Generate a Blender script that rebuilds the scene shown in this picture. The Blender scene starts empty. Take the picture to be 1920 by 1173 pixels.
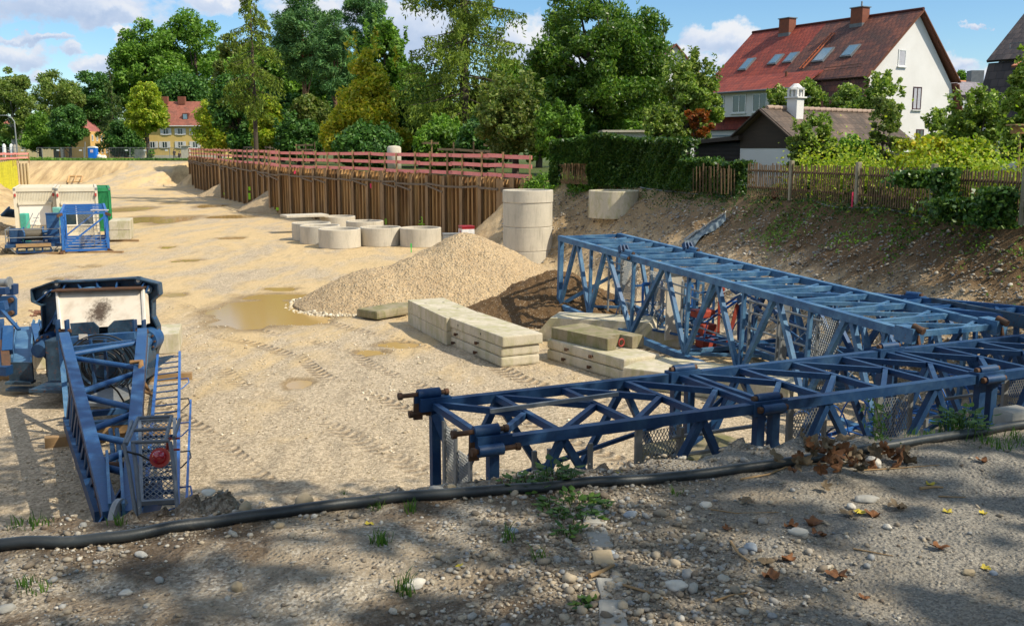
import bpy, bmesh, math, random
import numpy as np
from mathutils import Vector, Matrix, noise
random.seed(7)
RNG = np.random.default_rng(11)
PI = math.pi
SC = bpy.context.scene
COL = SC.collection
W0, H0 = 1920.0, 1173.0
FPX = 1867.0                 # focal length in photo pixels
EYE = 5.05                   # eye height above the pit floor
STREET = 3.4                 # street level above the pit floor
PITCH = math.radians(9.38)
CP, SP = math.cos(PITCH), math.sin(PITCH)

def ray(px, py):
    u = (px - 960.0) / FPX; v = -(py - 586.5) / FPX
    return Vector((u, CP + v * SP, -SP + v * CP))
def P(px, py, z=0.0):
    d = ray(px, py); t = (z - EYE) / d.z
    return Vector((d.x * t, d.y * t, z))
def Q(px, py, y):
    d = ray(px, py); t = y / d.y
    return Vector((d.x * t, y, EYE + d.z * t))

# ------------------------------------------------------------------ materials
class NT:
    def __init__(s, name):
        s.m = bpy.data.materials.new(name); s.m.use_nodes = True
        s.t = s.m.node_tree; s.t.nodes.clear()
        s.out = s.n('ShaderNodeOutputMaterial')
    def n(s, typ, **kw):
        nd = s.t.nodes.new(typ)
        for k, v in kw.items():
            if k.startswith('i_'):
                key = k[2:]
                key = int(key) if key.isdigit() else key.replace('_', ' ')
                nd.inputs[key].default_value = v
            else: setattr(nd, k, v)
        return nd
    def l(s, a, b): s.t.links.new(a, b)
    def co(s, kind='Object'):
        return s.n('ShaderNodeTexCoord').outputs[kind]
    def pos(s):
        return s.n('ShaderNodeNewGeometry').outputs['Position']
    def mapping(s, vec, scale=(1, 1, 1), loc=(0, 0, 0), rot=(0, 0, 0)):
        m = s.n('ShaderNodeMapping'); m.inputs['Scale'].default_value = scale
        m.inputs['Location'].default_value = loc; m.inputs['Rotation'].default_value = rot
        s.l(vec, m.inputs['Vector']); return m.outputs[0]
    def noise(s, vec, scale, detail=5, rough=.55, dist=0.0):
        nd = s.n('ShaderNodeTexNoise'); nd.inputs['Scale'].default_value = scale
        nd.inputs['Detail'].default_value = detail; nd.inputs['Roughness'].default_value = rough
        nd.inputs['Distortion'].default_value = dist
        s.l(vec, nd.inputs['Vector']); return nd.outputs['Fac']
    def vor(s, vec, scale, feat='F1', out='Distance', rnd=1.0):
        nd = s.n('ShaderNodeTexVoronoi', feature=feat); nd.inputs['Scale'].default_value = scale
        nd.inputs['Randomness'].default_value = rnd
        s.l(vec, nd.inputs['Vector']); return nd.outputs[out]
    def ramp(s, fac, stops, interp='LINEAR'):
        r = s.n('ShaderNodeValToRGB'); r.color_ramp.interpolation = interp
        e = r.color_ramp.elements
        while len(e) < len(stops): e.new(.5)
        for k, (p, c) in enumerate(stops):
            e[k].position = p
            e[k].color = (c, c, c, 1) if isinstance(c, (int, float)) else (*c, 1)
        s.l(fac, r.inputs[0]); return r.outputs[0]
    def mix(s, a, b, fac, mode='MIX'):
        m = s.n('ShaderNodeMix', data_type='RGBA', blend_type=mode)
        for inp, v in ((m.inputs[0], fac), (m.inputs[6], a), (m.inputs[7], b)):
            if isinstance(v, (int, float)): inp.default_value = v
            elif isinstance(v, tuple): inp.default_value = (*v, 1)
            else: s.l(v, inp)
        return m.outputs[2]
    def math(s, op, a, b=None, clamp=False):
        m = s.n('ShaderNodeMath', operation=op, use_clamp=clamp)
        for i, v in enumerate((a, b)):
            if v is None: continue
            if isinstance(v, (int, float)): m.inputs[i].default_value = v
            else: s.l(v, m.inputs[i])
        return m.outputs[0]
    def bump(s, h, strength=.3, dist=.02, normal=None):
        b = s.n('ShaderNodeBump'); b.inputs['Strength'].default_value = strength
        b.inputs['Distance'].default_value = dist
        s.l(h, b.inputs['Height'])
        if normal is not None: s.l(normal, b.inputs['Normal'])
        return b.outputs[0]
    def bsdf(s, color, rough=.7, metal=0.0, normal=None, spec=.5):
        p = s.n('ShaderNodeBsdfPrincipled')
        for key, v in (('Base Color', color), ('Roughness', rough), ('Metallic', metal)):
            if isinstance(v, tuple): p.inputs[key].default_value = (*v, 1)
            elif isinstance(v, (int, float)): p.inputs[key].default_value = v
            else: s.l(v, p.inputs[key])
        p.inputs['Specular IOR Level'].default_value = spec
        if normal is not None: s.l(normal, p.inputs['Normal'])
        return p
    def done(s, sh):
        s.l(sh if hasattr(sh, 'is_output') else sh.outputs[0], s.out.inputs[0]); return s.m

def m_mottled(name, c1, c2, scale=3.0, rough=.8, bump=.2, bscale=40, metal=0.0, stain=None, stain_amt=.5, stretch=(1, 1, 1), spec=.4, bdist=.01):
    n = NT(name); v = n.mapping(n.co(), stretch)
    c = n.mix(c1, c2, n.ramp(n.noise(v, scale, 6, .6), [(.3, 0.0), (.7, 1.0)]))
    if stain is not None:
        lo = 1.0 - stain_amt * .5
        c = n.mix(c, stain, n.ramp(n.noise(v, scale * 2.3, 8, .7, .6), [(lo - .12 - .1, 0.0), (lo - .0, 1.0)]))
    hb = n.noise(v, bscale, 4, .6)
    return n.done(n.bsdf(c, rough, metal, n.bump(hb, bump, bdist), spec))

def m_paint(name, base, faded, rust=(.16, .055, .02), scale=2.2, rough=.42, rust_amt=.36, fade_amt=.5):
    """worn steel paint: faded patches, dirt, small rust chips"""
    n = NT(name); v = n.co()
    f = n.ramp(n.noise(v, scale, 7, .65, .4), [(fade_amt - .12, 0.0), (fade_amt + .2, 1.0)])
    c = n.mix(base, faded, f)
    d = n.ramp(n.noise(v, scale * 9, 6, .7), [(.35, .62), (.65, 1.0)])
    c = n.mix(c, d, .55, 'MULTIPLY')
    r = n.ramp(n.noise(v, scale * 6.5, 9, .78, .8), [(1 - rust_amt - .03, 0.0), (1 - rust_amt + .03, 1.0)])
    c = n.mix(c, rust, r)
    ro = n.mix((rough,) * 3, (.85,) * 3, r)
    ro2 = n.mix(ro, (.7,) * 3, f)
    return n.done(n.bsdf(c, ro2, 0.0, n.bump(n.noise(v, 30, 4), .12, .004), .32))

def m_concrete(name, c1, c2, green=None, scale=1.6, dark=.0):
    n = NT(name); v = n.co()
    c = n.mix(c1, c2, n.ramp(n.noise(v, scale, 8, .62, .3), [(.3, 0.0), (.7, 1.0)]))
    sp = n.ramp(n.noise(v, 38, 4, .6), [(.35, .78), (.6, 1.0)])
    c = n.mix(c, sp, .6, 'MULTIPLY')
    st = n.mapping(v, (2.5, 2.5, .35))
    stain = n.ramp(n.noise(st, 2.2, 7, .7), [(.5, 1.0), (.75, .62)])
    c = n.mix(c, stain, .8, 'MULTIPLY')
    if green is not None:
        g = n.ramp(n.noise(n.mapping(v, (1.5, 1.5, .8)), 2.0, 8, .7, .5), [(.45, 0.0), (.62, .8)])
        c = n.mix(c, green, g)
    pit = n.ramp(n.vor(v, 26), [(.03, 0.0), (.12, 1.0)])
    h = n.math('ADD', n.math('MULTIPLY', pit, .5), n.noise(v, 55, 5, .6))
    return n.done(n.bsdf(c, .88, 0.0, n.bump(h, .28, .008), .3))

def m_flat(name, col, rough=.6, metal=0.0, spec=.4):
    n = NT(name); v = n.co()
    c = n.mix(col, tuple(x * .72 for x in col), n.ramp(n.noise(v, 7, 6, .6), [(.35, 0.0), (.75, 1.0)]))
    return n.done(n.bsdf(c, rough, metal, None, spec))

def m_leaf(name, cols, trans=.35, rough=.55):
    n = NT(name)
    rnd = n.n('ShaderNodeNewGeometry').outputs['Random Per Island']
    k = len(cols) - 1
    c = n.ramp(rnd, [(i / k, cc) for i, cc in enumerate(cols)])
    big = n.ramp(n.noise(n.co(), .55, 3), [(.35, .7), (.65, 1.15)])
    c = n.mix(c, big, 1.0, 'MULTIPLY')
    p = n.bsdf(c, rough, 0, None, .35)
    t = n.n('ShaderNodeBsdfTranslucent'); n.l(n.mix(c, (1.0, 1.15, .5), 1.0, 'MULTIPLY'), t.inputs[0])
    ms = n.n('ShaderNodeMixShader'); ms.inputs[0].default_value = trans
    n.l(p.outputs[0], ms.inputs[1]); n.l(t.outputs[0], ms.inputs[2])
    return n.done(ms.outputs[0])

def m_tiles(name, c1, c2, dirt, rows=3.0, cols=4.5, axis='UV', dirt_amt=.5):
    """roof tiles on UV in metres: scalloped rows"""
    n = NT(name)
    uv = n.n('ShaderNodeUVMap').outputs[0]
    sep = n.n('ShaderNodeSeparateXYZ'); n.l(uv, sep.inputs[0])
    row = n.math('MULTIPLY', sep.outputs[1], rows)
    rf = n.math('FRACT', row)
    rid = n.math('FLOOR', row)
    cx = n.math('ADD', n.math('MULTIPLY', sep.outputs[0], cols), n.math('MULTIPLY', n.math('MODULO', rid, 2.0), .5))
    cf = n.math('FRACT', cx); cid = n.math('FLOOR', cx)
    hx = n.math('SINE', n.math('MULTIPLY', cf, PI))
    comb = n.n('ShaderNodeCombineXYZ'); n.l(cid, comb.inputs[0]); n.l(rid, comb.inputs[1])
    wn = n.n('ShaderNodeTexWhiteNoise', noise_dimensions='2D'); n.l(comb.outputs[0], wn.inputs[0])
    c = n.mix(c1, c2, wn.outputs[0])
    big = n.ramp(n.noise(uv, .55, 8, .65, .5), [(.62 - dirt_amt * .35, 0.0), (.82 - dirt_amt * .35, 1.0)])
    c = n.mix(c, dirt, n.math('MULTIPLY', big, .85))
    edge = n.ramp(rf, [(.0, .35), (.13, 1.0)])
    edge2 = n.ramp(hx, [(.0, .45), (.25, 1.0)])
    c = n.mix(c, n.mix(edge, edge2, 1.0, 'MULTIPLY'), .8, 'MULTIPLY')
    h = n.math('ADD', n.math('MULTIPLY', n.math('SUBTRACT', 1.0, rf), .6), n.math('MULTIPLY', hx, .6))
    return n.done(n.bsdf(c, .75, 0, n.bump(h, .7, .05), .35))

# ------------------------------------------------------------------ mesh builder
class MB:
    def __init__(s): s.v = []; s.f = []; s.uv = None; s.sm = []
    def add(s, verts, faces, smooth=False):
        o = len(s.v); s.v.extend(tuple(p) for p in verts)
        for f in faces: s.f.append(tuple(i + o for i in f)); s.sm.append(smooth)
    def box(s, c, size, rz=0.0, M=None, chamfer=0.0):
        sx, sy, sz = size[0] / 2, size[1] / 2, size[2] / 2
        c = Vector(c)
        if chamfer <= 0:
            vs = [Vector((x * sx, y * sy, z * sz)) for z in (-1, 1) for y in (-1, 1) for x in (-1, 1)]
            fs = [(0, 2, 3, 1), (4, 5, 7, 6), (0, 1, 5, 4), (2, 6, 7, 3), (0, 4, 6, 2), (1, 3, 7, 5)]
        else:
            k = chamfer; bm = bmesh.new(); bmesh.ops.create_cube(bm, size=1)
            for v in bm.verts: v.co = Vector((v.co.x * 2 * sx, v.co.y * 2 * sy, v.co.z * 2 * sz))
            bmesh.ops.bevel(bm, geom=bm.edges[:], offset=k, segments=2, profile=.6, affect='EDGES')
            vs = [v.co.copy() for v in bm.verts]; bm.verts.index_update()
            fs = [tuple(v.index for v in f.verts) for f in bm.faces]; bm.free()
        R = M if M is not None else Matrix.Rotation(rz, 3, 'Z')
        s.add([R @ v + c for v in vs], fs)
        return s
    def beam(s, a, b, w, h=None, up=(0, 0, 1), e0=0.0, e1=0.0):
        a = Vector(a); b = Vector(b); h = h or w
        d = (b - a).normalized(); a = a - d * e0; b = b + d * e1
        u = Vector(up)
        if abs(d.dot(u)) > .97: u = Vector((0, 1, 0)) if abs(d.y) < .9 else Vector((1, 0, 0))
        x = d.cross(u).normalized(); y = x.cross(d).normalized()
        vs = []
        for p in (a, b):
            for sx, sy in ((-1, -1), (1, -1), (1, 1), (-1, 1)): vs.append(p + x * sx * w / 2 + y * sy * h / 2)
        s.add(vs, [(3, 2, 1, 0), (4, 5, 6, 7), (0, 1, 5, 4), (1, 2, 6, 5), (2, 3, 7, 6), (3, 0, 4, 7)])
        return s
    def tube(s, pts, r, n=8, caps=True, radii=None):
        pts = [Vector(p) for p in pts]; k = len(pts); vs = []; fs = []
        prev = None
        for i, p in enumerate(pts):
            d = (pts[min(i + 1, k - 1)] - pts[max(i - 1, 0)]).normalized()
            if prev is None:
                u = Vector((0, 0, 1)) if abs(d.z) < .9 else Vector((1, 0, 0)); x = d.cross(u).normalized()
            else: x = (prev - d * prev.dot(d)).normalized()
            prev = x; y = d.cross(x); rr = radii[i] if radii else r
            for j in range(n):
                a = 2 * PI * j / n; vs.append(p + (x * math.cos(a) + y * math.sin(a)) * rr)
        for i in range(k - 1):
            for j in range(n):
                j2 = (j + 1) % n; fs.append((i * n + j, i * n + j2, (i + 1) * n + j2, (i + 1) * n + j))
        s.add(vs, fs, True)
        if caps: s.add(vs[:n], [tuple(range(n - 1, -1, -1))]); s.add(vs[-n:], [tuple(range(n))])
        return s
    def prism(s, poly, a, b, M=None, o=(0, 0, 0)):
        """poly in local xy, extruded z from a to b, then M (3x3) and offset o"""
        n = len(poly); R = M if M is not None else Matrix.Identity(3); o = Vector(o)
        vs = [R @ Vector((x, y, a)) + o for x, y in poly] + [R @ Vector((x, y, b)) + o for x, y in poly]
        fs = [tuple(range(n - 1, -1, -1)), tuple(range(n, 2 * n))] + [(i, (i + 1) % n, n + (i + 1) % n, n + i) for i in range(n)]
        s.add(vs, fs); return s
    def lathe(s, prof, n=32, c=(0, 0, 0)):
        c = Vector(c); vs = []; fs = []; k = len(prof)
        for r, z in prof:
            for j in range(n):
                a = 2 * PI * j / n; vs.append(c + Vector((r * math.cos(a), r * math.sin(a), z)))
        for i in range(k - 1):
            for j in range(n):
                j2 = (j + 1) % n; fs.append((i * n + j, i * n + j2, (i + 1) * n + j2, (i + 1) * n + j))
        s.add(vs, fs, True); return s
    def build(s, name, mat, parent=None, smooth=None, auto=None):
        me = bpy.data.meshes.new(name)
        me.from_pydata([tuple(v) for v in s.v], [], s.f)
        sm = s.sm if smooth is None else [smooth] * len(s.f)
        me.polygons.foreach_set('use_smooth', sm)
        if mat is not None: me.materials.append(mat)
        me.update()
        if auto is not None:
            for e in me.edges: pass
        o = bpy.data.objects.new(name, me); COL.objects.link(o)
        if parent is not None: attach(o, parent)
        return o

def attach(o, parent):
    bpy.context.view_layer.update() if False else None
    o.parent = parent
    o.matrix_parent_inverse = WM[parent.name].inverted() if parent.name in WM else Matrix.Identity(4)
WM = {}
def np_mesh(name, verts, faces, mat, parent=None, smooth=True, kind=None):
    """verts (n,3), faces (m,k) numpy; all faces same size"""
    me = bpy.data.meshes.new(name); nv = len(verts); m, k = faces.shape
    me.vertices.add(nv); me.vertices.foreach_set('co', np.asarray(verts, np.float32).ravel())
    me.loops.add(m * k); me.loops.foreach_set('vertex_index', faces.astype(np.int32).ravel())
    me.polygons.add(m); me.polygons.foreach_set('loop_start', np.arange(0, m * k, k, dtype=np.int32))
    me.polygons.foreach_set('loop_total', np.full(m, k, np.int32))
    me.polygons.foreach_set('use_smooth', np.full(m, smooth, bool))
    me.update(calc_edges=True); me.validate()
    if mat is not None: me.materials.append(mat)
    o = bpy.data.objects.new(name, me); COL.objects.link(o)
    if parent is not None: attach(o, parent)
    return o

def thing(name, label, cat, loc=(0, 0, 0), group=None):
    """Empty at the thing's base; parts are built in world coordinates and parented with the inverse"""
    o = bpy.data.objects.new(name, None); COL.objects.link(o); o.empty_display_size = .2
    o.location = loc; o['label'] = label; o['category'] = cat
    if group: o['group'] = group
    WM[o.name] = Matrix.Translation(Vector(loc))
    return o
def tag(o, label=None, cat=None, group=None, kind=None):
    if label: o['label'] = label
    if cat: o['category'] = cat
    if group: o['group'] = group
    if kind: o['kind'] = kind
    return o

def uv_quad_mesh(name, quads, mat, parent=None):
    """quads: list of (4 corners, 4 uvs)"""
    me = bpy.data.meshes.new(name); vs = []; fs = []; uvs = []
    for c, u in quads:
        o = len(vs); vs += [tuple(p) for p in c]; fs.append(tuple(range(o, o + len(c)))); uvs += u
    me.from_pydata(vs, [], fs); lay = me.uv_layers.new(name='UVMap')
    for i, u in enumerate(uvs): lay.data[i].uv = u
    me.materials.append(mat); o = bpy.data.objects.new(name, me); COL.objects.link(o)
    if parent is not None: attach(o, parent)
    return o

def roof_slab(name, corners, mat, parent, thick=.09):
    """corners: eave_l, eave_r, ridge_r, ridge_l  -> closed slab with UV in metres on top face"""
    a, b, c, d = [Vector(p) for p in corners]
    nrm = (b - a).cross(d - a).normalized()
    if nrm.z < 0: nrm = -nrm
    t = nrm * thick; e = (b - a).normalized()
    def uv(p): q = p - a; x = q.dot(e); return (x, (q - e * x).length)
    top = [a, b, c, d]; bot = [p - t for p in top]
    quads = [(top, [uv(p) for p in top])]
    quads.append((bot[::-1], [(0, 0.5)] * 4))
    for i in range(4):
        j = (i + 1) % 4
        quads.append(([top[i], bot[i], bot[j], top[j]], [uv(top[i]), uv(top[i]), uv(top[j]), uv(top[j])]))
    return uv_quad_mesh(name, quads, mat, parent)

def text_mesh(s, size, mat, loc, M, parent=None, name='lettering', depth=.004):
    cu = bpy.data.curves.new('txt', 'FONT'); cu.body = s; cu.size = size; cu.extrude = depth
    cu.align_x = 'CENTER'; cu.align_y = 'CENTER'; cu.resolution_u = 3
    t = bpy.data.objects.new('txt', cu); COL.objects.link(t)
    dg = bpy.context.evaluated_depsgraph_get(); me = bpy.data.meshes.new_from_object(t.evaluated_get(dg))
    bpy.data.objects.remove(t)
    me.transform(M.to_4x4()); me.transform(Matrix.Translation(Vector(loc)))
    me.materials.clear(); me.materials.append(mat); me.name = name
    o = bpy.data.objects.new(name, me); COL.objects.link(o)
    if parent is not None: attach(o, parent)
    return o
# ------------------------------------------------------------------ camera, sun, sky
cam_d = bpy.data.cameras.new('camera'); cam_d.sensor_width = 36; cam_d.lens = 36 * FPX / W0
cam_d.clip_start = .1; cam_d.clip_end = 3000
cam = bpy.data.objects.new('camera', cam_d); COL.objects.link(cam); cam.location = (0, 0, EYE)
cam.rotation_euler = (PI / 2 - PITCH, 0, 0); SC.camera = cam
SUN_EL = math.radians(46); SUN_H = Vector((.92, -.39, 0)).normalized()
SUN_DIR = Vector((SUN_H.x * math.cos(SUN_EL), SUN_H.y * math.cos(SUN_EL), math.sin(SUN_EL)))
sd = bpy.data.lights.new('sun', 'SUN'); sd.energy = 3.7; sd.angle = math.radians(.5); sd.color = (1.0, .915, .75)
so = bpy.data.objects.new('sun', sd); COL.objects.link(so); so.rotation_euler = (-SUN_DIR).to_track_quat('-Z', 'Y').to_euler()
so.location = (30, -10, 40)
w = bpy.data.worlds.new('World'); SC.world = w; w.use_nodes = True
nt = w.node_tree; nt.nodes.clear()
class WN(NT):
    def __init__(s, t): s.t = t
n = WN(nt); s_out = n.n('ShaderNodeOutputWorld'); bg = n.n('ShaderNodeBackground')
sky = n.n('ShaderNodeTexSky', sky_type='NISHITA'); sky.sun_disc = False
sky.sun_elevation = SUN_EL; sky.sun_rotation = math.atan2(SUN_H.x, SUN_H.y)
sky.air_density = 1.0; sky.dust_density = .3; sky.ozone_density = 3.0; sky.altitude = 500
gen = n.co('Generated'); sp = n.n('ShaderNodeSeparateXYZ'); n.l(gen, sp.inputs[0])
az = n.math('ARCTAN2', sp.outputs[0], sp.outputs[1]); el = n.math('ARCSINE', sp.outputs[2])
wv_ = n.n('ShaderNodeCombineXYZ'); n.l(az, wv_.inputs[0]); n.l(el, wv_.inputs[1])
az0_, el0_ = az, el
wn1 = n.noise(wv_.outputs[0], 26, 7, .6); wn2 = n.noise(n.mapping(wv_.outputs[0], (1, 1, 1), (3.3, 1.7, 0)), 26, 7, .6)
az = n.math('ADD', az, n.math('MULTIPLY', n.math('SUBTRACT', wn1, .5), .085)); el = n.math('ADD', el, n.math('MULTIPLY', n.math('SUBTRACT', wn2, .5), .05))
CL = [(135, 5, 175, 40), (225, 30, 75, 24), (20, 105, 62, 28), (70, 140, 40, 18), (132, 92, 30, 14), (190, 118, 40, 20), (235, 75, 25, 24), (60, 70, 70, 9),
      (640, 30, 170, 46), (790, 60, 110, 60), (400, 0, 80, 22), (1000, 90, 90, 70), (1110, 110, 60, 40),
      (1330, 78, 62, 34), (1400, 88, 52, 34), (1290, 122, 60, 34), (1370, 125, 60, 22), (1250, 118, 40, 30),
      (1805, 122, 48, 26), (1845, 150, 60, 22), (1770, 135, 36, 18), (1822, 55, 14, 9)]
best = None; hgt = None
for (x, y, rx, ry) in CL:
    d = ray(x, y).normalized(); a0 = math.atan2(d.x, d.y); e0 = math.asin(d.z)
    dx = n.math('MULTIPLY', n.math('SUBTRACT', az, a0), FPX / rx)
    dy = n.math('MULTIPLY', n.math('SUBTRACT', el, e0), FPX / ry)
    q = n.math('SQRT', n.math('ADD', n.math('MULTIPLY', dx, dx), n.math('MULTIPLY', dy, dy)))
    v_ = n.math('SUBTRACT', 1.0, q)
    best = v_ if best is None else n.math('MAXIMUM', best, v_)
    hh = n.math('MULTIPLY', dy, n.math('MAXIMUM', v_, 0.0))
    hgt = hh if hgt is None else n.math('ADD', hgt, hh)
az, el = az0_, el0_
comb = n.n('ShaderNodeCombineXYZ'); n.l(az, comb.inputs[0]); n.l(n.math('MULTIPLY', el, 1.5), comb.inputs[1])
nz = n.noise(comb.outputs[0], 22, 9, .62); nz2 = n.noise(comb.outputs[0], 9, 8, .6)
# clouds elsewhere in the sky, thickened as added fill light
away = n.math('SUBTRACT', n.math('MULTIPLY', n.noise(gen, 2.6, 8, .6), 4.2), 2.0)
hi = n.math('SUBTRACT', el, .18); hi = n.math('MULTIPLY', hi, 12, True)
other = n.math('ADD', n.math('MULTIPLY', away, hi), n.math('MULTIPLY', n.math('SUBTRACT', hi, 1.0), 2.0))
base_d = n.math('MAXIMUM', n.math('MULTIPLY', best, 1.5), other)
dens = n.math('ADD', base_d, n.math('MULTIPLY', n.math('SUBTRACT', nz, .5), 2.6))
fac = n.ramp(dens, [(.0, 0.0), (.20, .45), (.55, .95)])
shade_in = n.math('ADD', n.math('MULTIPLY', hgt, 1.1), n.math('MULTIPLY', n.math('SUBTRACT', nz2, .5), 1.6))
ccol = n.ramp(n.math('ADD', n.math('MULTIPLY', shade_in, .5), .5), [(.18, (2.0, 2.7, 3.9)), (.5, (3.7, 4.1, 4.8)), (.68, (5.0, 5.0, 5.05))])
hsv = n.n('ShaderNodeHueSaturation'); hsv.inputs['Saturation'].default_value = 1.15; n.l(sky.outputs[0], hsv.inputs['Color'])
tinted = n.mix(hsv.outputs[0], (.70, .77, .79), 1.0, 'MULTIPLY')
lift = n.ramp(el, [(.16, (.76, .77, .79)), (.50, (1.62, 1.42, 1.18))]); n.l(n.mix(n.mix(tinted, ccol, fac), lift, 1.0, 'MULTIPLY'), bg.inputs[0]); bg.inputs[1].default_value = .15  # low sky dimmed, unseen upper sky brightened and warmed as added fill
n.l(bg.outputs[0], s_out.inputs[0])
SC.view_settings.view_transform = 'Standard'; SC.view_settings.look = 'None'
SC.view_settings.exposure = .64; SC.view_settings.gamma = 1.0
SC.cycles.max_bounces = 6; SC.cycles.transparent_max_bounces = 8; SC.cycles.use_denoising = True
SC.cycles.diffuse_bounces = 3; SC.cycles.glossy_bounces = 3; SC.cycles.transmission_bounces = 4; SC.cycles.caustics_reflective = False

# ------------------------------------------------------------------ terrain
crest = []
def cr(p, s): crest.append((p[0], p[1], s))
for (px, py) in ((-900, 1040), (-300, 1000), (0, 985), (280, 968), (500, 948), (780, 912), (1040, 881), (1300, 853), (1650, 820), (1920, 783)):
    cr(P(px, py, STREET), 1.25)
cr((4.6, 7.2), 1.2); cr((9, 9.5), 1.0); cr((16, 15.5), .85); cr((14.8, 20), .82)
cr((12.2, 23.2), .74); cr((10.4, 29.3), .74); cr((8.7, 35.8), .76); cr((7.1, 41), .80); cr((4.8, 45), .8); cr((2.6, 47.6), .85)
cr((1.0, 51.2), 8); cr((-7.5, 64.4), 8); cr((-18.0, 79.2), 8); cr((-16.9, 80.6), 8); cr((-28.9, 104.0), 8); cr((-30.0, 108.6), 8); cr((-41.5, 134.4), 1.0)
cr((-43.5, 148), .47); cr((-74, 147), 3.0); cr((-69.5, 139), 6); cr((-52, 97), .8); cr((-37, 60), .8); cr((-25.5, 35), .8); cr((-15, 12), .9); cr((-8, 5.2), 1.2)
CR = np.array(crest)
def seg_d(X, Y, a, b):
    ax, ay = a; bx, by = b; dx, dy = bx - ax, by - ay
    t = np.clip(((X - ax) * dx + (Y - ay) * dy) / (dx * dx + dy * dy), 0, 1)
    return np.hypot(X - ax - t * dx, Y - ay - t * dy)
def inside(X, Y, poly):
    r = np.zeros(X.shape, bool); k = len(poly)
    for i in range(k):
        x1, y1 = poly[i][:2]; x2, y2 = poly[(i + 1) % k][:2]
        c = ((y1 > Y) != (y2 > Y)) & (X < (x2 - x1) * (Y - y1) / (y2 - y1 + 1e-12) + x1)
        r ^= c
    return r
_perm = np.random.default_rng(3).random((256, 256))
def vnoise(X, Y, s):
    x = X * s; y = Y * s; xi = np.floor(x).astype(int); yi = np.floor(y).astype(int); fx = x - xi; fy = y - yi
    fx = fx * fx * (3 - 2 * fx); fy = fy * fy * (3 - 2 * fy)
    g = lambda a, b: _perm[a & 255, b & 255]
    return (g(xi, yi) * (1 - fx) + g(xi + 1, yi) * fx) * (1 - fy) + (g(xi, yi + 1) * (1 - fx) + g(xi + 1, yi + 1) * fx) * fy
def fbm(X, Y, s, o=4):
    r = 0; a = .5; t = 0
    for i in range(o): r = r + a * vnoise(X + 17.3 * i, Y + 9.1 * i, s * 2 ** i); t += a; a *= .55
    return r / t - .5
def sstep(a, b, x): t = np.clip((x - a) / (b - a), 0, 1); return t * t * (3 - 2 * t)
# puddles: photo position and half sizes -> world ellipses on the pit floor
PUD = []
for (px, py, rx, ry) in ((492, 586, 100, 24), (570, 597, 62, 10), (520, 556, 66, 6), (525, 541, 32, 3), (328, 552, 26, 4), (238, 392, 40, 5), (252, 413, 46, 7), (325, 412, 32, 7), (395, 386, 30, 3),
                         (432, 406, 40, 3), (432, 446, 24, 1.8), (315, 463, 13, 2), (360, 487, 20, 2.2), (330, 489, 8, 2), (168, 499, 18, 2),
                         (745, 645, 40, 5), (560, 718, 26, 9), (120, 522, 24, 3), (330, 380, 20, 2), (700, 660, 30, 5)):
    c = P(px, py); l = P(px - rx, py); t = P(px, py - ry); b = P(px, py + ry)
    PUD.append((c.x, (t.y + b.y) / 2, abs(c.x - l.x), abs(t.y - b.y) / 2))
def height(X, Y, detail=True):
    X = np.asarray(X, float); Y = np.asarray(Y, float)
    ins = inside(X, Y, CR)
    wob = fbm(X, Y, .45, 4) * 1.3
    z = np.zeros(X.shape)
    k = len(CR)
    for i in range(k):
        x1, y1, s = CR[i]; x2, y2, _ = CR[(i + 1) % k]
        d = seg_d(X, Y, (x1, y1), (x2, y2))
        if s < 2 and y1 > 14: d = np.maximum(d + wob * np.clip(d, 0, 1.2) * .6, 0)
        z = np.maximum(z, STREET - d * s)
    # spoil slumped at the foot of the right slope and round the shaft
    # ramp at the far end
    rx0, ry0 = -50.0, 148.0; rx1, ry1 = -53.5, 127.0
    t = np.clip((ry0 - Y) / (ry0 - ry1), 0, 1); cx = rx0 + (rx1 - rx0) * t
    ramp = 3.3 * (1 - t) - np.maximum(np.abs(X - cx) - 3.6, 0) * 1.1
    z = np.maximum(z, np.where(ins, ramp, 0))
    z = np.maximum(z, 0)
    z = np.where(ins, z, STREET)
    far = sstep(120, 160, Y); z = np.where(ins, z, STREET - .3 * far)
    # soften the break of slope where it is earth
    if detail:
        slope_m = ((z > .05) & (z < STREET - .02) & ins)
        z = z + slope_m * (fbm(X, Y, 1.1, 4) * .45 + fbm(X, Y, 5, 3) * .14 + fbm(X * .35, Y * 1.6, 1.6, 3) * .30)
        floor_m = (z <= .05) & ins
        rut = np.sin((X * .9 + Y * .25 + fbm(X, Y, .12, 2) * 9) * 7) * sstep(.5, .62, fbm(X, Y, .1, 2) + .5) * .016
        z = z + floor_m * (fbm(X, Y, .5, 5) * .05 + rut)
        for (cx, cy, ra, rb) in PUD:
            q = np.hypot((X - cx) / ra, (Y - cy) / rb) + fbm(X, Y, 1.6 / max(rb, .3), 4) * .9
            z = z - floor_m * .07 * (1 - sstep(.7, 1.15, q))
        out_m = ~ins
        near = np.exp(-np.maximum(Y - 9, 0) / 8)
        z = z + out_m * (fbm(X, Y, 1.3, 5) * .10 * near + fbm(X, Y, 6, 4) * .035 * near)
        # near bank crest: small lip
        nb = ins & (Y < 9) & (z > 2)
        z = z + nb * fbm(X, Y, 4, 3) * .08
    return z
def gz(x, y): return float(height(np.array([x]), np.array([y]))[0])
def PG(px, py, iters=30):
    """photo pixel -> point on the terrain"""
    d = ray(px, py); lo = None
    ts = np.linspace(2.0, 230, 9000) if py < 800 else np.linspace(1.5, 30, 4000)
    X = d.x * ts; Y = d.y * ts; Z = EYE + d.z * ts
    hz = height(X, Y); i = np.argmax(Z <= hz)
    return Vector((X[i], Y[i], hz[i]))
NR, NC = 760, 560
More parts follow.
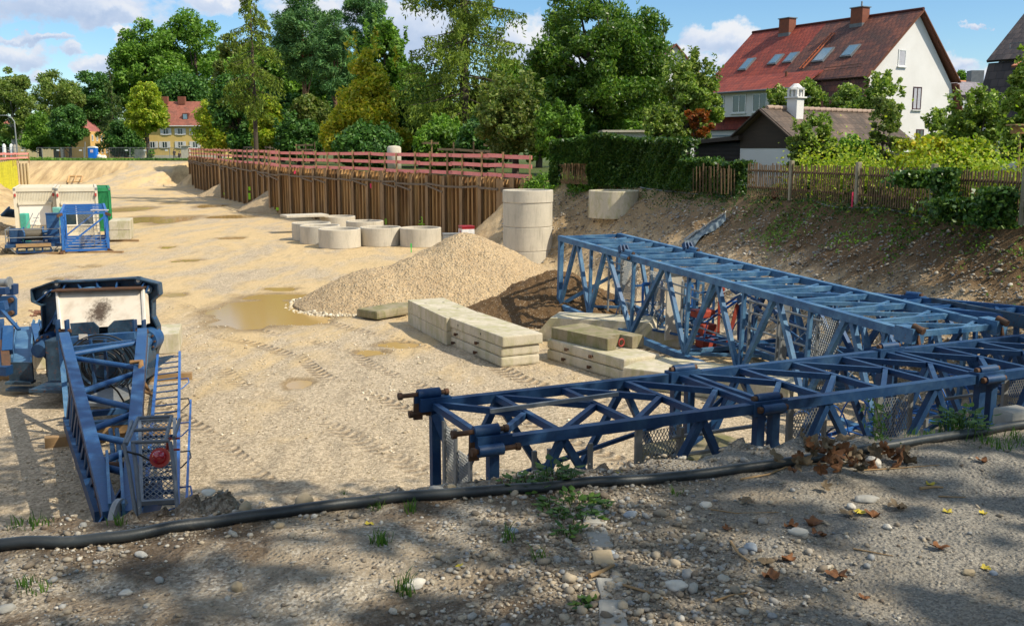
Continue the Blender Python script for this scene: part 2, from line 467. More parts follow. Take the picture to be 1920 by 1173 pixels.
ys = np.concatenate([np.linspace(-14, 1.4, 26), 1.4 + (np.exp(np.linspace(0, 1, NR - 60) * math.log(200)) - 1) / 199 * 0 + np.geomspace(.04, 178, NR - 60), np.geomspace(183, 2600, 34)])
ts = np.sign(np.linspace(-1, 1, NC)) * np.abs(np.linspace(-1, 1, NC)) ** 1.12
YY, TT = np.meshgrid(ys, ts, indexing='ij')
XX = TT * (5.5 + .72 * np.maximum(YY, 0) + .00025 * np.maximum(YY, 0) ** 2 + np.maximum(-YY, 0) * .6)
XX = XX + 0.0
ZZ = height(XX, YY)
V = np.stack([XX, YY, ZZ], -1).reshape(-1, 3)
nr, nc = XX.shape
I = (np.arange(nr - 1)[:, None] * nc + np.arange(nc - 1)[None]).ravel()
F = np.stack([I, I + 1, I + nc + 1, I + nc], 1)

n = NT('ground_earth'); pos = n.pos(); at = n.n('ShaderNodeAttribute', attribute_name='zone')
zs = n.n('ShaderNodeSeparateColor'); n.l(at.outputs['Color'], zs.inputs[0])
slope_z, bank_z, grass_z = zs.outputs[0], zs.outputs[1], zs.outputs[2]
# pit floor: compacted sand with grey gravel drifts
fl_n = n.noise(n.mapping(pos, (.5, .16, 1)), 1.0, 7, .6, .4)
sandc = n.mix((.68, .50, .27), (.56, .405, .21), n.noise(pos, .35, 5, .6))
gravc = n.mix((.30, .235, .155), (.68, .55, .385), n.ramp(n.vor(pos, 24, out='Color'), [(.1, 0.0), (.9, 1.0)]))
nearg = n.n('ShaderNodeSeparateXYZ'); n.l(pos, nearg.inputs[0])
yg = n.ramp(n.math('DIVIDE', nearg.outputs[1], 60.0), [(.20, .22), (.42, .07), (.75, -.03)])
gm = n.ramp(n.math('ADD', fl_n, yg), [(.47, 0.0), (.60, .92)])
fl = n.mix(sandc, gravc, gm)
fl = n.mix(fl, n.ramp(n.noise(n.mapping(pos, (1.0, .28, 1), rot=(0, 0, .35)), 2.4, 8, .72, .9), [(.33, .70), (.5, 1.0)]), .75, 'MULTIPLY')
fl = n.mix(fl, n.ramp(n.noise(pos, 9, 6, .75), [(.3, .72), (.55, 1.0)]), .8, 'MULTIPLY')
wet = n.ramp(at.outputs['Alpha'], [(0.0, 0.0), (1.0, 1.0)])
fl = n.mix(fl, (.25, .165, .07), n.math('MULTIPLY', wet, .85))
# earth slope: dark topsoil over gravel
soil = n.mix((.085, .048, .022), (.21, .13, .065), n.noise(pos, 1.6, 8, .7))
sl_g = n.mix((.22, .15, .08), (.60, .44, .26), n.ramp(n.noise(n.mapping(pos, (.45, 1.5, .6)), 1.3, 9, .72), [(.36, 0.0), (.62, 1.0)]))
peb = n.vor(pos, 13, out='Color'); pd_ = n.vor(pos, 13)
pebm = n.math('MULTIPLY', n.ramp(pd_, [(.22, 1.0), (.34, 0.0)]), n.ramp(peb, [(.55, 0.0), (.62, 1.0)]))
sl_g = n.mix(sl_g, n.mix((.50, .45, .36), (.75, .68, .56), n.noise(pos, 30, 1)), pebm)
topm = n.ramp(n.math('ADD', n.math('DIVIDE', nearg.outputs[2], 3.4), n.math('MULTIPLY', n.math('SUBTRACT', n.noise(pos, .8, 5), .5), .55)), [(.46, 0.0), (.64, 1.0)])
farm = n.ramp(n.math('DIVIDE', nearg.outputs[1], 200.0), [(.16, 0.0), (.30, 1.0)])
topm = n.math('MULTIPLY', topm, n.math('SUBTRACT', 1.0, farm))
slp = n.mix(sl_g, soil, topm)
farsl = n.mix((.62, .45, .24), (.30, .20, .10), n.ramp(n.noise(n.mapping(pos, (.9, .12, .25)), 1.0, 9, .75, .6), [(.40, 0.0), (.66, 1.0)]))
slp = n.mix(slp, farsl, farm)
# bank under the camera: trodden gravelly soil, hard grey surface to the right
bk1 = n.mix((.095, .058, .030), (.31, .245, .17), n.ramp(n.noise(pos, 1.15, 8, .66, .6), [(.45, 0.0), (.56, 1.0)]))
grit = n.vor(pos, 85, out='Color')
bk1 = n.mix(bk1, n.ramp(grit, [(.0, (.18, .15, .115)), (.5, (.42, .36, .28)), (1.0, (.78, .71, .60))]), n.ramp(n.noise(pos, 2.7, 6, .7), [(.45, .15), (.6, .75)]))
asp = n.mix((.17, .155, .135), (.38, .345, .29), n.ramp(n.vor(pos, 120, out='Color'), [(.2, 0.0), (.95, 1.0)]))
asp = n.mix(asp, (.25, .19, .12), n.ramp(n.noise(pos, 1.1, 7, .65), [(.45, 0.0), (.65, .7)]))
am = n.ramp(n.math('ADD', n.math('MULTIPLY', nearg.outputs[0], .55), n.math('MULTIPLY', n.noise(pos, 2.2, 5), .9)), [(.55, 0.0), (.95, 1.0)])
bk = n.mix(bk1, asp, am)
grs = n.mix((.045, .075, .018), (.11, .13, .035), n.noise(pos, .9, 7, .7))
c = n.mix(fl, slp, slope_z); c = n.mix(c, bk, bank_z); c = n.mix(c, grs, grass_z)
hb = n.math('ADD', n.math('MULTIPLY', n.noise(pos, 3.5, 8, .7), .9), n.math('MULTIPLY', n.noise(pos, 26, 5, .7), .35))
hb = n.math('ADD', hb, n.math('MULTIPLY', n.ramp(n.vor(pos, 38), [(.0, 1.0), (.45, 0.0)]), .22))
ruts = n.noise(n.mapping(pos, (1.0, .16, 1), rot=(0, 0, .35)), 6.0, 5, .6, .5)
hb = n.math('ADD', hb, n.math('MULTIPLY', ruts, .45))
sx = n.math('ADD', n.math('MULTIPLY', nearg.outputs[0], .78), n.math('MULTIPLY', nearg.outputs[1], .62)); tx_ = n.math('SUBTRACT', n.math('MULTIPLY', nearg.outputs[0], .62), n.math('MULTIPLY', nearg.outputs[1], .78))
sx = n.math('ADD', sx, n.math('MULTIPLY', n.noise(pos, .09, 2), 3.5)); trk = None
for s0, wd in ((8.3, .24), (10.3, .24), (11.6, .2), (13.7, .26), (15.7, .26), (17.9, .22), (20.0, .22), (6.2, .2)):
    u = n.math('ABSOLUTE', n.math('SUBTRACT', sx, s0 + 1.75)); band = n.math('SUBTRACT', 1.0, n.math('DIVIDE', u, wd), True); band = n.math('MULTIPLY', n.math('MINIMUM', n.math('MULTIPLY', band, 4.0), 1.0), n.math('ADD', .55, n.math('MULTIPLY', n.math('SINE', n.math('ADD', n.math('MULTIPLY', tx_, 24), n.math('MULTIPLY', u, 16))), .45)))
    trk = band if trk is None else n.math('MAXIMUM', trk, band)
trk = n.math('MULTIPLY', trk, n.ramp(n.noise(pos, .35, 4), [(.40, 0.0), (.56, 1.0)])); trk = n.math('MULTIPLY', trk, n.ramp(n.math('DIVIDE', nearg.outputs[1], 60.0), [(.42, 1.0), (.62, 0.0)])); trk = n.math('MULTIPLY', trk, n.math('SUBTRACT', 1.0, n.math('MAXIMUM', slope_z, n.math('MAXIMUM', bank_z, grass_z))))
hb = n.math('SUBTRACT', hb, n.math('MULTIPLY', trk, .9)); c = n.mix(c, (.48, .42, .36), n.math('MULTIPLY', trk, .75), 'MULTIPLY')
rgh = n.mix((.93,) * 3, (.35,) * 3, n.math('MULTIPLY', wet, .55))
M_GROUND = n.done(n.bsdf(c, rgh, 0, n.bump(hb, .9, .085), .25))
ground = np_mesh('ground', V, F, M_GROUND, None, True); tag(ground, kind='structure')
ins = inside(XX, YY, CR)
dmin = np.full(XX.shape, 1e9)
for i in range(len(CR)):
    dmin = np.minimum(dmin, seg_d(XX, YY, CR[i][:2], CR[(i + 1) % len(CR)][:2]))
sl = (ins & (ZZ > .10)).astype(float) * sstep(.05, .35, ZZ)
rampm = (np.abs(XX - (-51.8)) < 5.5) & (YY > 126) & (YY < 149)
sl = np.where(rampm & (np.abs(XX + 51.8) < 4.2), 0, sl)
bank = ((~ins) & (YY < 22)).astype(float)
nearb = ins & (YY < 9.5) & (ZZ > .5); bank = np.maximum(bank, nearb.astype(float) * sstep(.5, 2.5, ZZ)); sl = np.where(nearb, 0, sl)
grass = ((~ins) & (YY >= 22)).astype(float) * sstep(22, 26, YY)
edge_soil = (~ins) & (dmin < 1.0) & (YY > 20); grass = np.where(edge_soil, .5, grass)
sandfar = (~ins) & (YY > 140) & (YY < 158) & (XX < -38); grass = np.where(sandfar, 0, grass); sl = np.where(sandfar, .6, sl)
wetm = np.zeros(XX.shape)
for (cx, cy, ra, rb) in PUD:
    q = np.hypot((XX - cx) / ra, (YY - cy) / rb) + fbm(XX, YY, 1.6 / max(rb, .3), 4) * .9
    wetm = np.maximum(wetm, 1 - sstep(1.0, 1.55, q))
lay = ground.data.color_attributes.new('zone', 'FLOAT_COLOR', 'POINT')
lay.data.foreach_set('color', np.stack([sl, bank, grass, wetm], -1).astype(np.float32).ravel())
# puddles
n = NT('muddy_water'); v = n.pos()
pb = n.bsdf((.44, .285, .10), .10, 0, n.bump(n.noise(v, 5, 3), .02, .01), .28); M_WATER = n.done(pb)
for k, (cx, cy, ra, rb) in enumerate(PUD):
    mb = MB(); N = 40; ring = []
    for j in range(N):
        a = 2 * PI * j / N; ring.append((cx + math.cos(a) * ra * 1.45, cy + math.sin(a) * rb * 1.45, -.022 - .0006 * k))
    mb.add([(cx, cy, -.022 - .0006 * k)] + ring, [(0, 1 + j, 1 + (j + 1) % N) for j in range(N)])
    tag(mb.build('puddle', M_WATER), kind='structure')
# ------------------------------------------------------------------ shared materials
M_BLUE_DARK = m_paint('dark_blue_paint', (.009, .042, .12), (.04, .10, .19), rust_amt=.33, fade_amt=.57, rough=.5)
M_BLUE_FADED = m_paint('faded_blue_paint', (.024, .092, .21), (.12, .25, .38), rust_amt=.37, fade_amt=.50, rough=.5)
M_BLUE_BRIGHT = m_paint('bright_blue_paint', (.02, .12, .40), (.06, .20, .48), rust_amt=.30, fade_amt=.6, rough=.4)
M_BLUE_MID = m_paint('mid_blue_paint', (.014, .070, .195), (.06, .14, .26), rust_amt=.34, fade_amt=.56, rough=.5)
M_STEEL_DARK = m_paint('blackened_steel', (.020, .045, .075), (.07, .13, .19), rust_amt=.40, fade_amt=.55, rough=.45)
M_RUST = m_mottled('rusty_steel', (.13, .06, .03), (.07, .045, .03), 9, .8, .4, 60, .2)
M_GALV = m_mottled('galvanised_steel', (.20, .21, .21), (.29, .30, .30), 6, .5, .15, 50, .35)
M_CONC = m_concrete('pale_concrete', (.60, .53, .40), (.50, .44, .33), (.36, .33, .18))
M_CONC_CLEAN = m_concrete('clean_concrete', (.58, .52, .42), (.50, .45, .36))
M_CONC_MOSS = m_concrete('mossy_concrete', (.34, .29, .19), (.22, .18, .11), (.15, .15, .05))
M_TIMBER = m_mottled('weathered_timber', (.36, .23, .11), (.24, .15, .07), 3, .85, .35, 40, 0, stretch=(1, 1, 1))
M_TIMBER_GREY = m_mottled('grey_timber', (.21, .15, .10), (.13, .095, .065), 3, .85, .35, 40)
M_PINK = m_mottled('pink_board_paint', (.86, .30, .27), (.78, .23, .20), 2.5, .7, .2, 30, 0, (.35, .12, .09), .4)
M_BLACK = m_mottled('black_rubber', (.012, .014, .016), (.03, .033, .035), 6, .42, .15, 60, 0, (.12, .105, .085), .40, (1, 1, 1))
M_RED = m_flat('red_plastic', (.45, .02, .02), .35)
M_WHITE = m_mottled('white_sheet_metal', (.72, .67, .58), (.60, .54, .45), 2.5, .5, .08, 30, 0, (.28, .18, .10), .32)
M_ORANGE = m_mottled('orange_red_paint', (.42, .06, .03), (.22, .04, .025), 5, .6, .2)

# ------------------------------------------------------------------ heaps
def heap(name, label, cx, cy, rx, ry, fn, mat, nx=150, ny=150, kind=None, flat=False):
    x = np.linspace(cx - rx, cx + rx, nx); y = np.linspace(cy - ry, cy + ry, ny)
    Y, X = np.meshgrid(y, x, indexing='ij'); Z = fn(X, Y)
    g = X * 0 if flat else height(X, Y, False)
    Z = np.where(Z < .02, -.25, Z) + g
    V = np.stack([X, Y, Z], -1).reshape(-1, 3)
    I = (np.arange(ny - 1)[:, None] * nx + np.arange(nx - 1)[None]).ravel(); F = np.stack([I, I + 1, I + nx + 1, I + nx], 1)
    keep = (Z.ravel()[F] - g.ravel()[F]).max(1) > -.2
    o = np_mesh(name, V, F[keep], mat, None, True); return tag(o, label, 'heap')
n = NT('gravel_heap_stone'); pos = n.pos(); v1 = n.vor(pos, 10.5, out='Color'); v2 = n.vor(pos, 10.5); v3 = n.vor(pos, 32, out='Color'); v4 = n.vor(pos, 32)
base = n.ramp(n.noise(pos, .9, 6, .65), [(.35, (.46, .30, .145)), (.65, (.62, .43, .22))])
st = n.ramp(v1, [(.0, (.24, .18, .11)), (.5, (.54, .39, .21)), (1.0, (.76, .63, .43))]); st2 = n.ramp(v3, [(.0, (.32, .25, .16)), (1.0, (.72, .62, .46))])
c = n.mix(base, st2, n.ramp(v4, [(.3, .8), (.5, .2)])); c = n.mix(c, st, n.math('MULTIPLY', n.ramp(v2, [(.3, 1.0), (.45, 0.0)]), n.ramp(n.noise(pos, .8, 6, .7, .8), [(.42, .15), (.6, .9)])))
c = n.mix(c, n.ramp(n.noise(pos, 24, 6, .7), [(.36, .38), (.56, 1.0)]), .9, 'MULTIPLY')
h = n.math('ADD', n.math('MULTIPLY', n.ramp(v2, [(.0, 1.0), (.5, 0.0)]), .8), n.math('MULTIPLY', n.ramp(v4, [(.0, 1.0), (.5, 0.0)]), .35))
M_GRAVEL = n.done(n.bsdf(c, .9, 0, n.bump(h, 1.0, .06), .25))
n = NT('dark_soil'); pos = n.pos()
c = n.mix((.10, .055, .025), (.20, .125, .06), n.noise(pos, 5, 8, .72)); pm = n.math('MULTIPLY', n.ramp(n.vor(pos, 20), [(.2, 1.0), (.32, 0.0)]), n.ramp(n.vor(pos, 20, out='Color'), [(.6, 0.0), (.7, 1.0)]))
c = n.mix(c, (.5, .42, .3), pm); M_SOIL = n.done(n.bsdf(c, .95, 0, n.bump(n.noise(pos, 9, 8, .75), 1.0, .12), .2))
def cone(X, Y, cx, cy, h, r, rnd=.18, asp=1.0):
    d = np.hypot(X - cx, (Y - cy) * asp); return h - (np.sqrt(d * d + (rnd * r) ** 2) - rnd * r) * h / r / (1 - rnd * .3)
def big_heap(X, Y):
    a = cone(X, Y, -1.55, 34.6, 2.2, 3.5, .22); b = cone(X, Y, -4.65, 32.6, 1.2, 2.35, .25); c = cone(X, Y, .1, 35.8, 1.1, 2.6, .2); d = cone(X, Y, -3.1, 33.4, 1.45, 2.5, .3)
    m = np.logaddexp(np.logaddexp(a * 5, b * 5), np.logaddexp(c * 5, d * 5)) / 5 - .06
    return m + fbm(X, Y, 1.0, 5) * .28 * np.clip(m, 0, 1) + fbm(X, Y, 6, 3) * .10 * np.clip(m * 3, 0, 1)
heap('gravel_heap', 'big double-peaked heap of pale gravel beside the muddy puddle', -2.6, 34, 6, 5.4, big_heap, M_GRAVEL, 260, 230)
def soil_heap(X, Y):
    a = cone(X, Y, 1.35, 30.6, 1.35, 2.5, .2); b = cone(X, Y, .1, 29.9, .55, 1.8, .25); m = np.logaddexp(a * 6, b * 6) / 6 - .05
    return m + fbm(X, Y, 2.2, 5) * .35 * np.clip(m * 1.5, 0, 1) + fbm(X, Y, 9, 3) * .12 * np.clip(m * 3, 0, 1)
heap('soil_heap', 'dark brown soil heap between the gravel heap and the blue truss', .8, 30.4, 4, 3.2, soil_heap, M_SOIL, 220, 180)
heap('gravel_heap', 'grey gravel spill against the sheet wall behind the nearest jutting corner', -19.2, 80.5, 6, 5, lambda X, Y: cone(X, Y, -17.6, 82.6, 2.9, 4.6, .15) + fbm(X, Y, 1.0, 4) * .3, M_GRAVEL, 110, 90, flat=True)
heap('gravel_heap', 'small gravel spill in the farther notch of the sheet wall', -30.6, 106, 6, 6, lambda X, Y: cone(X, Y, -29.2, 108, 2.2, 4.2, .15) + fbm(X, Y, 1.0, 4) * .3, M_GRAVEL, 90, 80, flat=True)
heap('rubble_heap', 'pale stony rubble heap at the left edge beside the white containers', -34, 62, 6, 14, lambda X, Y: cone(X, Y, -35.8, 58, 2.2, 4.2, .2, .55) + fbm(X, Y, 1.4, 5) * .9, M_GRAVEL, 120, 160)
heap('rubble_heap', 'low stony rubble bank at the left edge nearer than the winch platform', -25.5, 46, 4, 8, lambda X, Y: cone(X, Y, -26.9, 46, 1.0, 2.2, .2, .4) + fbm(X, Y, 1.8, 5) * .7, M_GRAVEL, 90, 120)
def shaft_spoil(X, Y):
    return cone(X, Y, 3.4, 41.6, .9, 2.6, .3) + fbm(X, Y, 1.0, 5) * .5
0 and heap('earth_heap', 'gravelly earth heap on the slope below the single ring', 3.2, 41, 3.6, 3.2, shaft_spoil, M_GRAVEL, 120, 110)

# ------------------------------------------------------------------ concrete rings
def ring_bm(mb, c, ro, ri, h):
    e = .02; mb.lathe([(ri, 0), (ro - e, 0), (ro, e), (ro, h - e), (ro - e, h), (ri + e, h), (ri, h - e), (ri, 0)], 56, c)
def ring(name, label, x, y, z, ro=1.08, h=.96, ri=.96, group=None, mat=M_CONC_CLEAN):
    mb = MB(); ring_bm(mb, (0, 0, 0), ro, ri, h); o = mb.build(name, mat); o.location = (x, y, z); o.rotation_euler.z = random.random() * 6
    o.data.set_sharp_from_angle(angle=math.radians(28)) if hasattr(o.data, 'set_sharp_from_angle') else None
    return tag(o, label, 'concrete ring', group)
G = 'concrete shaft rings standing on the pit floor'
def rxy(pxc, py_bot): # px centre and bottom-front edge
    p = P(pxc, py_bot); return p.x * (1 + 1.08 / p.y), p.y + 1.08
for (pxc, pyb, lab) in ((637.5, 467, 'frontmost pale concrete ring of the group on the pit floor'), (601, 459, 'concrete ring half hidden behind the left of the frontmost ring'),
                        (585, 452.5, 'leftmost ring of the group, peeking out at its left end'), (714, 463, 'concrete ring just right of the frontmost one, crossed by a diagonal shadow'),
                        (789, 464.5, 'rightmost ring of the group, sunlit stripes across its side, next to the gravel heap')):
    x, y = rxy(pxc, pyb); ring('concrete_ring', lab, x, y, 0, group=G)
for (pxc, ytop, lab, D) in ((630, 0, 'low concrete ring at the back of the group against the sheet wall', 62.0), (681, 0, 'back ring between the frontmost one and the sheet wall', 58.0)):
    ring('concrete_ring', lab, (pxc - 960) / 1890 * D, D, 0, h=.9, group=G)
# covering slab seen at the back
mb = MB(); mb.box((-12.6, 60.6, 1.03), (2.6, 1.4, .14), .5, None, .02); tag(mb.build('concrete_cover_slab', M_CONC_CLEAN), 'flat grey concrete cover slab lying on the back rings', 'slab')
z = -.35
for k, (h, ro, lab) in enumerate(((1.03, 1.075, 'lowest ring of the tall ring column, partly buried in gravel'), (1.03, 1.075, 'second ring from the bottom of the tall ring column'),
                             (1.03, 1.075, 'third ring up in the tall ring column, under the short collar'), (.54, 1.10, 'short collar ring topping the tall ring column'))):
    ring('shaft_ring', lab, .69, 43.6, z, ro=ro, h=h - .012, ri=.95, group='rings of the tall column'); z += h
ring('concrete_ring', 'single concrete ring half buried on the slope below the ivy hedge', 4.35, 42.8, 2.12, ro=1.07, h=1.16, ri=.96, mat=M_CONC)

# ------------------------------------------------------------------ ballast slabs
def slab(label, a, b, w, z0, h, mat=M_CONC, group=None, name='concrete_slab', ch=.035, side=1, holes=()):
    """a,b : near long edge end points (xy), slab extends w to the +normal side"""
    a = Vector((a[0], a[1], 0)); b = Vector((b[0], b[1], 0)); d = (b - a); L = d.length; d.normalize(); nn = Vector((-d.y, d.x, 0)) * side
    c = (a + b) / 2 + nn * w / 2; rz = math.atan2(d.y, d.x)
    mb = MB(); mb.box((0, 0, h / 2), (L, w, h), 0, None, ch); o = mb.build(name, mat); o.location = (c.x, c.y, z0); o.rotation_euler.z = rz
    tag(o, label, 'concrete slab', group)
    for (f, rr, kind) in holes:
        m2 = MB()
        yy = -w / 2 * side
        if kind == 'bolt':
            m2.tube([(f * L - L / 2, yy + .02 * side, h / 2), (f * L - L / 2, yy - .11 * side, h / 2)], .022, 8); m2.box((f * L - L / 2, yy - .075 * side, h / 2), (.075, .03, .075), .3)
            m2.build('bolt', M_RUST, None).parent = o
        elif kind == 'hole':
            m2.tube([(f * L - L / 2, yy + .02 * side, h / 2), (f * L - L / 2, yy - .004 * side, h / 2)], .03, 10); m2.build('bolt_hole', M_BLACK, None).parent = o
        elif kind == 'top':
            m2.tube([(f * L - L / 2, rr, h - .01), (f * L - L / 2, rr, h + .004)], .035, 10); m2.build('lifting_hole', M_BLACK, None).parent = o
    return o
A = P(834, 642); B = P(940, 689); GS = 'stacked concrete ballast slabs'
d = (B - A).normalized(); A2 = A.xy; B2 = B.xy
W1 = 1.02
slab('bottom slab of the front three-slab stack, two rusty bolts in its side', A2, B2, W1, .0, .235, group=GS, holes=((.2, 0, 'bolt'), (.6, 0, 'bolt')), ch=.05)
slab('middle slab of the front three-slab stack, two rusty bolts in its side', A2 + Vector((.02, .0)), B2 + Vector((.0, .02)), W1, .243, .235, group=GS, holes=((.24, 0, 'bolt'), (.62, 0, 'bolt')), ch=.05)
slab('top slab of the front three-slab stack, two dark bolt holes in its side', A2 + Vector((-.05, .03)), B2 + Vector((.03, -.03)), W1 + .05, .486, .25, group=GS, holes=((.28, 0, 'hole'), (.66, 0, 'hole')), ch=.03)
A = P(765, 608).xy; B = P(825, 641).xy
B = A + (B - A) * 1.18
slab('green streaked lower block of the two-block stack next to the gravel heap', A, B, 1.1, .0, .36, mat=M_CONC, group=GS, ch=.02)
slab('pale upper block of the two-block stack with four lifting holes in its top', A, B, 1.1, .366, .36, mat=M_CONC, group=GS, ch=.02, holes=((.25, .25, 'top'), (.25, -.28, 'top'), (.6, .25, 'top'), (.6, -.28, 'top')))
A = P(678, 598).xy; B = P(707, 603).xy; dd = (P(790, 588).xy - P(707, 603).xy)
slab('single mossy olive slab lying at the foot of the gravel heap', P(707, 603).xy, P(707, 603).xy + dd.normalized() * 2.6, .9, .05, .26, mat=M_CONC_MOSS, name='mossy_slab', ch=.07)
# right stack
A = P(1025, 672).xy; B = P(1169, 716).xy
slab('bottom slab of the right-hand stack, rusty bolts sticking out', A, B, 1.05, 0, .25, group=GS, holes=((.26, 0, 'bolt'), (.6, 0, 'bolt')), ch=.05)
slab('second slab of the right-hand stack under the mossy notched one', A, B, 1.05, .258, .25, group=GS, holes=((.3, 0, 'bolt'), (.62, 0, 'bolt')), ch=.05)
# notched mossy slab with a red lifting eye
Pa = P(1034, 634, .52).xy; Pb = P(1139, 657, .52).xy; d2 = (Pb - Pa).normalized(); nn = Vector((-d2.y, d2.x)); L = (Pb - Pa).length * 1.0
mb = MB(); poly = [(0, 0), (L, 0), (L, .28), (L - .22, .28), (L - .22, .62), (L + .18, .62), (L + .18, 1.0), (.0, 1.0)]
R = Matrix(((d2.x, nn.x, 0), (d2.y, nn.y, 0), (0, 0, 1))); mb.prism(poly, 0, .27, R, (Pa.x, Pa.y, .518))
o = tag(mb.build('notched_slab', M_CONC_MOSS), 'brown mossy notched slab on top of the right-hand stack', 'concrete slab', GS)
m2 = MB(); cc = Vector((Pa.x, Pa.y, .65)) + R @ Vector((L - .02, .44, 0)); ringp = [cc + Vector((0, 0, 0)) + R @ Vector((.02, .085 * math.cos(a), 0)) + Vector((0, 0, .085 * math.sin(a))) for a in np.linspace(0, 2 * PI, 17)]
m2.tube(ringp, .022, 6, False); e = m2.build('lifting_eye', m_flat('red_primer', (.30, .04, .03), .6)); e.parent = o
# large block behind
A = P(1166, 724).xy; dB = (P(1320, 745).xy - A); 
slab('long low concrete block between the right-hand stack and the front blue truss', A, A + dB.normalized() * 3.6, 1.5, 0, .42, mat=M_CONC, name='concrete_block', ch=.03)
# chamfered block
A = P(1003, 640).xy; mb = MB(); poly = [(0, 0), (3.2, 0), (3.2, .42), (3.05, .60), (.42, .60), (0, .10)]
yb = Vector((math.cos(-.28), math.sin(-.28), 0)); nb = Vector((.28, .96, 0)).normalized(); M3 = Matrix(((yb.x, 0, nb.x), (yb.y, 0, nb.y), (0, 1, 0)))
mb.prism(poly, 0, 1.1, M3, (A.x, A.y + .3, .0))
tag(mb.build('chamfered_block', M_CONC), 'pale concrete block with a sloping end below the corner of the far truss', 'concrete slab')
# blocks near the far and near trusses
slab('grey upper block of the pair under the near truss', (2.2, 12.9), (3.5, 13.6), .9, .45, .44, mat=M_CONC_MOSS, name='concrete_block', group='blocks under the near truss')
slab('grey lower block of the pair under the near truss', (2.2, 12.9), (3.5, 13.6), .9, 0, .44, mat=M_CONC_MOSS, name='concrete_block', group='blocks under the near truss')
slab('pale flat block inside the far truss beside the grey upright plate', (2.2, 26.2), (4.3, 25.0), .9, 0, .38, mat=M_CONC, name='concrete_block')
# pair near the small blue tower section
p1 = P(206, 453.5).xy; p2 = P(246, 452.5).xy
slab('upper pale block of the pair beside the small blue tower section', p1, p2, 2.5, .62, .52, mat=M_CONC, name='concrete_block', group='blocks by the containers', ch=.04)
slab('lower pale block of the pair beside the small blue tower section', p1, p2, 2.5, .1, .51, mat=M_CONC, name='concrete_block', group='blocks by the containers', ch=.04)
mb = MB(); mb.box(((p1.x + p2.x) / 2 + .1, p1.y + .3, .05), (1.7, .12, .1)); tag(mb.build('timber_beam', M_TIMBER), 'timber beam under the pale block pair', 'beam')

# ------------------------------------------------------------------ sheet pile wall
n = NT('rusty_sheet_steel'); v = n.co(); pos = n.pos(); geo = n.n('ShaderNodeSeparateXYZ'); n.l(pos, geo.inputs[0])
stv = n.mapping(pos, (3.2, 3.2, .16)); st = n.noise(stv, 1.0, 7, .65)
c = n.ramp(st, [(.28, (.045, .024, .012)), (.38, (.17, .082, .028)), (.54, (.40, .215, .075)), (.70, (.56, .36, .16))])
c = n.mix(c, (.07, .05, .04), n.ramp(n.noise(n.mapping(pos, (1.1, 1.1, .3)), 1.0, 6, .6), [(.54, 0.0), (.72, .6)]))
c = n.mix(c, (.50, .42, .30), n.ramp(n.noise(n.mapping(pos, (9, 9, .8)), 1.4, 8, .75), [(.66, 0.0), (.74, .8)]))
c = n.mix(c, (.30, .25, .18), n.ramp(geo.outputs[2], [(.02, .8), (.12, 0.0)]))
M_PILE = n.done(n.bsdf(c, .78, .15, n.bump(n.noise(n.mapping(pos, (3, 3, .4)), 6, 6, .7), .35, .02), .4))
M_POST = m_mottled('pile_post_steel', (.38, .235, .115), (.24, .14, .065), 2.0, .8, .3, 30, .1, (.06, .035, .02), .5, (1.5, 1.5, .3))
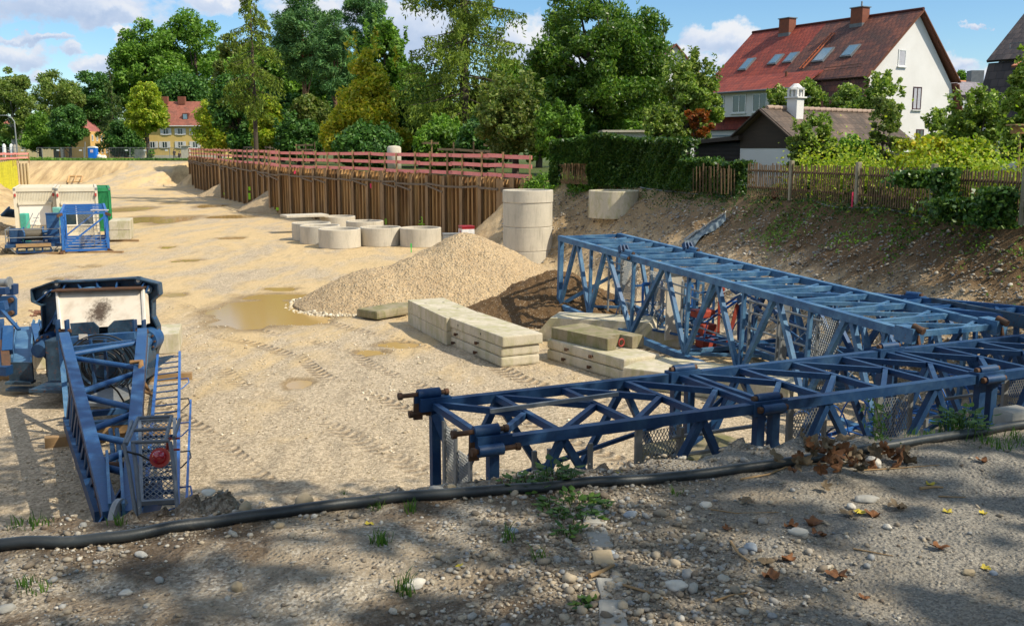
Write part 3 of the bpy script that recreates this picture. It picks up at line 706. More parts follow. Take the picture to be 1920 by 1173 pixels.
def pile_wall(label, pts, ztops, group, posts=2.0, skip_cap=False):
    t = thing('sheet_pile_wall', label, 'wall', (pts[0][0], pts[0][1], 0), group)
    mb = MB(); pm = []; 
    for i in range(len(pts) - 1):
        a = Vector((*pts[i], 0)); b = Vector((*pts[i + 1], 0)); d = b - a; L = d.length; d.normalize(); nn = Vector((d.y, -d.x, 0)) # towards pit (left side of travel is behind)
        if nn.x > 0 and nn.y > 0: nn = -nn
        if nn.dot(Vector((-1, -1, 0))) < 0: nn = -nn
        per = .44; k = int(L / per); prof = []
        s = 0.0
        for q in range(k):
            s = q * L / k; p = L / k
            prof += [(s, 0.0), (s + p * .36, .0), (s + p * .44, .26), (s + p * .90, .26)]
        prof.append((L, 0.0))
        zt0, zt1 = ztops[i], ztops[i + 1]; vs = []; fs = []
        jit = 0
        for j, (ss, off) in enumerate(prof):
            if j % 4 == 0: jit = random.uniform(-.07, .09)
            p = a + d * ss - nn * off; zt = zt0 + (zt1 - zt0) * ss / L + jit
            vs += [(p.x, p.y, -.6), (p.x, p.y, zt)]
        for j in range(len(prof) - 1): fs.append((2 * j, 2 * j + 2, 2 * j + 3, 2 * j + 1))
        nv = len(vs)
        vs2 = [(x - nn.x * -.0 + nn.x * -.03, y - nn.y * .03, z) for x, y, z in vs]
        mb.add(vs, fs); mb.add(vs2, [f[::-1] for f in fs])
        # soldier posts
        np_ = max(2, int(L / posts))
        for q in range(np_ + 1):
            ss = min(max(L * q / np_, .12), L - .12); p = a + d * ss; zt = zt0 + (zt1 - zt0) * ss / L + random.uniform(-.05, .12)
            pb = MB(); Rm = Matrix(((d.x, nn.x, 0), (d.y, nn.y, 0), (0, 0, 1)))
            pb.box((p.x + nn.x * .20, p.y + nn.y * .20, zt / 2 - .25), (.30, .03, zt + .5), 0, Rm); pb.box((p.x + nn.x * .09, p.y + nn.y * .09, zt / 2 - .25), (.03, .20, zt + .5), 0, Rm)
            pb.build('soldier_post', M_POST, t)
            if not skip_cap and q < np_:
                s2 = min(L * (q + 1) / np_, L - .05); p2 = a + d * s2; za = zt0 + (zt1 - zt0) * ss / L - .55 - random.uniform(-.06, .06); zb = zt0 + (zt1 - zt0) * s2 / L - .55 - random.uniform(-.1, .1)
                o3 = nn * .25; wb = MB(); wb.beam((p.x + o3.x, p.y + o3.y, za), (p2.x + o3.x, p2.y + o3.y, zb), .05, .11); wb.build('waling_batten', M_TIMBER_GREY, t)
                if random.random() < .6:
                    wb = MB(); o4 = nn * .235; wb.beam((p.x + o4.x, p.y + o4.y, za - .1), (p2.x + o4.x, p2.y + o4.y, zb - .35), .05, .10); wb.build('waling_batten', M_TIMBER_GREY, t)
    w = mb.build('sheet_panel', M_PILE, t); return t
GW = 'sections of the sheet pile wall'
wall_far = pile_wall('farthest section of the rusty sheet pile wall, by the dark bank', [(-42.7, 133.5), (-31.4, 108.6)], [3.95, 3.8], GW, 2.6)
wall_mid = pile_wall('middle section of the rusty sheet pile wall, between two gravel spills', [(-29.9, 103.6), (-18.6, 80.0)], [3.78, 3.62], GW, 2.3)
wall_near = pile_wall('nearest long section of the rusty sheet pile wall behind the concrete rings', [(-18.9, 78.6), (-8.1, 63.8), (-.5, 52.2), (.75, 50.9)], [3.62, 3.55, 3.5, 3.5], GW, 1.95)
M_SPRAY = m_flat('green_marker_paint', (.35, .75, .02), .6); M_PINKM = m_flat('pink_marker_paint', (.8, .04, .12), .6)
def on_wall(txt, px, py, y, size, parent, mat=M_SPRAY):
    p = Q(px, py, y); d = Vector((8.7, -12.3, 0)).normalized(); nn = Vector((-d.y * -1, 0, 0))
    up = Vector((0, 0, 1)); nrm = d.cross(up) # pointing out to the pit? 
    M = Matrix((d, up, nrm)).transposed(); 
    text_mesh(txt, size, mat, p, M, parent, 'spray_mark')
def wall_y(px): # depth where the wall surface is for pixel column
    r = (px - 960) / 1892.0; a = Vector((-18.9, 78.6)); b = Vector((-8.1, 63.8))
    if px > 722: a = Vector((-8.1, 63.8)); b = Vector((-.5, 52.2))
    d = b - a; t = (r * a.y - a.x) / (d.x - r * d.y); return a.y + d.y * t
on_wall('0', 723.5, 416, wall_y(723.5) - .45, .55, wall_near)
on_wall('-3', 789.5, 413, wall_y(789.5) - .45, .55, wall_near)
mb = MB(); yy = wall_y(790) - .45; p = Q(784, 420, yy); q = Q(796, 420.5, yy); mb.beam(p, q, .02, .05); mb.build('spray_mark', M_SPRAY, wall_near)
for px, py0, py1, D, par in ((467.5, 350, 357, 90.6, wall_mid), (467.5, 362, 374, 90.6, wall_mid), (520, 389, 394, 76.2, wall_near), (421, 361, 365, 103, wall_mid)):
    mb = MB(); p = Q(px, py0, D - .35); q = Q(px + .4, py1, D - .35); mb.beam(p, q, .2, .03); mb.build('spray_mark', M_SPRAY, par)
mb = MB(); p = Q(695, 344, wall_y(695) - .4); q = Q(695.4, 353, wall_y(695) - .4); mb.beam(p, q, .10, .03); mb.build('spray_mark', M_PINKM, wall_near)
mb = MB(); yy = wall_y(553) - .45; p = Q(553, 320, yy); q = Q(553, 326, yy); mb.beam(p, q, .14, .03); mb.build('spray_mark', M_PINKM, wall_near)

def railing(name, label, pts, zt, mat, posts=2.2, heights=(1.1, .62, .12), bw=.2, group=None, over=1.2, skip=0.0, pmat=M_TIMBER, ph=1.2, off=.25):
    t = thing(name, label, 'railing', (pts[0][0], pts[0][1], zt[0]), group)
    for i in range(len(pts) - 1):
        a = Vector((*pts[i], zt[i])); b = Vector((*pts[i + 1], zt[i + 1])); L = (b - a).length; d = (b - a).normalized(); nn = Vector((d.y, -d.x, 0)).normalized()
        if nn.dot(Vector((-1, -1, 0))) < 0: nn = -nn
        k = max(1, int(round(L / posts)))
        for q in range(k + (1 if i == len(pts) - 2 else 0)):
            p = a + d * min(L * q / k + random.uniform(-.25, .25) * (0 < q < k), L - .1); pb = MB(); lean = Vector((random.uniform(-.05, .05), random.uniform(-.05, .05), 0))
            pb.beam(p - Vector((0, 0, .5)) , p + lean + Vector((0, 0, ph + random.uniform(-.05, .14))), .10, .10); pb.build('post', pmat, t)
        s = 0
        while s < L - .1:
            ln = min(random.uniform(3.6, 4.6), L - s)
            for hh in heights:
                if random.random() < skip: continue
                p = a + d * max(s - .15, 0) + Vector((0, 0, hh + random.uniform(-.035, .035))); q = a + d * (s + ln) + Vector((0, 0, hh + random.uniform(-.035, .035)))
                rb = MB(); f = nn * -(.075 + .015 * (int(s) % 2)); rb.beam(p + f, q + f, .035, bw); rb.build('rail', mat, t)
            s += ln
    return t
GR = 'wooden guard rails above the sheet wall'
railing('guard_rail', 'pink board guard rail above the nearest sheet pile section', [(-19.0, 78.7), (-8.1, 63.9), (-.5, 52.4), (.95, 50.9)], [3.62, 3.58, 3.55, 3.52], M_PINK, 1.95, group=GR)
railing('guard_rail', 'pink board guard rail above the middle sheet pile section', [(-30.0, 103.7), (-18.7, 80.1)], [3.75, 3.65], M_PINK, 2.4, group=GR)
railing('guard_rail', 'pink board guard rail above the farthest sheet pile section', [(-42.8, 133.6), (-31.5, 108.7)], [3.85, 3.75], M_PINK, 2.6, group=GR)
GR2 = 'unpainted timber rails behind the pink ones'
railing('timber_rail', 'unpainted timber rail standing behind the pink guard rail near the shaft column', [(-7.0, 73.5), (-1.0, 62.0)], [4.35, 4.1], M_TIMBER, 3.2, (1.1, .72, .3), .15, GR2, skip=.1, pmat=M_TIMBER)
railing('timber_rail', 'unpainted timber rail behind the middle of the pink guard rail', [(-20.5, 96), (-9.5, 78)], [4.25, 4.45], M_TIMBER, 2.4, (1.1, .65, .3), .15, GR2, skip=.15, pmat=M_TIMBER)
railing('timber_rail', 'far unpainted timber rail behind the far end of the pink guard rail', [(-34, 128), (-24.5, 104)], [4.1, 4.0], M_TIMBER_GREY, 3.0, (1.1, .6), .13, GR2, skip=.3, pmat=M_TIMBER_GREY)
# white storage tank behind the rails
mb = MB(); c0 = Q(733, 300, 70); mb.lathe([(0, 0), (.5, 0), (.5, 1.85), (.4, 1.95), (0, 2.0)], 20, (c0.x, 72, 3.25)); tag(mb.build('water_tank', M_CONC_CLEAN), 'white round tank behind the timber rail', 'tank')
# red box and zinc box by the shaft column
t = thing('red_case', 'red metal box with a white band behind the gravel heap', 'box', (-2.35, 49.2, 0)); c0 = Q(874.5, 440, 48.5)
mb = MB(); mb.box((c0.x, 48.6, .64), (.62, .6, 1.28), .35, None, .01); mb.build('case_body', m_flat('dark_red_paint', (.32, .012, .018), .4), t)
mb = MB(); mb.box((c0.x, 48.6, 1.31), (.66, .64, .05), .35, None, .01); mb.build('case_lid', m_flat('red_lid', (.36, .03, .05), .4), t)
mb = MB(); mb.box((c0.x, 48.6, 1.06), (.626, .606, .24), .35); bnd = mb.build('white_band', m_flat('white_band_paint', (.8, .78, .76), .5), t)
Rz = Matrix.Rotation(.35, 3, 'Z'); Mt = Rz @ Matrix(((0, 0, -1), (-1, 0, 0), (0, 1, 0)))
text_mesh('KBS', .2, m_flat('red_letter', (.35, .02, .02), .5), Vector((c0.x, 48.6, 1.06)) + Rz @ Vector((-.316, 0, 0)), Mt, t)
t = thing('zinc_box', 'grey galvanised box beside the red box behind the gravel heap', 'box', (-3.1, 49, 0)); c1 = Q(847, 440, 49.4)
mb = MB(); mb.box((c1.x, 49.4, .42), (.85, .55, .84), .2, None, .02); mb.build('box_body', M_GALV, t)
mb = MB(); mb.box((c1.x, 49.4, .87), (.89, .59, .06), .2, None, .01); mb.build('box_lid', M_GALV, t)
# green survey peg
pp = P(771, 473); mb = MB(); mb.box((pp.x, pp.y, .12), (.04, .04, .3)); mb.box((pp.x, pp.y, .34), (.06, .05, .2)); tag(mb.build('survey_peg', m_flat('green_peg_paint', (.02, .6, .08), .5)), 'small bright green survey peg in front of the concrete rings', 'peg')
# ------------------------------------------------------------------ lattice tower sections
class Frame:
    """local truss frame: t along, s across, h up (h may follow a slope)"""
    def __init__(s, o, e, w, side=1):
        s.o = Vector(o); d = Vector(e) - s.o; s.L = d.length; s.t = d.normalized(); s.s = Vector((-s.t.y, s.t.x, 0)).normalized() * side; s.h = s.t.cross(s.s) * side
        if s.h.z < 0: s.h = -s.h
    def __call__(s, t, a, h): return s.o + s.t * t + s.s * a + s.h * h
def expanded(mb, F, p0, u, v, w, h, cell=.075, r=.009):
    """expanded metal panel from p0 along unit u (width w) and v (height h)"""
    u = u.normalized(); v = v.normalized(); k = 1.0
    for sg in (1, -1):
        c = -h if sg > 0 else 0.0; end = w if sg > 0 else w + h
        x = c
        while x < end:
            # line: start (x,0) -> (x + sg*h, h) clipped to [0,w]
            x0, y0, x1, y1 = x, 0.0, x + sg * h * .55, h
            if x1 != x0:
                m = (y1 - y0) / (x1 - x0)
                pts = []
                if x0 < 0: y0 += (0 - x0) * m; x0 = 0
                if x0 > w: y0 += (w - x0) * m; x0 = w
                if x1 < 0: y1 += (0 - x1) * m; x1 = 0
                if x1 > w: y1 += (w - x1) * m; x1 = w
            if y1 > y0 + .01 and 0 <= y0 <= h and 0 <= y1 <= h + .001:
                a = p0 + u * x0 + v * y0; b = p0 + u * x1 + v * y1
                mb.beam(a, b, r, r, up=u.cross(v))
            x += cell
def lug(mb, F, t, a, h, ax, L=.34, r=.07, off=.0):
    """hinge pin lug: cylinder along axis ax with side plate"""
    c = F(t, a, h) + F.h * off; mb.tube([c - ax * L / 2, c + ax * L / 2], r, 14); return c
def joint(t_, F, tt, a, h, M, up=1, side=1, parent=None):
    axis = F.t
    mb = MB(); c = F(tt, a, h)
    # two hinge barrels along the chord, one above and one beside it
    mb.tube([c + F.h * .115 * up - axis * .17, c + F.h * .115 * up + axis * .17], .062, 14)
    mb.tube([c + F.s * .125 * side - axis * .17, c + F.s * .125 * side + axis * .17], .062, 14)
    mb.beam(c - axis * .26, c + axis * .26, .19, .19, up=F.h)
    mb.build('pin_joint', M, parent)
    for off in (F.h * .115 * up, F.s * .125 * side):
        bb = MB(); bb.tube([c + off - axis * .225, c + off + axis * .225], .043, 6); bb.build('pin_bolt', M_RUST, parent)

# ---- near truss (dark blue)
na = P(905, 822, 1.85); nb = P(1868, 697, 1.85)
dir2 = (Vector((nb.x, nb.y, 0)) - Vector((na.x, na.y, 0))).normalized()
Wd = 1.88; L_A = 11.7; Hh = 1.66
oA = Vector((na.x, na.y, 1.85 - .06)); FA = Frame(oA, oA + dir2 * L_A, Wd, 1)
tA = thing('tower_section', 'dark blue lattice tower section lying nearest the bank edge, behind the black hose', 'crane truss', (oA.x, oA.y, 0), 'crane lattice sections')
cw = .125
for a in (0, Wd):
    for h in (0, -Hh):
        for k in range(3):
            mb = MB(); mb.beam(FA(k * 3.95 + .02 * (k > 0), a, h), FA(min((k + 1) * 3.95, L_A) - .02, a, h), cw, cw, up=FA.h); mb.build('chord', M_BLUE_DARK, tA)
for k in range(3):
    t0 = k * 3.95; bays = 4; bl = 3.95 / bays
    for face_h in (0, -Hh):
        prev = t0
        for q in range(bays + 1):
            tt = t0 + q * bl + (.09 if q == 0 else (-.09 if q == bays else 0))
            if tt > L_A: continue
            mb = MB(); mb.beam(FA(tt, cw / 2, face_h), FA(tt, Wd - cw / 2, face_h), .075, .085, up=FA.h); mb.build('cross_bar', M_BLUE_DARK, tA)
            if q > 0 and face_h == 0 or (q > 0 and q % 2 == 0):
                mid = FA(tt - .05, Wd / 2, face_h)
                for a in (0, Wd):
                    mb = MB(); mb.beam(mid + FA.s * (.04 if a else -.04), FA(prev + .06, abs(a - cw / 2), face_h), .07, .08, up=FA.h); mb.build('brace', M_BLUE_DARK, tA)
            prev = tt
    # side faces : posts at the ends, W of diagonals
    for a in (0, Wd):
        for (tt, ) in ((t0 + .12,), (t0 + 3.83,)):
            if tt < L_A:
                mb = MB(); mb.beam(FA(tt, a, -.06), FA(tt, a, -Hh + .06), .11, .12, up=FA.t); mb.build('post', M_BLUE_DARK, tA)
        zz = [(.2, 1), (1.0, 0), (1.98, 1), (2.95, 0), (3.75, 1)]
        for (ta, ba), (tb, b_b) in zip(zz[:-1], zz[1:]):
            if t0 + tb < L_A + .2:
                mb = MB(); mb.beam(FA(t0 + ta, a, -Hh + .05 if ba else -.05), FA(t0 + tb, a, -Hh + .05 if b_b else -.05), .085, .095, up=FA.s); mb.build('diagonal', M_BLUE_DARK, tA)
for tt in (3.95, 7.9):
    for a, sd in ((0, -1), (Wd, 1)):
        for h, up in ((0, 1), (-Hh, -1)): joint(tA, FA, tt, a, h, M_BLUE_DARK, up, sd, tA)
# end lugs with loose rusty bolts at the left end
for a, sd in ((0, -1), (Wd, 1)):
    c = FA(-.08, a, .02); mb = MB(); mb.beam(c - FA.t * .02, c + FA.t * .40, .20, .17, up=FA.h)
    c1 = c + FA.h * .13; c2 = c + FA.s * .13 * sd - FA.h * .06
    mb.tube([c1 - FA.t * .03, c1 + FA.t * .27], .068, 14)
    if sd < 0: mb.tube([c2 - FA.t * .03, c2 + FA.t * .27], .068, 14)
    mb.beam(c + FA.h * .02, c1, .04, .16, up=FA.t); mb.build('end_lug', M_BLUE_DARK, tA)
    mb = MB()
    for cc, l0, l1 in ((c1, -.24, .36), ) + (((c2, -.06, .45),) if sd < 0 else ((c - FA.h * .12, -.1, .1),)):
        mb.tube([cc + FA.t * l0, cc + FA.t * l1], .030, 10); mb.tube([cc + FA.t * (l0 - .05), cc + FA.t * l0], .05, 6); mb.tube([cc + FA.t * (l1 - .02), cc + FA.t * (l1 + .03)], .045, 6)
    mb.beam(c + FA.h * .12 - FA.t * .02, c - FA.h * .20 - FA.t * .03, .03, .12, up=FA.t); mb.build('end_bolt', M_RUST, tA)
# end face: diagonal, walkway mesh and grey stiles inside
mb = MB(); mb.beam(FA(.1, Wd - .1, -.1), FA(.55, Wd * .62, -Hh + .05), .09, .11); mb.build('end_brace', M_BLUE_DARK, tA)
mb = MB(); expanded(mb, FA, FA(.16, Wd - .30, -Hh), -FA.s, FA.h, .34, 1.45, .042, .008); expanded(mb, FA, FA(.16, Wd - .72, -Hh), -FA.s, FA.h, .42, 1.25, .042, .008); mb.build('mesh_panel', M_GALV, tA)
for a, hh, t in ((Wd - .28, 1.5, .14), (Wd - .68, 1.5, .14), (Wd - 1.16, 1.28, .14)):
    mb = MB(); mb.beam(FA(t, a, -Hh), FA(t, a, -Hh + hh), .07, .03, up=FA.t); mb.build('mesh_stile', M_GALV, tA)
def gate(F, t0, t1, a, posts, rails, parent, name='step_rail', r=.028, mat=None):
    mat = mat or M_GALV
    for t in posts:
        mb = MB(); mb.beam(F(t, a, -Hh), F(t, a, -Hh + 1.42), .05, .05, up=F.t); mb.build('rail_post', mat, parent)
    for h in rails:
        mb = MB(); mb.tube([F(t0, a, -Hh + h), F(t1, a, -Hh + h)], r, 8); mb.build(name, mat, parent)
gate(FA, .2, 1.55, .22, (.75, .95, 1.5), (.35, .62), tA)
gate(FA, 2.75, 4.45, .35, (2.9, 4.3), (.5, .78, 1.05, 1.3), tA)
gate(FA, 7.0, 8.6, .35, (7.15, 8.4), (.5, .78, 1.05, 1.3), tA)
for t0 in (2.35, 4.75, 6.35, 8.9):
    mb = MB(); expanded(mb, FA, FA(t0, .45, -Hh + .1), FA.t, FA.h, .55, 1.3, .05, .008); mb.build('mesh_panel', M_GALV, tA)
    mb = MB(); mb.beam(FA(t0 - .03, .45, -Hh), FA(t0 - .03, .45, -.1), .05, .09, up=FA.t); mb.beam(FA(t0 + .58, .45, -Hh), FA(t0 + .58, .45, -.1), .05, .05, up=FA.t); mb.build('mesh_stile', M_GALV, tA)
# loose long rails lying on the top face and inside
for (t0, a0, h0, t1, a1, h1) in ((.55, 1.05, .06, 2.35, 1.02, .10), (.6, .35, -.55, 3.0, .9, -.35), (1.0, .9, -1.2, 6.0, 1.1, -1.25), (2.2, .5, -1.0, 3.9, 1.3, -.75), (5.6, .1, -1.1, 7.4, .12, -.55), (4.3, 1.2, -1.35, 8.8, .8, -1.3)):
    mb = MB(); mb.beam(FA(t0, a0, h0), FA(t1, a1, h1), .045, .05); mb.build('walkway_rail', M_GALV if a0 > 1 else M_BLUE_DARK, tA)
# arched hoops of the ladder cage
for tc, col in ((2.75, M_BLACK), (3.05, M_BLACK), (5.4, M_BLUE_DARK), (5.75, M_BLUE_DARK), (9.2, M_BLUE_DARK)):
    mb = MB(); mb.tube([FA(tc, .6 + .36 * math.cos(a), -Hh + .5 + .5 * math.sin(a)) for a in np.linspace(0, PI, 12)], .016, 6); mb.build('cage_hoop', col, tA)
# timber packing under it
for tt in (.5, 4.2, 8.0):
    p = FA(tt, Wd / 2, -Hh - .12); mb = MB(); mb.box((p.x, p.y, .055), (.2, 2.3, .11), math.atan2(FA.s.y, FA.s.x) - PI / 2); tag(mb.build('timber_beam', M_TIMBER), {'0.5': 'timber beam under the left end of the near blue truss', '4.2': 'timber beam under the first joint of the near blue truss', '8.0': 'timber beam under the second joint of the near blue truss'}[str(tt)], 'beam', 'packing timbers under the near truss')

# ---- far truss (faded light blue, larger)
def faded_truss(label, o, e, W, H, nodes, joints, mat, parts_mesh=True):
    F = Frame(o, e, W, 1); t = thing('tower_section', label, 'crane truss', (F.o.x, F.o.y, 0), 'crane lattice sections')
    L = F.L; c = .15
    segs = [0] + joints + [L]
    for a in (0, W):
        for h in (0, -H):
            for k in range(len(segs) - 1):
                mb = MB(); mb.beam(F(segs[k], a, h), F(segs[k + 1], a, h), c, c, up=F.h); mb.build('chord', mat, t)
    for a in (0, W):
        ts = [0.08] + [x for x in nodes]
        allp = [0.1]
        for x in nodes: allp += [x]
        # diagonals: top nodes at nodes[], bottom nodes between
        bots = [.15] + [(nodes[i] + nodes[i + 1]) / 2 for i in range(len(nodes) - 1)] + [min(nodes[-1] + .9, L - .1)]
        for i, x in enumerate(nodes):
            for bx, sg in ((bots[i], -1), (bots[i + 1], 1)):
                mb = MB(); mb.beam(F(x + .09 * sg, a, -.07), F(bx, a, -H + .07), .10, .10, up=F.s); mb.build('diagonal', mat, t)
        for bx in bots[1:]:
            mb = MB(); mb.beam(F(bx, a, -.06), F(bx, a, -H + .06), .075, .075, up=F.t); mb.build('post', mat, t)
        mb = MB(); mb.beam(F(.08, a, -.05), F(.08, a, -H + .05), .13, .13, up=F.t); mb.build('post', mat, t)
    k = int(L / 1.02)
    for face in (0, -H):
        for q in range(k + 1):
            tt = min(q * L / k, L - .05)
            if face and q % 3: continue
            mb = MB(); mb.beam(F(tt, c / 2, face), F(tt, W - c / 2, face), .08, .10, up=F.h); mb.build('cross_bar', mat, t)
            if q < k:
                t2 = (q + 1) * L / k
                mb = MB(); mb.beam(F(tt + .1, .06, face), F(t2 - .12, W - .06, face - .012), .065, .07, up=F.h); mb.build('brace', mat, t)
                if q % 1 == 0 and not face:
                    mb = MB(); mb.beam(F(t2, W * .55, face), F(t2 - .42, W - .06, face - .006), .065, .075, up=F.h); mb.build('brace', mat, t)
    for tt in joints:
        for a, sd in ((0, -1), (W, 1)):
            for h, up in ((0, 1), (-H, -1)): joint(t, F, tt, a, h, mat, up, sd, t)
    return t, F
oB = Q(1050, 446, 29.0); eB = Q(1712, 628, 16.6)
HB = oB.z - Q(1048, 573, 29.0).z
tB, FB = faded_truss('faded light blue lattice tower section lying along the foot of the slope', oB, eB, 1.95, HB, [1.1, 2.8, 5.7, 7.8, 9.9, 12.0], [4.0], M_BLUE_FADED)
for a in (0, 1.95):
    mb = MB(); c = FB(FB.L, a, 0); mb.beam(c - FB.t * .3, c + FB.t * .12, .26, .26, up=FB.h); mb.build('end_lug', M_BLUE_FADED, tB)
    mb = MB(); mb.tube([c + FB.t * .02 + FB.h * .16 - FB.s * .03, c + FB.t * .22 + FB.h * .1], .06, 10); mb.beam(c + FB.h * .12, c - FB.h * .22 + FB.t * .12, .05, .16); mb.build('end_bolt', M_RUST, tB)
mb = MB(); mb.beam(FB(.1, .05, -HB + .05), FB(1.5, 1.9, -.5), .09, .1); mb.build('end_brace', M_BLUE_FADED, tB)
# upright hinge plates on the first joint
for a in (0, 1.95):
    c = FB(3.9, a, .1); mb = MB()
    for q in (-.12, 0, .12): mb.beam(c + FB.s * q - FB.t * .15, c + FB.s * q * .8 + FB.h * .14 - FB.t * .26, .03, .14, up=FB.t)
    mb.build('hinge_plate', M_BLUE_DARK, tB)
# walkway mesh, steps and platforms inside it
for (t0, a, h0, ww, hh) in ((1.7, 1.1, .15, .9, 1.55), (3.0, 1.25, .15, .8, 1.3), (10.0, .9, .1, .8, 1.5)):
    mb = MB(); expanded(mb, FB, FB(t0, a, -HB + h0), FB.t, FB.h, ww, hh, .06, .010); mb.build('mesh_panel', M_GALV, tB)
for (t0, t1, a, h) in ((1.0, 2.0, 1.0, 1.45), (1.0, 2.0, 1.0, 1.25), (4.4, 6.5, .5, 1.5), (4.4, 6.5, .5, 1.3), (4.6, 9.0, .9, .5), (8.2, 10.6, .6, 1.6), (8.2, 10.6, .6, 1.0), (8.2, 10.6, .6, 1.35)):
    mb = MB(); mb.tube([FB(t0, a, -HB + h), FB(t1, a, -HB + h)], .024, 8); mb.build('hand_rail', M_GALV, tB)
for (t0, a) in ((1.2, 1.0), (1.9, 1.0), (5.6, .6), (8.3, .6), (9.4, .6), (10.5, .6)):
    mb = MB(); mb.beam(FB(t0, a, -HB), FB(t0, a, -HB + 1.6), .05, .05, up=FB.t); mb.build('rail_post', M_GALV, tB)
mb = MB(); mb.beam(FB(5.0, .75, -HB + .0), FB(5.0, .75, -.25), .42, .05, up=FB.t); mb.build('back_plate', M_CONC_CLEAN, tB)
mb = MB(); mb.beam(FB(9.3, .7, -HB + .0), FB(9.3, .7, -.2), .28, .04, up=FB.t); mb.build('back_plate', M_GALV, tB)
# ladder of the far truss, hanging inside
for h in (.35, .75):
    mb = MB(); mb.beam(FB(5.8, 1.5, -.25 - h * .2), FB(12.2, 1.4, -1.2 - h), .035, .06); mb.build('ladder_stile', M_BLUE_MID, tB)
for q in range(20):
    f = q / 19; a = FB(5.8, 1.5, -.25 - .35 * .2).lerp(FB(12.2, 1.4, -1.2 - .35), f); b = FB(5.8, 1.5, -.25 - .75 * .2).lerp(FB(12.2, 1.4, -1.2 - .75), f)
    mb = MB(); mb.tube([a, b + FB.s * -.35], .014, 6); mb.build('ladder_rung', M_GALV, tB)

# ---- third truss, deep blue, behind the far one, partly on the slope
o3 = Vector((6.3, 25.2, 1.55)); e3 = Vector((12.4, 14.6, 1.95)); o3 = Q(1385, 545, 24.5); e3 = Q(1925, 600, 17.6)
t3, F3 = faded_truss('deep blue lattice section wedged between the faded truss and the earth slope', o3, e3, 1.3, 1.35, [1.0, 2.9, 4.8, 6.7], [4.2], M_BLUE_MID)
# fourth: small truss parts and ladder cages in the clutter behind the far truss
def ladder(label, a, b, w, mat, n_r, name='steel_ladder', up=(0, 0, 1), hoop=0):
    a = Vector(a); b = Vector(b); d = (b - a).normalized(); x = d.cross(Vector(up)).normalized()
    t = thing(name, label, 'ladder', (a.x, a.y, min(a.z, b.z)))
    for sg in (-1, 1):
        mb = MB(); mb.beam(a + x * w / 2 * sg, b + x * w / 2 * sg, .03, .06, up=up); mb.build('stile', mat, t)
    for q in range(n_r):
        p = a.lerp(b, (q + .5) / n_r); mb = MB(); mb.tube([p - x * w / 2, p + x * w / 2], .013, 6); mb.build('rung', mat, t)
    upv = x.cross(d)
    if upv.z < 0: upv = -upv
    for q in range(hoop):
        p = a.lerp(b, (q + .5) / hoop); mb = MB()
        mb.tube([p + x * (w * .75) * math.cos(k) + upv * .62 * math.sin(k) for k in np.linspace(0, PI, 11)], .014, 6); mb.build('cage_hoop', mat, t)
    return t
ladder('caged blue ladder lying behind the faded truss near the orange drum', (2.9, 27.2, .35), (5.6, 22.4, .55), .5, M_BLUE_MID, 16, hoop=6)
ladder('blue ladder leaning up inside the clutter under the grey tarpaulin', (4.9, 26.6, .2), (6.2, 25.4, 1.5), .45, M_BLUE_BRIGHT, 8)
ladder('short blue ladder lying flat behind the right half of the faded truss', (6.6, 21.5, .6), (8.0, 19.4, 1.2), .45, M_BLUE_MID, 9, hoop=4)
ladder('caged ladder lying between the two big trusses on the right', (4.4, 15.2, .3), (8.2, 17.6, .45), .5, M_BLUE_BRIGHT, 18, hoop=7)
ladder('dark blue ladder lying inside the near truss, right half', (3.6, 13.0, .35), (7.4, 14.9, .4), .45, M_BLUE_DARK, 16, hoop=6)
ladder('faded ladder leaning against the back of the near truss', (1.9, 14.2, .1), (3.3, 14.3, 1.5), .4, M_BLUE_MID, 7)
# cluster of upright blue frames behind the truss
t = thing('frame_stack', 'stack of small blue steel frames standing behind the faded truss', 'steel frames', (3.9, 26.3, 0))
for k in range(7):
    x = 3.3 + .24 * k; y = 26.9 - .22 * k; mb = MB(); hgt = 1.35 + .1 * (k % 3)
    mb.beam((x, y, .05), (x, y, hgt), .06, .06); mb.beam((x + .55, y + .25, .05), (x + .55, y + .25, hgt), .06, .06); mb.beam((x, y, hgt), (x + .55, y + .25, hgt), .05, .05); mb.beam((x, y, .5), (x + .55, y + .25, .5 + .2 * (k % 2)), .05, .05); mb.beam((x, y, .9), (x + .55, y + .25, .9), .04, .04)
    mb.build('upright_frame', (M_BLUE_MID, M_BLUE_BRIGHT, M_BLUE_FADED)[k % 3], t)
# orange drum / hydraulic pack
t = thing('orange_machine', 'orange red winch pack standing in the clutter behind the faded truss', 'machine', (3.9, 24.9, 0))
c0 = Q(1325, 590, 24.6)
mb = MB(); mb.box((c0.x, 24.6, .42), (.42, .35, .6), .4, None, .04); mb.build('housing', M_ORANGE, t)
mb = MB(); mb.box((c0.x - .1, 24.6, .98), (.5, .4, .2), .4, None, .04); mb.build('hood', M_ORANGE, t)
mb = MB(); mb.beam((c0.x + .45, 24.3, .1), (c0.x + .72, 24.4, 1.25), .09, .05); mb.build('strut', M_ORANGE, t)
mb = MB(); mb.box((c0.x, 24.6, .06), (.95, .7, .12), .4); mb.build('skid', M_BLUE_DARK, t)
mb = MB(); p = Q(1350, 530, 25.5); mb.lathe([(0, 0), (.13, 0), (.13, .3), (.09, .36), (0, .36)], 14, (p.x, p.y, p.z - .3)); mb.beam((p.x, p.y, .2), (p.x, p.y, p.z - .28), .06, .06); tag(mb.build('cable_reel', M_ORANGE), 'small orange reel on a post under the far truss', 'reel')
# long beam lying on the slope behind the trusses
mb = MB(); a = Q(1745, 568, 21.0); b = Q(1925, 604, 17.2); mb.beam(a, b, .08, .24); tag(mb.build('steel_beam', M_STEEL_DARK), 'long dark blue steel beam lying on the slope behind the far truss', 'beam')
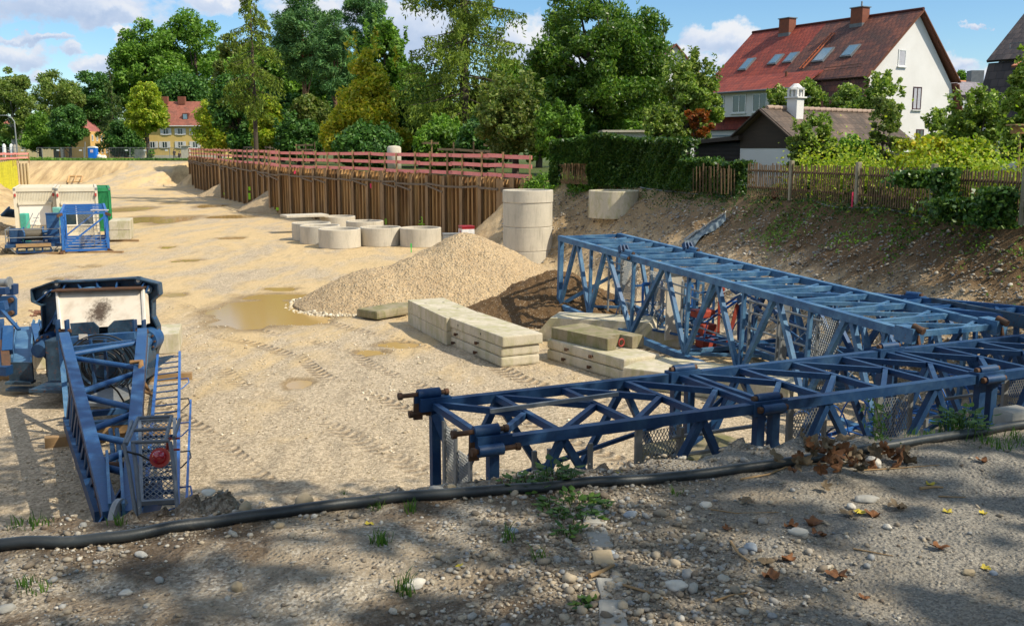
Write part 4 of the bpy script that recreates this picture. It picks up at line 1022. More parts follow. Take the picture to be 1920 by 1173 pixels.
# grey tarpaulin bundle on the slope
nT = 26; vs = []; fs = []
a = PG(1360, 416); b = PG(1283, 470) 
for i in range(nT):
    f = i / (nT - 1); p = a.lerp(b, f) ; p.z = gz(p.x, p.y) + .12; w_ = .12 + .35 * f ** 1.2
    dd = (b - a).normalized(); sd_ = Vector((-dd.y, dd.x, 0))
    for j in range(13):
        u = j / 12 * 2 - 1; q = p + sd_ * u * w_; q.z = gz(q.x, q.y) + .06 + .22 * math.sqrt(max(0, 1 - u * u)) + .07 * math.sin(j * 2.3 + f * 9) + random.uniform(-.02, .02); vs.append(q)
for i in range(nT - 1):
    for j in range(12): k = i * 13 + j; fs.append((k, k + 1, k + 14, k + 13))
mb = MB(); mb.add(vs, fs, True); tp = tag(mb.build('tarpaulin', m_mottled('grey_tarpaulin', (.13, .17, .19), (.22, .27, .30), 6, .45, .3, 20)), 'rumpled grey blue tarpaulin lying down the earth slope', 'tarpaulin')
# rope lashing over the tarpaulin
mb = MB(); pts = []
for i in range(60):
    f = i / 59; p = a.lerp(b, f); sd_ = Vector((-(b - a).normalized().y, (b - a).normalized().x, 0)); q = p + sd_ * (.05 + .06 * (1 if i % 2 else -1)); q.z = gz(q.x, q.y) + .36; pts.append(q)
mb.tube(pts, .02, 5); rp = mb.build('lashing', M_WHITE); rp.parent = tp

# ------------------------------------------------------------------ crane head lying on the left
t = thing('crane_head', 'blue crane tower head lying at lower left, white cabinet at its far end', 'crane head', (-7.5, 20.5, 0))
yp = 21.2
outl = [(67, 540), (104, 527), (180, 524), (259, 519), (302, 530), (304, 550), (291, 561), (291, 590), (300, 609), (302, 645), (295, 662), (292, 700), (270, 722), (116, 722), (97, 700), (95, 668), (84, 658), (82, 619), (88, 611), (86, 570), (68, 562)]
pts = [Q(x, y, yp) for x, y in outl]; mb = MB(); M3 = Matrix(((1, 0, 0), (0, 0, -1), (0, 1, 0)))
mb.prism([(p.x, p.z) for p in pts][::-1], -.05, .05, M3, (0, yp, 0)); mb.build('slewing_platform', M_STEEL_DARK, t)
# flanges around the plate edge and radial webs
mb = MB()
for i in range(len(pts)):
    p = pts[i]; q = pts[(i + 1) % len(pts)]
    if p.z < .2 and q.z < .2: continue
    mb.beam(p + Vector((0, -.10, 0)), q + Vector((0, -.10, 0)), .03, .24, up=(0, 1, 0))
mb.build('edge_flange', M_STEEL_DARK, t)
for (x0, y0, x1, y1) in ((125, 527, 112, 556), (73, 556, 98, 540), (185, 523, 187, 538), (151, 527, 155, 540), (222, 523, 219, 540), (272, 524, 262, 545), (281, 528, 270, 556), (88, 612, 108, 585), (291, 590, 272, 572)):
    p = Q(x0, y0 + 7, yp - .1); q = Q(x1, y1 + 3, yp - .16); mb = MB(); mb.beam(p, q, .03, .18, up=(0, 1, 0)); mb.build('web_plate', M_BLUE_MID, t)
cen = Q(187, 620, yp)
mb = MB(); mb.tube([cen + Vector((math.cos(a) * .86, -.16, .05 + math.sin(a) * .86)) for a in np.linspace(.15, PI - .15, 30)], .085, 10); mb.build('slewing_ring', M_BLUE_FADED, t)
for (x, y) in ((110, 531), (91, 549), (262, 525), (281, 541), (101, 690), (289, 678)):
    p = Q(x, y, yp - .06); mb = MB(); mb.tube([p, p - Vector((0, .1, 0))], .085, 16); mb.build('bolt_boss', M_STEEL_DARK, t)
    mb = MB(); mb.tube([p - Vector((0, .10, 0)), p - Vector((0, .108, 0))], .04, 12); mb.build('bolt_hole', M_WHITE if y < 700 else M_WHITE, t)
# gear motors
for (x, y) in ((104, 640), (287, 632)):
    p = Q(x, y, yp - .1); mb = MB(); mb.tube([p, p - Vector((0, .45, 0))], .24, 22); mb.tube([p - Vector((0, .45, 0)), p - Vector((0, .8, .05))], .15, 18); mb.build('slew_motor', M_BLUE_DARK if x < 200 else M_BLUE_MID, t)
    mb = MB()
    for k in range(10): a = k * PI / 5; q = p + Vector((math.cos(a) * .2, -.45, math.sin(a) * .2)); mb.tube([q, q - Vector((0, .04, 0))], .022, 6)
    mb.build('motor_bolts', M_RUST, t)
# white cabinet
c00 = Q(108, 546, 20.95); c10 = Q(268, 541, 20.95); c01 = Q(114, 617, 20.2); c11 = Q(272, 608, 20.2)
mb = MB(); th = Vector((0, .28, -.02)); vs = [c00, c10, c11, c01]; mb.add([*vs, *[v + th for v in vs]], [(3, 2, 1, 0), (4, 5, 6, 7), (0, 1, 5, 4), (1, 2, 6, 5), (2, 3, 7, 6), (3, 0, 4, 7)])
n = NT('cabinet_white'); v = n.pos(); sepp = n.mapping(v, (1, 1, 1), tuple(-x for x in ((c00 + c11) / 2 + Vector((0, 0, -.12)))))
dd = n.n('ShaderNodeVectorMath', operation='LENGTH'); n.l(n.mapping(sepp, (1.7, 1.0, 1.25)), dd.inputs[0])
blot = n.math('ADD', n.math('MULTIPLY', dd.outputs['Value'], 1.35), n.math('MULTIPLY', n.math('SUBTRACT', n.noise(v, 14, 8, .75), .5), 1.5))
c = n.mix((.62, .54, .43), (.46, .37, .27), n.ramp(n.noise(n.mapping(v, (3, 3, .6)), 1.2, 6, .6), [(.45, 0.0), (.7, .8)]))
c = n.mix((.075, .05, .032), c, n.ramp(blot, [(.25, 0.0), (.66, 1.0)])); M_CAB = n.done(n.bsdf(c, .5, 0, None, .4))
mb.build('cabinet_panel', M_CAB, t)
mb = MB(); mb.beam(c00 + Vector((-.05, -.02, .03)), c10 + Vector((.05, -.02, .03)), .34, .03, up=(0, 0, 1)); mb.build('cabinet_edge', M_RUST, t)
for (a, b) in ((c00, c01), (c10, c11)):
    mb = MB(); mb.beam(a + Vector((0, -.02, 0)), b + Vector((0, -.02, 0)), .045, .06, up=(0, 1, 0)); mb.build('cabinet_frame', M_WHITE, t)
# trapezoid plates and deck under the cabinet
for poly in ([(132, 606), (175, 603), (185, 612), (185, 626), (135, 628)], [(203, 612), (214, 601), (251, 598), (252, 622), (203, 626)]):
    pp = [Q(x, y, 19.9) for x, y in poly]; mb = MB(); mb.prism([(p.x, p.z) for p in pp], -.02, .02, M3, (0, 19.9, 0)); mb.build('cheek_plate', M_STEEL_DARK, t)
mb = MB(); mb.box((*Q(190, 640, 20.4).xy, .75), (1.9, 1.0, .9), 0, None, .03); mb.build('drive_housing', M_STEEL_DARK, t)
mb = MB(); mb.beam(Q(128, 638, 19.4), Q(255, 628, 19.4), .16, .14); mb.build('head_beam', M_BLUE_MID, t)
mb = MB(); p = Q(156, 631, 19.31); mb.box(p, (.17, .012, .10)); mb.build('type_plate', M_WHITE, t)
for x in (118, 262):
    p = Q(x, 620, 19.5)
    for q in (-.09, .09): mb = MB(); mb.beam(p + Vector((q, 0, -.18)), p + Vector((q, 0, .22)), .035, .16, up=(0, 1, 0)); mb.build('pin_lug', M_BLUE_DARK, t)
    mb = MB(); mb.tube([p + Vector((-.16, 0, 0)), p + Vector((.16, 0, 0))], .04, 10); mb.build('lug_pin', M_RUST, t)
# chords
def lerp3(a, b, f): return a.lerp(b, f)
TL0, TL1 = P(121, 632, 1.55), P(208, 968, .92); TR0, TR1 = P(267, 624, 1.55), P(240, 968, .92)
BL0, BL1 = P(127, 792, .22), P(190, 972, .5); BR0, BR1 = P(262, 775, .22), P(243, 972, .5)
def chord_at(a, b, py):
    lo, hi = 0.0, 1.0
    for _ in range(30):
        m = (lo + hi) / 2; p = a.lerp(b, m); z = (p - Vector((0, 0, EYE))); yy = 586.5 - FPX * ((z.y * SP + z.z * CP) / (z.y * CP - z.z * SP))
        if yy < py: lo = m
        else: hi = m
    return a.lerp(b, lo)
for (a, b) in ((TL0, TL1), (TR0, TR1)):
    mb = MB(); mb.beam(a, b, .175, .15, e0=.1); mb.build('top_chord', M_BLUE_MID, t)
    mb = MB(); mb.beam(a + Vector((0, 0, -.07)), b + Vector((0, 0, -.07)), .195, .012, e0=.1); mb.build('chord_flange', M_RUST, t)
for (a, b, a0) in ((BL0, BL1, TL0), (BR0, BR1, TR0)):
    mb = MB(); mb.beam(a, b, .15, .2); mb.build('bottom_chord', M_BLUE_DARK, t)
    mb = MB(); mb.beam(a0 + Vector((-.08 if a is BL0 else .08, 0, -.1)), a, .09, .09); mb.build('raking_post', M_BLUE_FADED, t)
for (yl, yr) in ((665, 641), (670, 690), (736, 697), (741, 766), (807, 773), (814, 831), (868, 842), (872, 888)):
    mb = MB(); mb.tube([chord_at(TL0, TL1, yl), chord_at(TR0, TR1, yr)], .048, 12); mb.build('brace', M_BLUE_MID, t)
mb = MB(); mb.beam(Q(126, 655, 18.6), Q(262, 640, 18.6), .12, .09); mb.build('brace', M_BLUE_MID, t)
for (T0, T1, B0, B1) in ((TL0, TL1, BL0, BL1), (TR0, TR1, BR0, BR1)):
    for k in range(8):
        f = k / 8; fa = .28 + .72 * f; pa = T0.lerp(T1, fa); pb = B0.lerp(B1, f + .06 * (k % 2)); mb = MB(); mb.beam(pa, pb, .06, .08); mb.build('side_post', M_BLUE_DARK, t)
        if k % 2 == 0: mb = MB(); mb.beam(pa, B0.lerp(B1, f + .125), .05, .06); mb.build('side_brace', M_BLUE_DARK, t)
# lower cross members seen through the frame
for py, m in ((752, M_BLUE_FADED), (770, M_BLUE_DARK), (790, M_BLUE_FADED)):
    a = P(135, py + 8, .35); b = P(262, py - 4, .35); mb = MB(); mb.beam(a, b, .12, .1); mb.build('cross_member', m, t)
mb = MB(); mb.box((*P(215, 735, .5).xy, .45), (.75, 1.5, .06), -.2); mb.build('service_plate', M_GALV, t)
mb = MB(); mb.box((*P(185, 715, .3).xy, .35), (1.7, 2.2, .06), -.1); mb.build('deck_plate', M_STEEL_DARK, t)
for x in (207, 219):
    a = P(x, 805, .55); b = P(x + 8, 880, .7); mb = MB(); mb.tube([a, b], .035, 8); mb.build('guide_tube', M_BLUE_FADED, t)
# cable drum coil
cc = Q(192, 686, 18.9)
for k in range(14):
    r = .26 + .032 * k; mb = MB(); mb.tube([cc + Vector((math.cos(a) * r * 1.05, .10 * math.sin(k * 1.7), math.sin(a) * r * .92)) for a in np.linspace(0, 2 * PI, 34)], .013, 6, False); mb.build('cable_turn', M_BLACK, t)
mb = MB(); mb.beam(cc + Vector((-.14, -.12, .55)), cc + Vector((-.1, -.12, -.6)), .04, .1); mb.beam(cc + Vector((.14, -.12, .55)), cc + Vector((.1, -.12, -.6)), .04, .1); mb.build('drum_bracket', M_BLUE_DARK, t)
for k, (x0, y0, x1, y1) in enumerate(((228, 665, 246, 742), (222, 690, 240, 770), (200, 715, 232, 752), (164, 690, 152, 738))):
    a = P(x0, y0, 1.3); b = P(x1, y1, .8); m = a.lerp(b, .5) + Vector((.12, 0, -.15)); mb = MB(); mb.tube([a, a.lerp(m, .5) + Vector((.04, 0, 0)), m, b], .016, 6); mb.build('control_cable', M_BLACK, t)
# sheave block at the tip
tip = TL1.lerp(TR1, .5)
for q in (-.20, -.12, -.035, .035, .12, .20):
    p = tip + Vector((q, .25, -.08)); mb = MB(); mb.beam(p + Vector((-.12, .9, 0)), p + Vector((.05, -.5, -.1)), .022, .36); mb.build('sheave_cheek', M_BLUE_MID if abs(q) > .1 else M_BLUE_DARK, t)
p = tip + Vector((0, -.02, -.05)); mb = MB(); mb.tube([p - Vector((.03, 0, 0)), p + Vector((.03, 0, 0))], .26, 24); mb.build('sheave', M_GALV, t)
p = P(217, 873, 1.05); mb = MB(); mb.tube([p - Vector((.2, 0, 0)), p + Vector((.22, 0, 0))], .055, 12); mb.build('sheave_pin', M_RUST, t)
for x in (201, 226):
    a = P(x, 858, 1.1); b = P(x + 6, 960, .98); mb = MB(); mb.beam(a, b, .035, .22); mb.build('tip_plate', M_BLUE_FADED, t)
# access ladder on the right
La, Lb = P(296, 668, .8), P(270, 968, .75); Ra, Rb = P(337, 662, .8), P(333, 968, .75)
for a, b in ((La, Lb), (Ra, Rb)): mb = MB(); mb.beam(a, b, .045, .10); mb.build('ladder_stile', M_BLUE_BRIGHT, t)
for k in range(19):
    f = (k + .6) / 19.5; mb = MB(); mb.tube([La.lerp(Lb, f), Ra.lerp(Rb, f)], .015, 6); mb.build('ladder_rung', M_BLUE_DARK, t)
u = (Ra - La); mb = MB(); expanded(mb, None, La + Vector((.06, -.2, .02)), u, Vector((.05, -1, 0)), u.length - .1, 1.1, .05, .012); mb.build('mesh_step', M_STEEL_DARK, t)
for k in range(5):
    f = .25 + k * .16; p = Ra.lerp(Rb, f); mb = MB(); mb.tube([p, p + Vector((.18, -.05, .03)), p + Vector((.26, -.25, .0)), p + Vector((.22, -.55, -.05)), p + Vector((.02, -.8, -.05))], .011, 5); mb.build('cage_hoop', M_BLACK if k % 2 else M_BLUE_BRIGHT, t)
a = Ra.lerp(Rb, .42) + Vector((.2, 0, 0)); b = Rb + Vector((.1, 0, 0)); mb = MB(); mb.beam(a, b, .03, .05); mb.build('cage_bar', M_BLUE_BRIGHT, t)
M_PLAT = m_mottled('dull_grey_steel', (.085, .10, .12), (.14, .16, .18), 6, .6, .15, 50, .2)
# grey service platform with mesh, rails and the red lamp
m0, m1, m2_, m3 = P(262, 790, 1.35), P(327, 786, 1.35), P(330, 938, 1.0), P(266, 942, 1.0)
mb = MB(); expanded(mb, None, m3, (m2_ - m3), (m0 - m3), (m2_ - m3).length, (m0 - m3).length, .07, .009); mb.build('platform_mesh', M_PLAT, t)
for a, b, w_ in ((m0, m1, .06), (m1, m2_, .06), (m2_, m3, .09), (m3, m0, .06)): mb = MB(); mb.beam(a, b, w_ * .7, .05); mb.build('platform_frame', M_PLAT, t)
f0, f1, f2, f3 = P(259, 783, 1.8), P(322, 780, 1.8), P(317, 826, 1.8), P(246, 829, 1.8)
for a, b in ((f0, f1), (f0, P(237, 832, 1.8)), (f1, P(310, 826, 1.8)), (f3, f2), (P(251, 806, 1.8), P(316, 803, 1.8)), (P(337, 786, 1.8), P(326, 820, 1.8)), (P(247, 790, 1.8), P(233, 832, 1.8))):
    mb = MB(); mb.tube([a, b], .022, 10); mb.build('rail_tube', M_PLAT, t)
for a, b in ((P(232, 832, 1.8), P(255, 968, 1.1)), (P(249, 832, 1.8), P(263, 968, 1.1)), (P(319, 828, 1.8), P(334, 968, 1.1))):
    mb = MB(); mb.tube([a, a.lerp(b, .35) + Vector((.01, 0, .02)), b], .023, 10); mb.build('rail_post', M_PLAT, t)
for (x0, x1, y) in ((266, 280, 0), ):
    pass
for f in (.2, .38, .55, .72, .88):
    a = m0.lerp(m3, f); b = m1.lerp(m2_, f); mb = MB(); mb.beam(a - Vector((0, 0, .03)), b - Vector((0, 0, .03)), .03, .04); mb.build('mesh_bearer', M_BLUE_DARK, t)
lc = P(299, 857, 1.55); ax = (Vector((0, 0, EYE)) - lc).normalized(); ax = (ax + Vector((0, 0, .55))).normalized()
ax = Vector((.02, -.88, .47)).normalized()
mb = MB(); mb.tube([lc - ax * .10, lc - ax * .04, lc], .13, 20, True, [.085, .115, .115]); mb.build('lamp_base', m_flat('lamp_red_housing', (.42, .035, .02), .4), t)
n = NT('lamp_glass'); pbs = n.bsdf((.38, .008, .018), .08, 0, None, .8); n.done(pbs)
mb = MB(); mb.tube([lc, lc + ax * .05, lc + ax * .09, lc + ax * .115], .09, 20, True, [.080, .074, .052, .018]); mb.build('lamp_lens', n.m, t)
mb = MB(); mb.tube([P(238, 846, 1.75), P(262, 852, 1.7), P(280, 862, 1.5), lc - ax * .1], .012, 6); mb.build('lamp_cable', M_BLACK, t)
mb = MB(); q = P(316, 822, 1.75); mb.beam(q, P(313, 842, 1.6), .03, .03); mb.beam(P(313, 822, 1.78), P(337, 821, 1.78), .02, .02); mb.beam(P(316, 843, 1.62), P(337, 842, 1.62), .02, .02); mb.build('lamp_bracket', m_flat('bracket_red', (.28, .03, .02), .6), t)
# sling hanging over the right chord
mb = MB(); a = chord_at(TR0, TR1, 690) + Vector((0, 0, .11)); mb.tube([a + Vector((-.15, 0, 0)), a + Vector((.05, -.02, .02)), a + Vector((.2, -.4, -.25)), P(283, 738, .75)], .03, 6); mb.tube([a + Vector((-.12, -.08, 0)), a + Vector((.06, -.1, .02)), a + Vector((.17, -.6, -.3)), P(290, 742, .72)], .03, 6)
tag(mb.build('lifting_sling', m_mottled('brown_webbing', (.30, .16, .06), (.20, .11, .04), 20, .8, .3)), 'brown fabric lifting sling hung over the right chord of the crane head', 'sling')
# packing timbers and blocks near the crane head
def timber(x0, y0, x1, y1, z, w_, lab, name='timber_beam', mat=M_TIMBER):
    mb = MB(); mb.beam(P(x0, y0, z), P(x1, y1, z), w_, z * 2 - .004 if z < .2 else .14); return tag(mb.build(name, mat), lab, 'beam', 'packing timbers by the crane head')
timber(84, 829, 320, 803, .09, .18, 'long timber beam crossing under the middle of the crane head'); timber(92, 716, 360, 704, .08, .16, 'timber beam under the white cabinet end of the crane head')
timber(165, 808, 250, 800, .22, .16, 'short timber packing piece inside the crane head frame')
slab('pale concrete block with dead leaves on it behind the left of the crane head', P(57, 640).xy, P(92, 640).xy, 1.7, 0, .5, mat=M_CONC, name='concrete_block', ch=.02)
slab('stained concrete block under the blue box sections', P(66, 693).xy, P(95, 690).xy, 1.2, 0, .42, mat=M_CONC, name='concrete_block', ch=.02)
slab('pale concrete block at the right of the crane head behind the ladder', P(298, 664).xy, P(337, 662).xy, 1.5, 0, .5, mat=M_CONC, name='concrete_block', ch=.02)
mb = MB(); 
for k in range(60):
    q = Vector((random.gauss(0, .16), random.gauss(0, .14), random.random() * .12)); c0 = P(80, 590, .5) + q; mb.box(c0, (.10, .07, .012), random.random() * 3, Matrix.Rotation(random.uniform(-1, 1), 3, (random.random(), random.random(), .3)))
tag(mb.build('dead_leaf_pile', m_mottled('dry_leaf_litter', (.22, .09, .05), (.12, .06, .035), 12, .8)), 'little heap of dry leaves on the concrete block', 'leaves')
# ---- loose steel parts at the left edge
t = thing('steel_channel', 'grey blue steel channel lying on packing beside the blue box sections', 'steel beam', (*P(45, 680).xy, 0))
a, b = P(47, 613, .62), P(41, 682, .62); mb = MB(); mb.beam(a, b, .40, .03); mb.beam(a - Vector((.20, 0, -.05)), b - Vector((.20, 0, -.05)), .03, .16); mb.beam(a + Vector((.20, 0, .05)), b + Vector((.20, 0, .05)), .03, .16); mb.build('channel', M_BLUE_FADED, t)
mb = MB(); mb.box(b + Vector((0, -.06, -.16)), (.5, .05, .42)); mb.build('end_plate', M_STEEL_DARK, t)
for zz in (.12, .26): mb = MB(); mb.box((b.x, b.y - .12, zz), (.52, .26, .05)); mb.build('foot_flange', M_STEEL_DARK, t)
mb = MB(); mb.box((a.x, a.y, .3), (.5, .3, .58)); mb.build('rear_web', M_STEEL_DARK, t)
t = thing('box_section', 'pair of light blue box sections on the stained concrete block', 'steel beam', (*P(76, 670).xy, 0), None)
for dx in (0, .21):
    a = P(66, 612, .75) + Vector((dx, 0, 0)); b = P(77, 660, .62) + Vector((dx * .9, 0, 0)); d = (b - a).normalized(); mb = MB(); mb.beam(a, b, .17, .17); mb.build('box_tube', M_BLUE_MID, t)
    mb = MB(); mb.beam(b - d * .01, b + d * .004, .12, .12); mb.build('open_end', M_BLACK, t)
    for q in (-.07, .07): mb = MB(); mb.beam(a + Vector((q, 0, 0)), a + Vector((q, .12, .14)), .025, .1); mb.build('fork_lug', M_BLUE_FADED, t)
t = thing('trolley_frame', 'blue roller trolley frame cut off by the left edge', 'crane part', (*P(10, 690).xy, 0))
yb = 22.0
mb = MB(); o_ = [Q(x, y, yb) for x, y in ((-30, 556), (26, 554), (31, 560), (31, 590), (24, 594), (-30, 596))]; mb.prism([(p.x, p.z) for p in o_][::-1], -.04, .04, M3, (0, yb, 0)); mb.build('side_plate', M_BLUE_MID, t)
for (x, y) in ((22, 562), (23, 586), (1, 550)): p = Q(x, y, yb - .05); mb = MB(); mb.tube([p, p - Vector((0, .1, 0))], .055, 10); mb.build('roller_bolt', M_RUST, t)
mb = MB(); o_ = [Q(x, y, yb + .25) for x, y in ((17, 532), (30, 533), (30, 552), (17, 552))]; mb.prism([(p.x, p.z) for p in o_][::-1], -.12, .12, M3, (0, yb + .25, 0)); mb.build('bracket_box', M_BLUE_DARK, t)
mb = MB(); p = Q(-5, 530, yb + .1); q = Q(16, 530, yb + .1); mb.tube([p, q], .09, 14); mb.tube([q, q + Vector((.04, 0, 0))], .14, 14); mb.build('roller', M_GALV, t)
for (x0, y0, x1, y1, w_, m) in ((-20, 545, 14, 545, .2, M_BLUE_DARK), (4, 582, 36, 618, .07, M_BLUE_MID), (2, 600, 2, 700, .12, M_BLUE_DARK), (-10, 575, 12, 572, .26, M_BLUE_MID), (8, 640, 12, 690, .16, M_RUST), (-20, 668, 14, 664, .06, M_GALV), (-20, 682, 16, 678, .06, M_GALV), (16, 614, 14, 660, .2, M_BLUE_MID), (-20, 692, 18, 694, .26, M_BLUE_DARK)):
    mb = MB(); mb.beam(Q(x0, y0, yb - .4 - (y0 - 540) * .012), Q(x1, y1, yb - .4 - (y1 - 540) * .012), w_, w_ * .7); mb.build('frame_member', m, t)
timber(-20, 707, 48, 701, .07, .16, 'packing timber under the steel channel at the left edge')
timber(22, 590 + 30, 62, 618, .07, .14, 'packing timber under the far end of the steel channel')

# ------------------------------------------------------------------ winch platform, small tower section, containers
def Cx(px, D): return (px - 960) / 1890.0 * D
D0 = 48.0
t = thing('winch_platform', 'blue hoisting winch on a railed steel platform in front of the containers', 'winch', (Cx(60, D0), D0, 0))
xc = Cx(60, D0); hw = 1.28
mb = MB(); mb.box((xc, D0 + .9, .52), (2.7, 1.9, .18)); mb.build('platform_deck', M_BLUE_DARK, t)
mb = MB(); mb.box((xc, D0 - .08, .55), (1.65, .1, .2)); mb.build('timber_board', M_TIMBER, t)
for (zz) in (.12, .40): mb = MB(); mb.box((xc, D0 + .05, zz), (1.6, .16, .08)); mb.build('base_beam', M_BLUE_DARK, t)
for xx in (-.8, -.35, .0, .4, .8): mb = MB(); mb.box((xc + xx, D0 + .05, .26), (.08, .14, .22)); mb.build('base_stud', M_BLUE_DARK, t)
for sg in (-1, 1): mb = MB(); mb.beam((xc + sg * 1.15, D0, .45), (xc + sg * .8, D0 + .05, .02), .05, .05); mb.build('foot_strut', M_GALV, t)
mb = MB(); mb.tube([(xc - .42, D0 + .8, 1.12), (xc + .42, D0 + .8, 1.12)], .38, 26); mb.build('rope_drum', m_mottled('greasy_wire_rope', (.075, .062, .045), (.14, .12, .085), 30, .6, .5, 60, .3, stretch=(8, 1, 1)), t)
for sg in (-1, 1): mb = MB(); mb.tube([(xc + sg * .44, D0 + .8, 1.12), (xc + sg * .50, D0 + .8, 1.12)], .48, 26); mb.build('drum_flange', M_BLUE_MID, t)
mb = MB(); mb.box((xc - .85, D0 + .8, 1.05), (.6, .7, .9), 0, None, .08); mb.build('gear_case', M_BLUE_DARK, t)
mb = MB(); mb.tube([(xc - .55, D0 + .4, 1.2), (xc - .62, D0 + .35, 1.2)], .33, 20); mb.build('brake_drum', M_BLUE_MID, t)
mb = MB(); mb.box((xc + .95, D0 + .9, 1.45), (.62, .6, 1.75), 0, None, .03); mb.build('control_cabinet', M_BLUE_MID, t)
mb = MB(); mb.box((xc + .95, D0 + .9, 2.35), (.66, .64, .06)); mb.build('cabinet_lid', M_BLUE_DARK, t)
mb = MB(); mb.box((xc + .6, D0 + .55, .95), (.3, .3, .35), 0, None, .03); mb.tube([(xc + .7, D0 + .3, 1.3), (xc + .45, D0 + .3, 1.3)], .1, 10); mb.build('motor', M_BLUE_MID, t)
for zz in (1.5, 1.02):
    for (a, b) in (((xc - hw, D0, zz), (xc + hw, D0 + .0, zz)), ((xc - hw, D0, zz), (xc - hw + .1, D0 + 1.8, zz)), ((xc + hw, D0, zz), (xc + hw, D0 + 1.8, zz))):
        mb = MB(); mb.tube([a, b], .024, 8); mb.build('guard_rail', M_GALV, t)
for (x, y) in ((-hw, 0), (hw, 0), (-hw + .1, 1.8), (hw, 1.8), (-hw + .05, .9)): mb = MB(); mb.tube([(xc + x, D0 + y, .5), (xc + x, D0 + y, 1.55)], .026, 8); mb.build('rail_post', M_GALV, t)
# stair rails behind
mb = MB(); mb.beam((xc - .15, D0 + 1.4, 1.3), (xc + .25, D0 + 2.4, 2.3), .03, .03); mb.beam((xc - .45, D0 + 1.4, 1.3), (xc - .05, D0 + 2.4, 2.3), .03, .03)
for k in range(6): mb.beam((xc - .45 + .08 * k, D0 + 1.4 + .2 * k, 1.0 + .2 * k), (xc - .15 + .08 * k, D0 + 1.4 + .2 * k, 1.0 + .2 * k), .03, .03)
mb.build('step_rail', M_GALV, t)
t.rotation_euler.z = .40; t.scale = (.93, 1, .80); t.location.x -= .25
mb = MB(); mb.box((Cx(37, 50.8), 50.8, .9), (.36, .36, 1.8), 0, None, .05); tag(mb.build('green_tank', m_flat('mint_plastic', (.10, .48, .34), .4)), 'mint green upright tank in front of the left white container', 'tank')
mb = MB(); mb.box((Cx(100, 52.5), 52.5, 1.0), (.4, .3, 2.0), 0, None, .04); tag(mb.build('green_tank', m_flat('mint_plastic_pale', (.22, .55, .45), .4)), 'second mint green tank half hidden behind the blue winch cabinet', 'tank')
mb = MB(); mb.box((xc, D0 + .2, .04), (2.3, .2, .08)); tag(mb.build('timber_beam', M_TIMBER), 'timber beam under the front of the winch platform', 'beam')

# small bright blue tower section standing on its end frame toward the camera
t = thing('tower_section', 'small bright blue lattice section with a closely barred top beside the winch', 'crane truss', (Cx(161.5, 48.6), 48.6, 0), 'crane lattice sections')
f = 48.6; x0, x1 = Cx(119, f), Cx(204, f); z0, z1 = .15, 1.93; yb2 = f + 8.2
def cb(a, b, w_, nm='chord', m=M_BLUE_BRIGHT): mb = MB(); mb.beam(a, b, w_, w_); mb.build(nm, m, t)
for x in (x0, x1):
    for z in (z0, z1): cb((x, f, z), (x, yb2, z), .12)
    for y in (f, yb2): cb((x, y, z0), (x, y, z1), .12, 'post')
    for k in range(4):
        ya, yb_ = f + k * 8.2 / 4, f + (k + 1) * 8.2 / 4; cb((x, ya, z0 if k % 2 else z1), (x, yb_, z1 if k % 2 else z0), .08, 'diagonal'); cb((x, yb_, z0), (x, yb_, z1), .07, 'post')
for y in np.linspace(f, yb2, 6): cb((x0, y, z1), (x1, y, z1), .07, 'cross_bar'); cb((x0, y, z0), (x1, y, z0), .11, 'cross_bar')
cb((x0, f - .02, z0 + .1), (x1, f - .02, z1 - .1), .08, 'diagonal'); cb((x0, yb2, z0 + .1), (x1, yb2, z1 - .1), .08, 'diagonal')
for x in (x0, x1):
    for z in (z0, z1):
        mb = MB(); sg = -1 if x == x0 else 1; mb.beam((x - .05 * sg, f - .03, z), (x + .2 * sg, f - .12, z - .12), .10, .12); mb.build('end_lug', M_RUST, t)
mb = MB(); expanded(mb, None, Vector((Cx(148, f) , f + 1.2, z0 + .2)), Vector((1, .2, 0)), Vector((0, 0, 1)), .75, 1.6, .07, .012); mb.build('mesh_panel', M_GALV, t)
for k in range(9): mb = MB(); mb.beam((Cx(178, f), f + 1.5, z0 + .3 + k * .19), (Cx(190, f), f + 1.7, z0 + .3 + k * .19), .025, .03); mb.build('ladder_rung', M_GALV, t)
for px in (178, 190): mb = MB(); mb.beam((Cx(px, f), f + 1.6, z0), (Cx(px, f), f + 1.6, z1), .04, .05); mb.build('ladder_stile', M_GALV, t)
t.rotation_euler.z = .40; t.scale.x = .93; t.location.x -= .30
mb = MB(); mb.box((Cx(164, f), f + 1.0, z1 + .10), (.85, .12, .05)); tag(mb.build('white_bar', M_WHITE), 'short white bar lying on top of the small blue section', 'bar')
mb = MB(); mb.box(((x0 + x1) / 2, f + .1, .04), (2.9, .22, .08)); tag(mb.build('timber_beam', M_TIMBER), 'timber beam under the small blue tower section', 'beam')

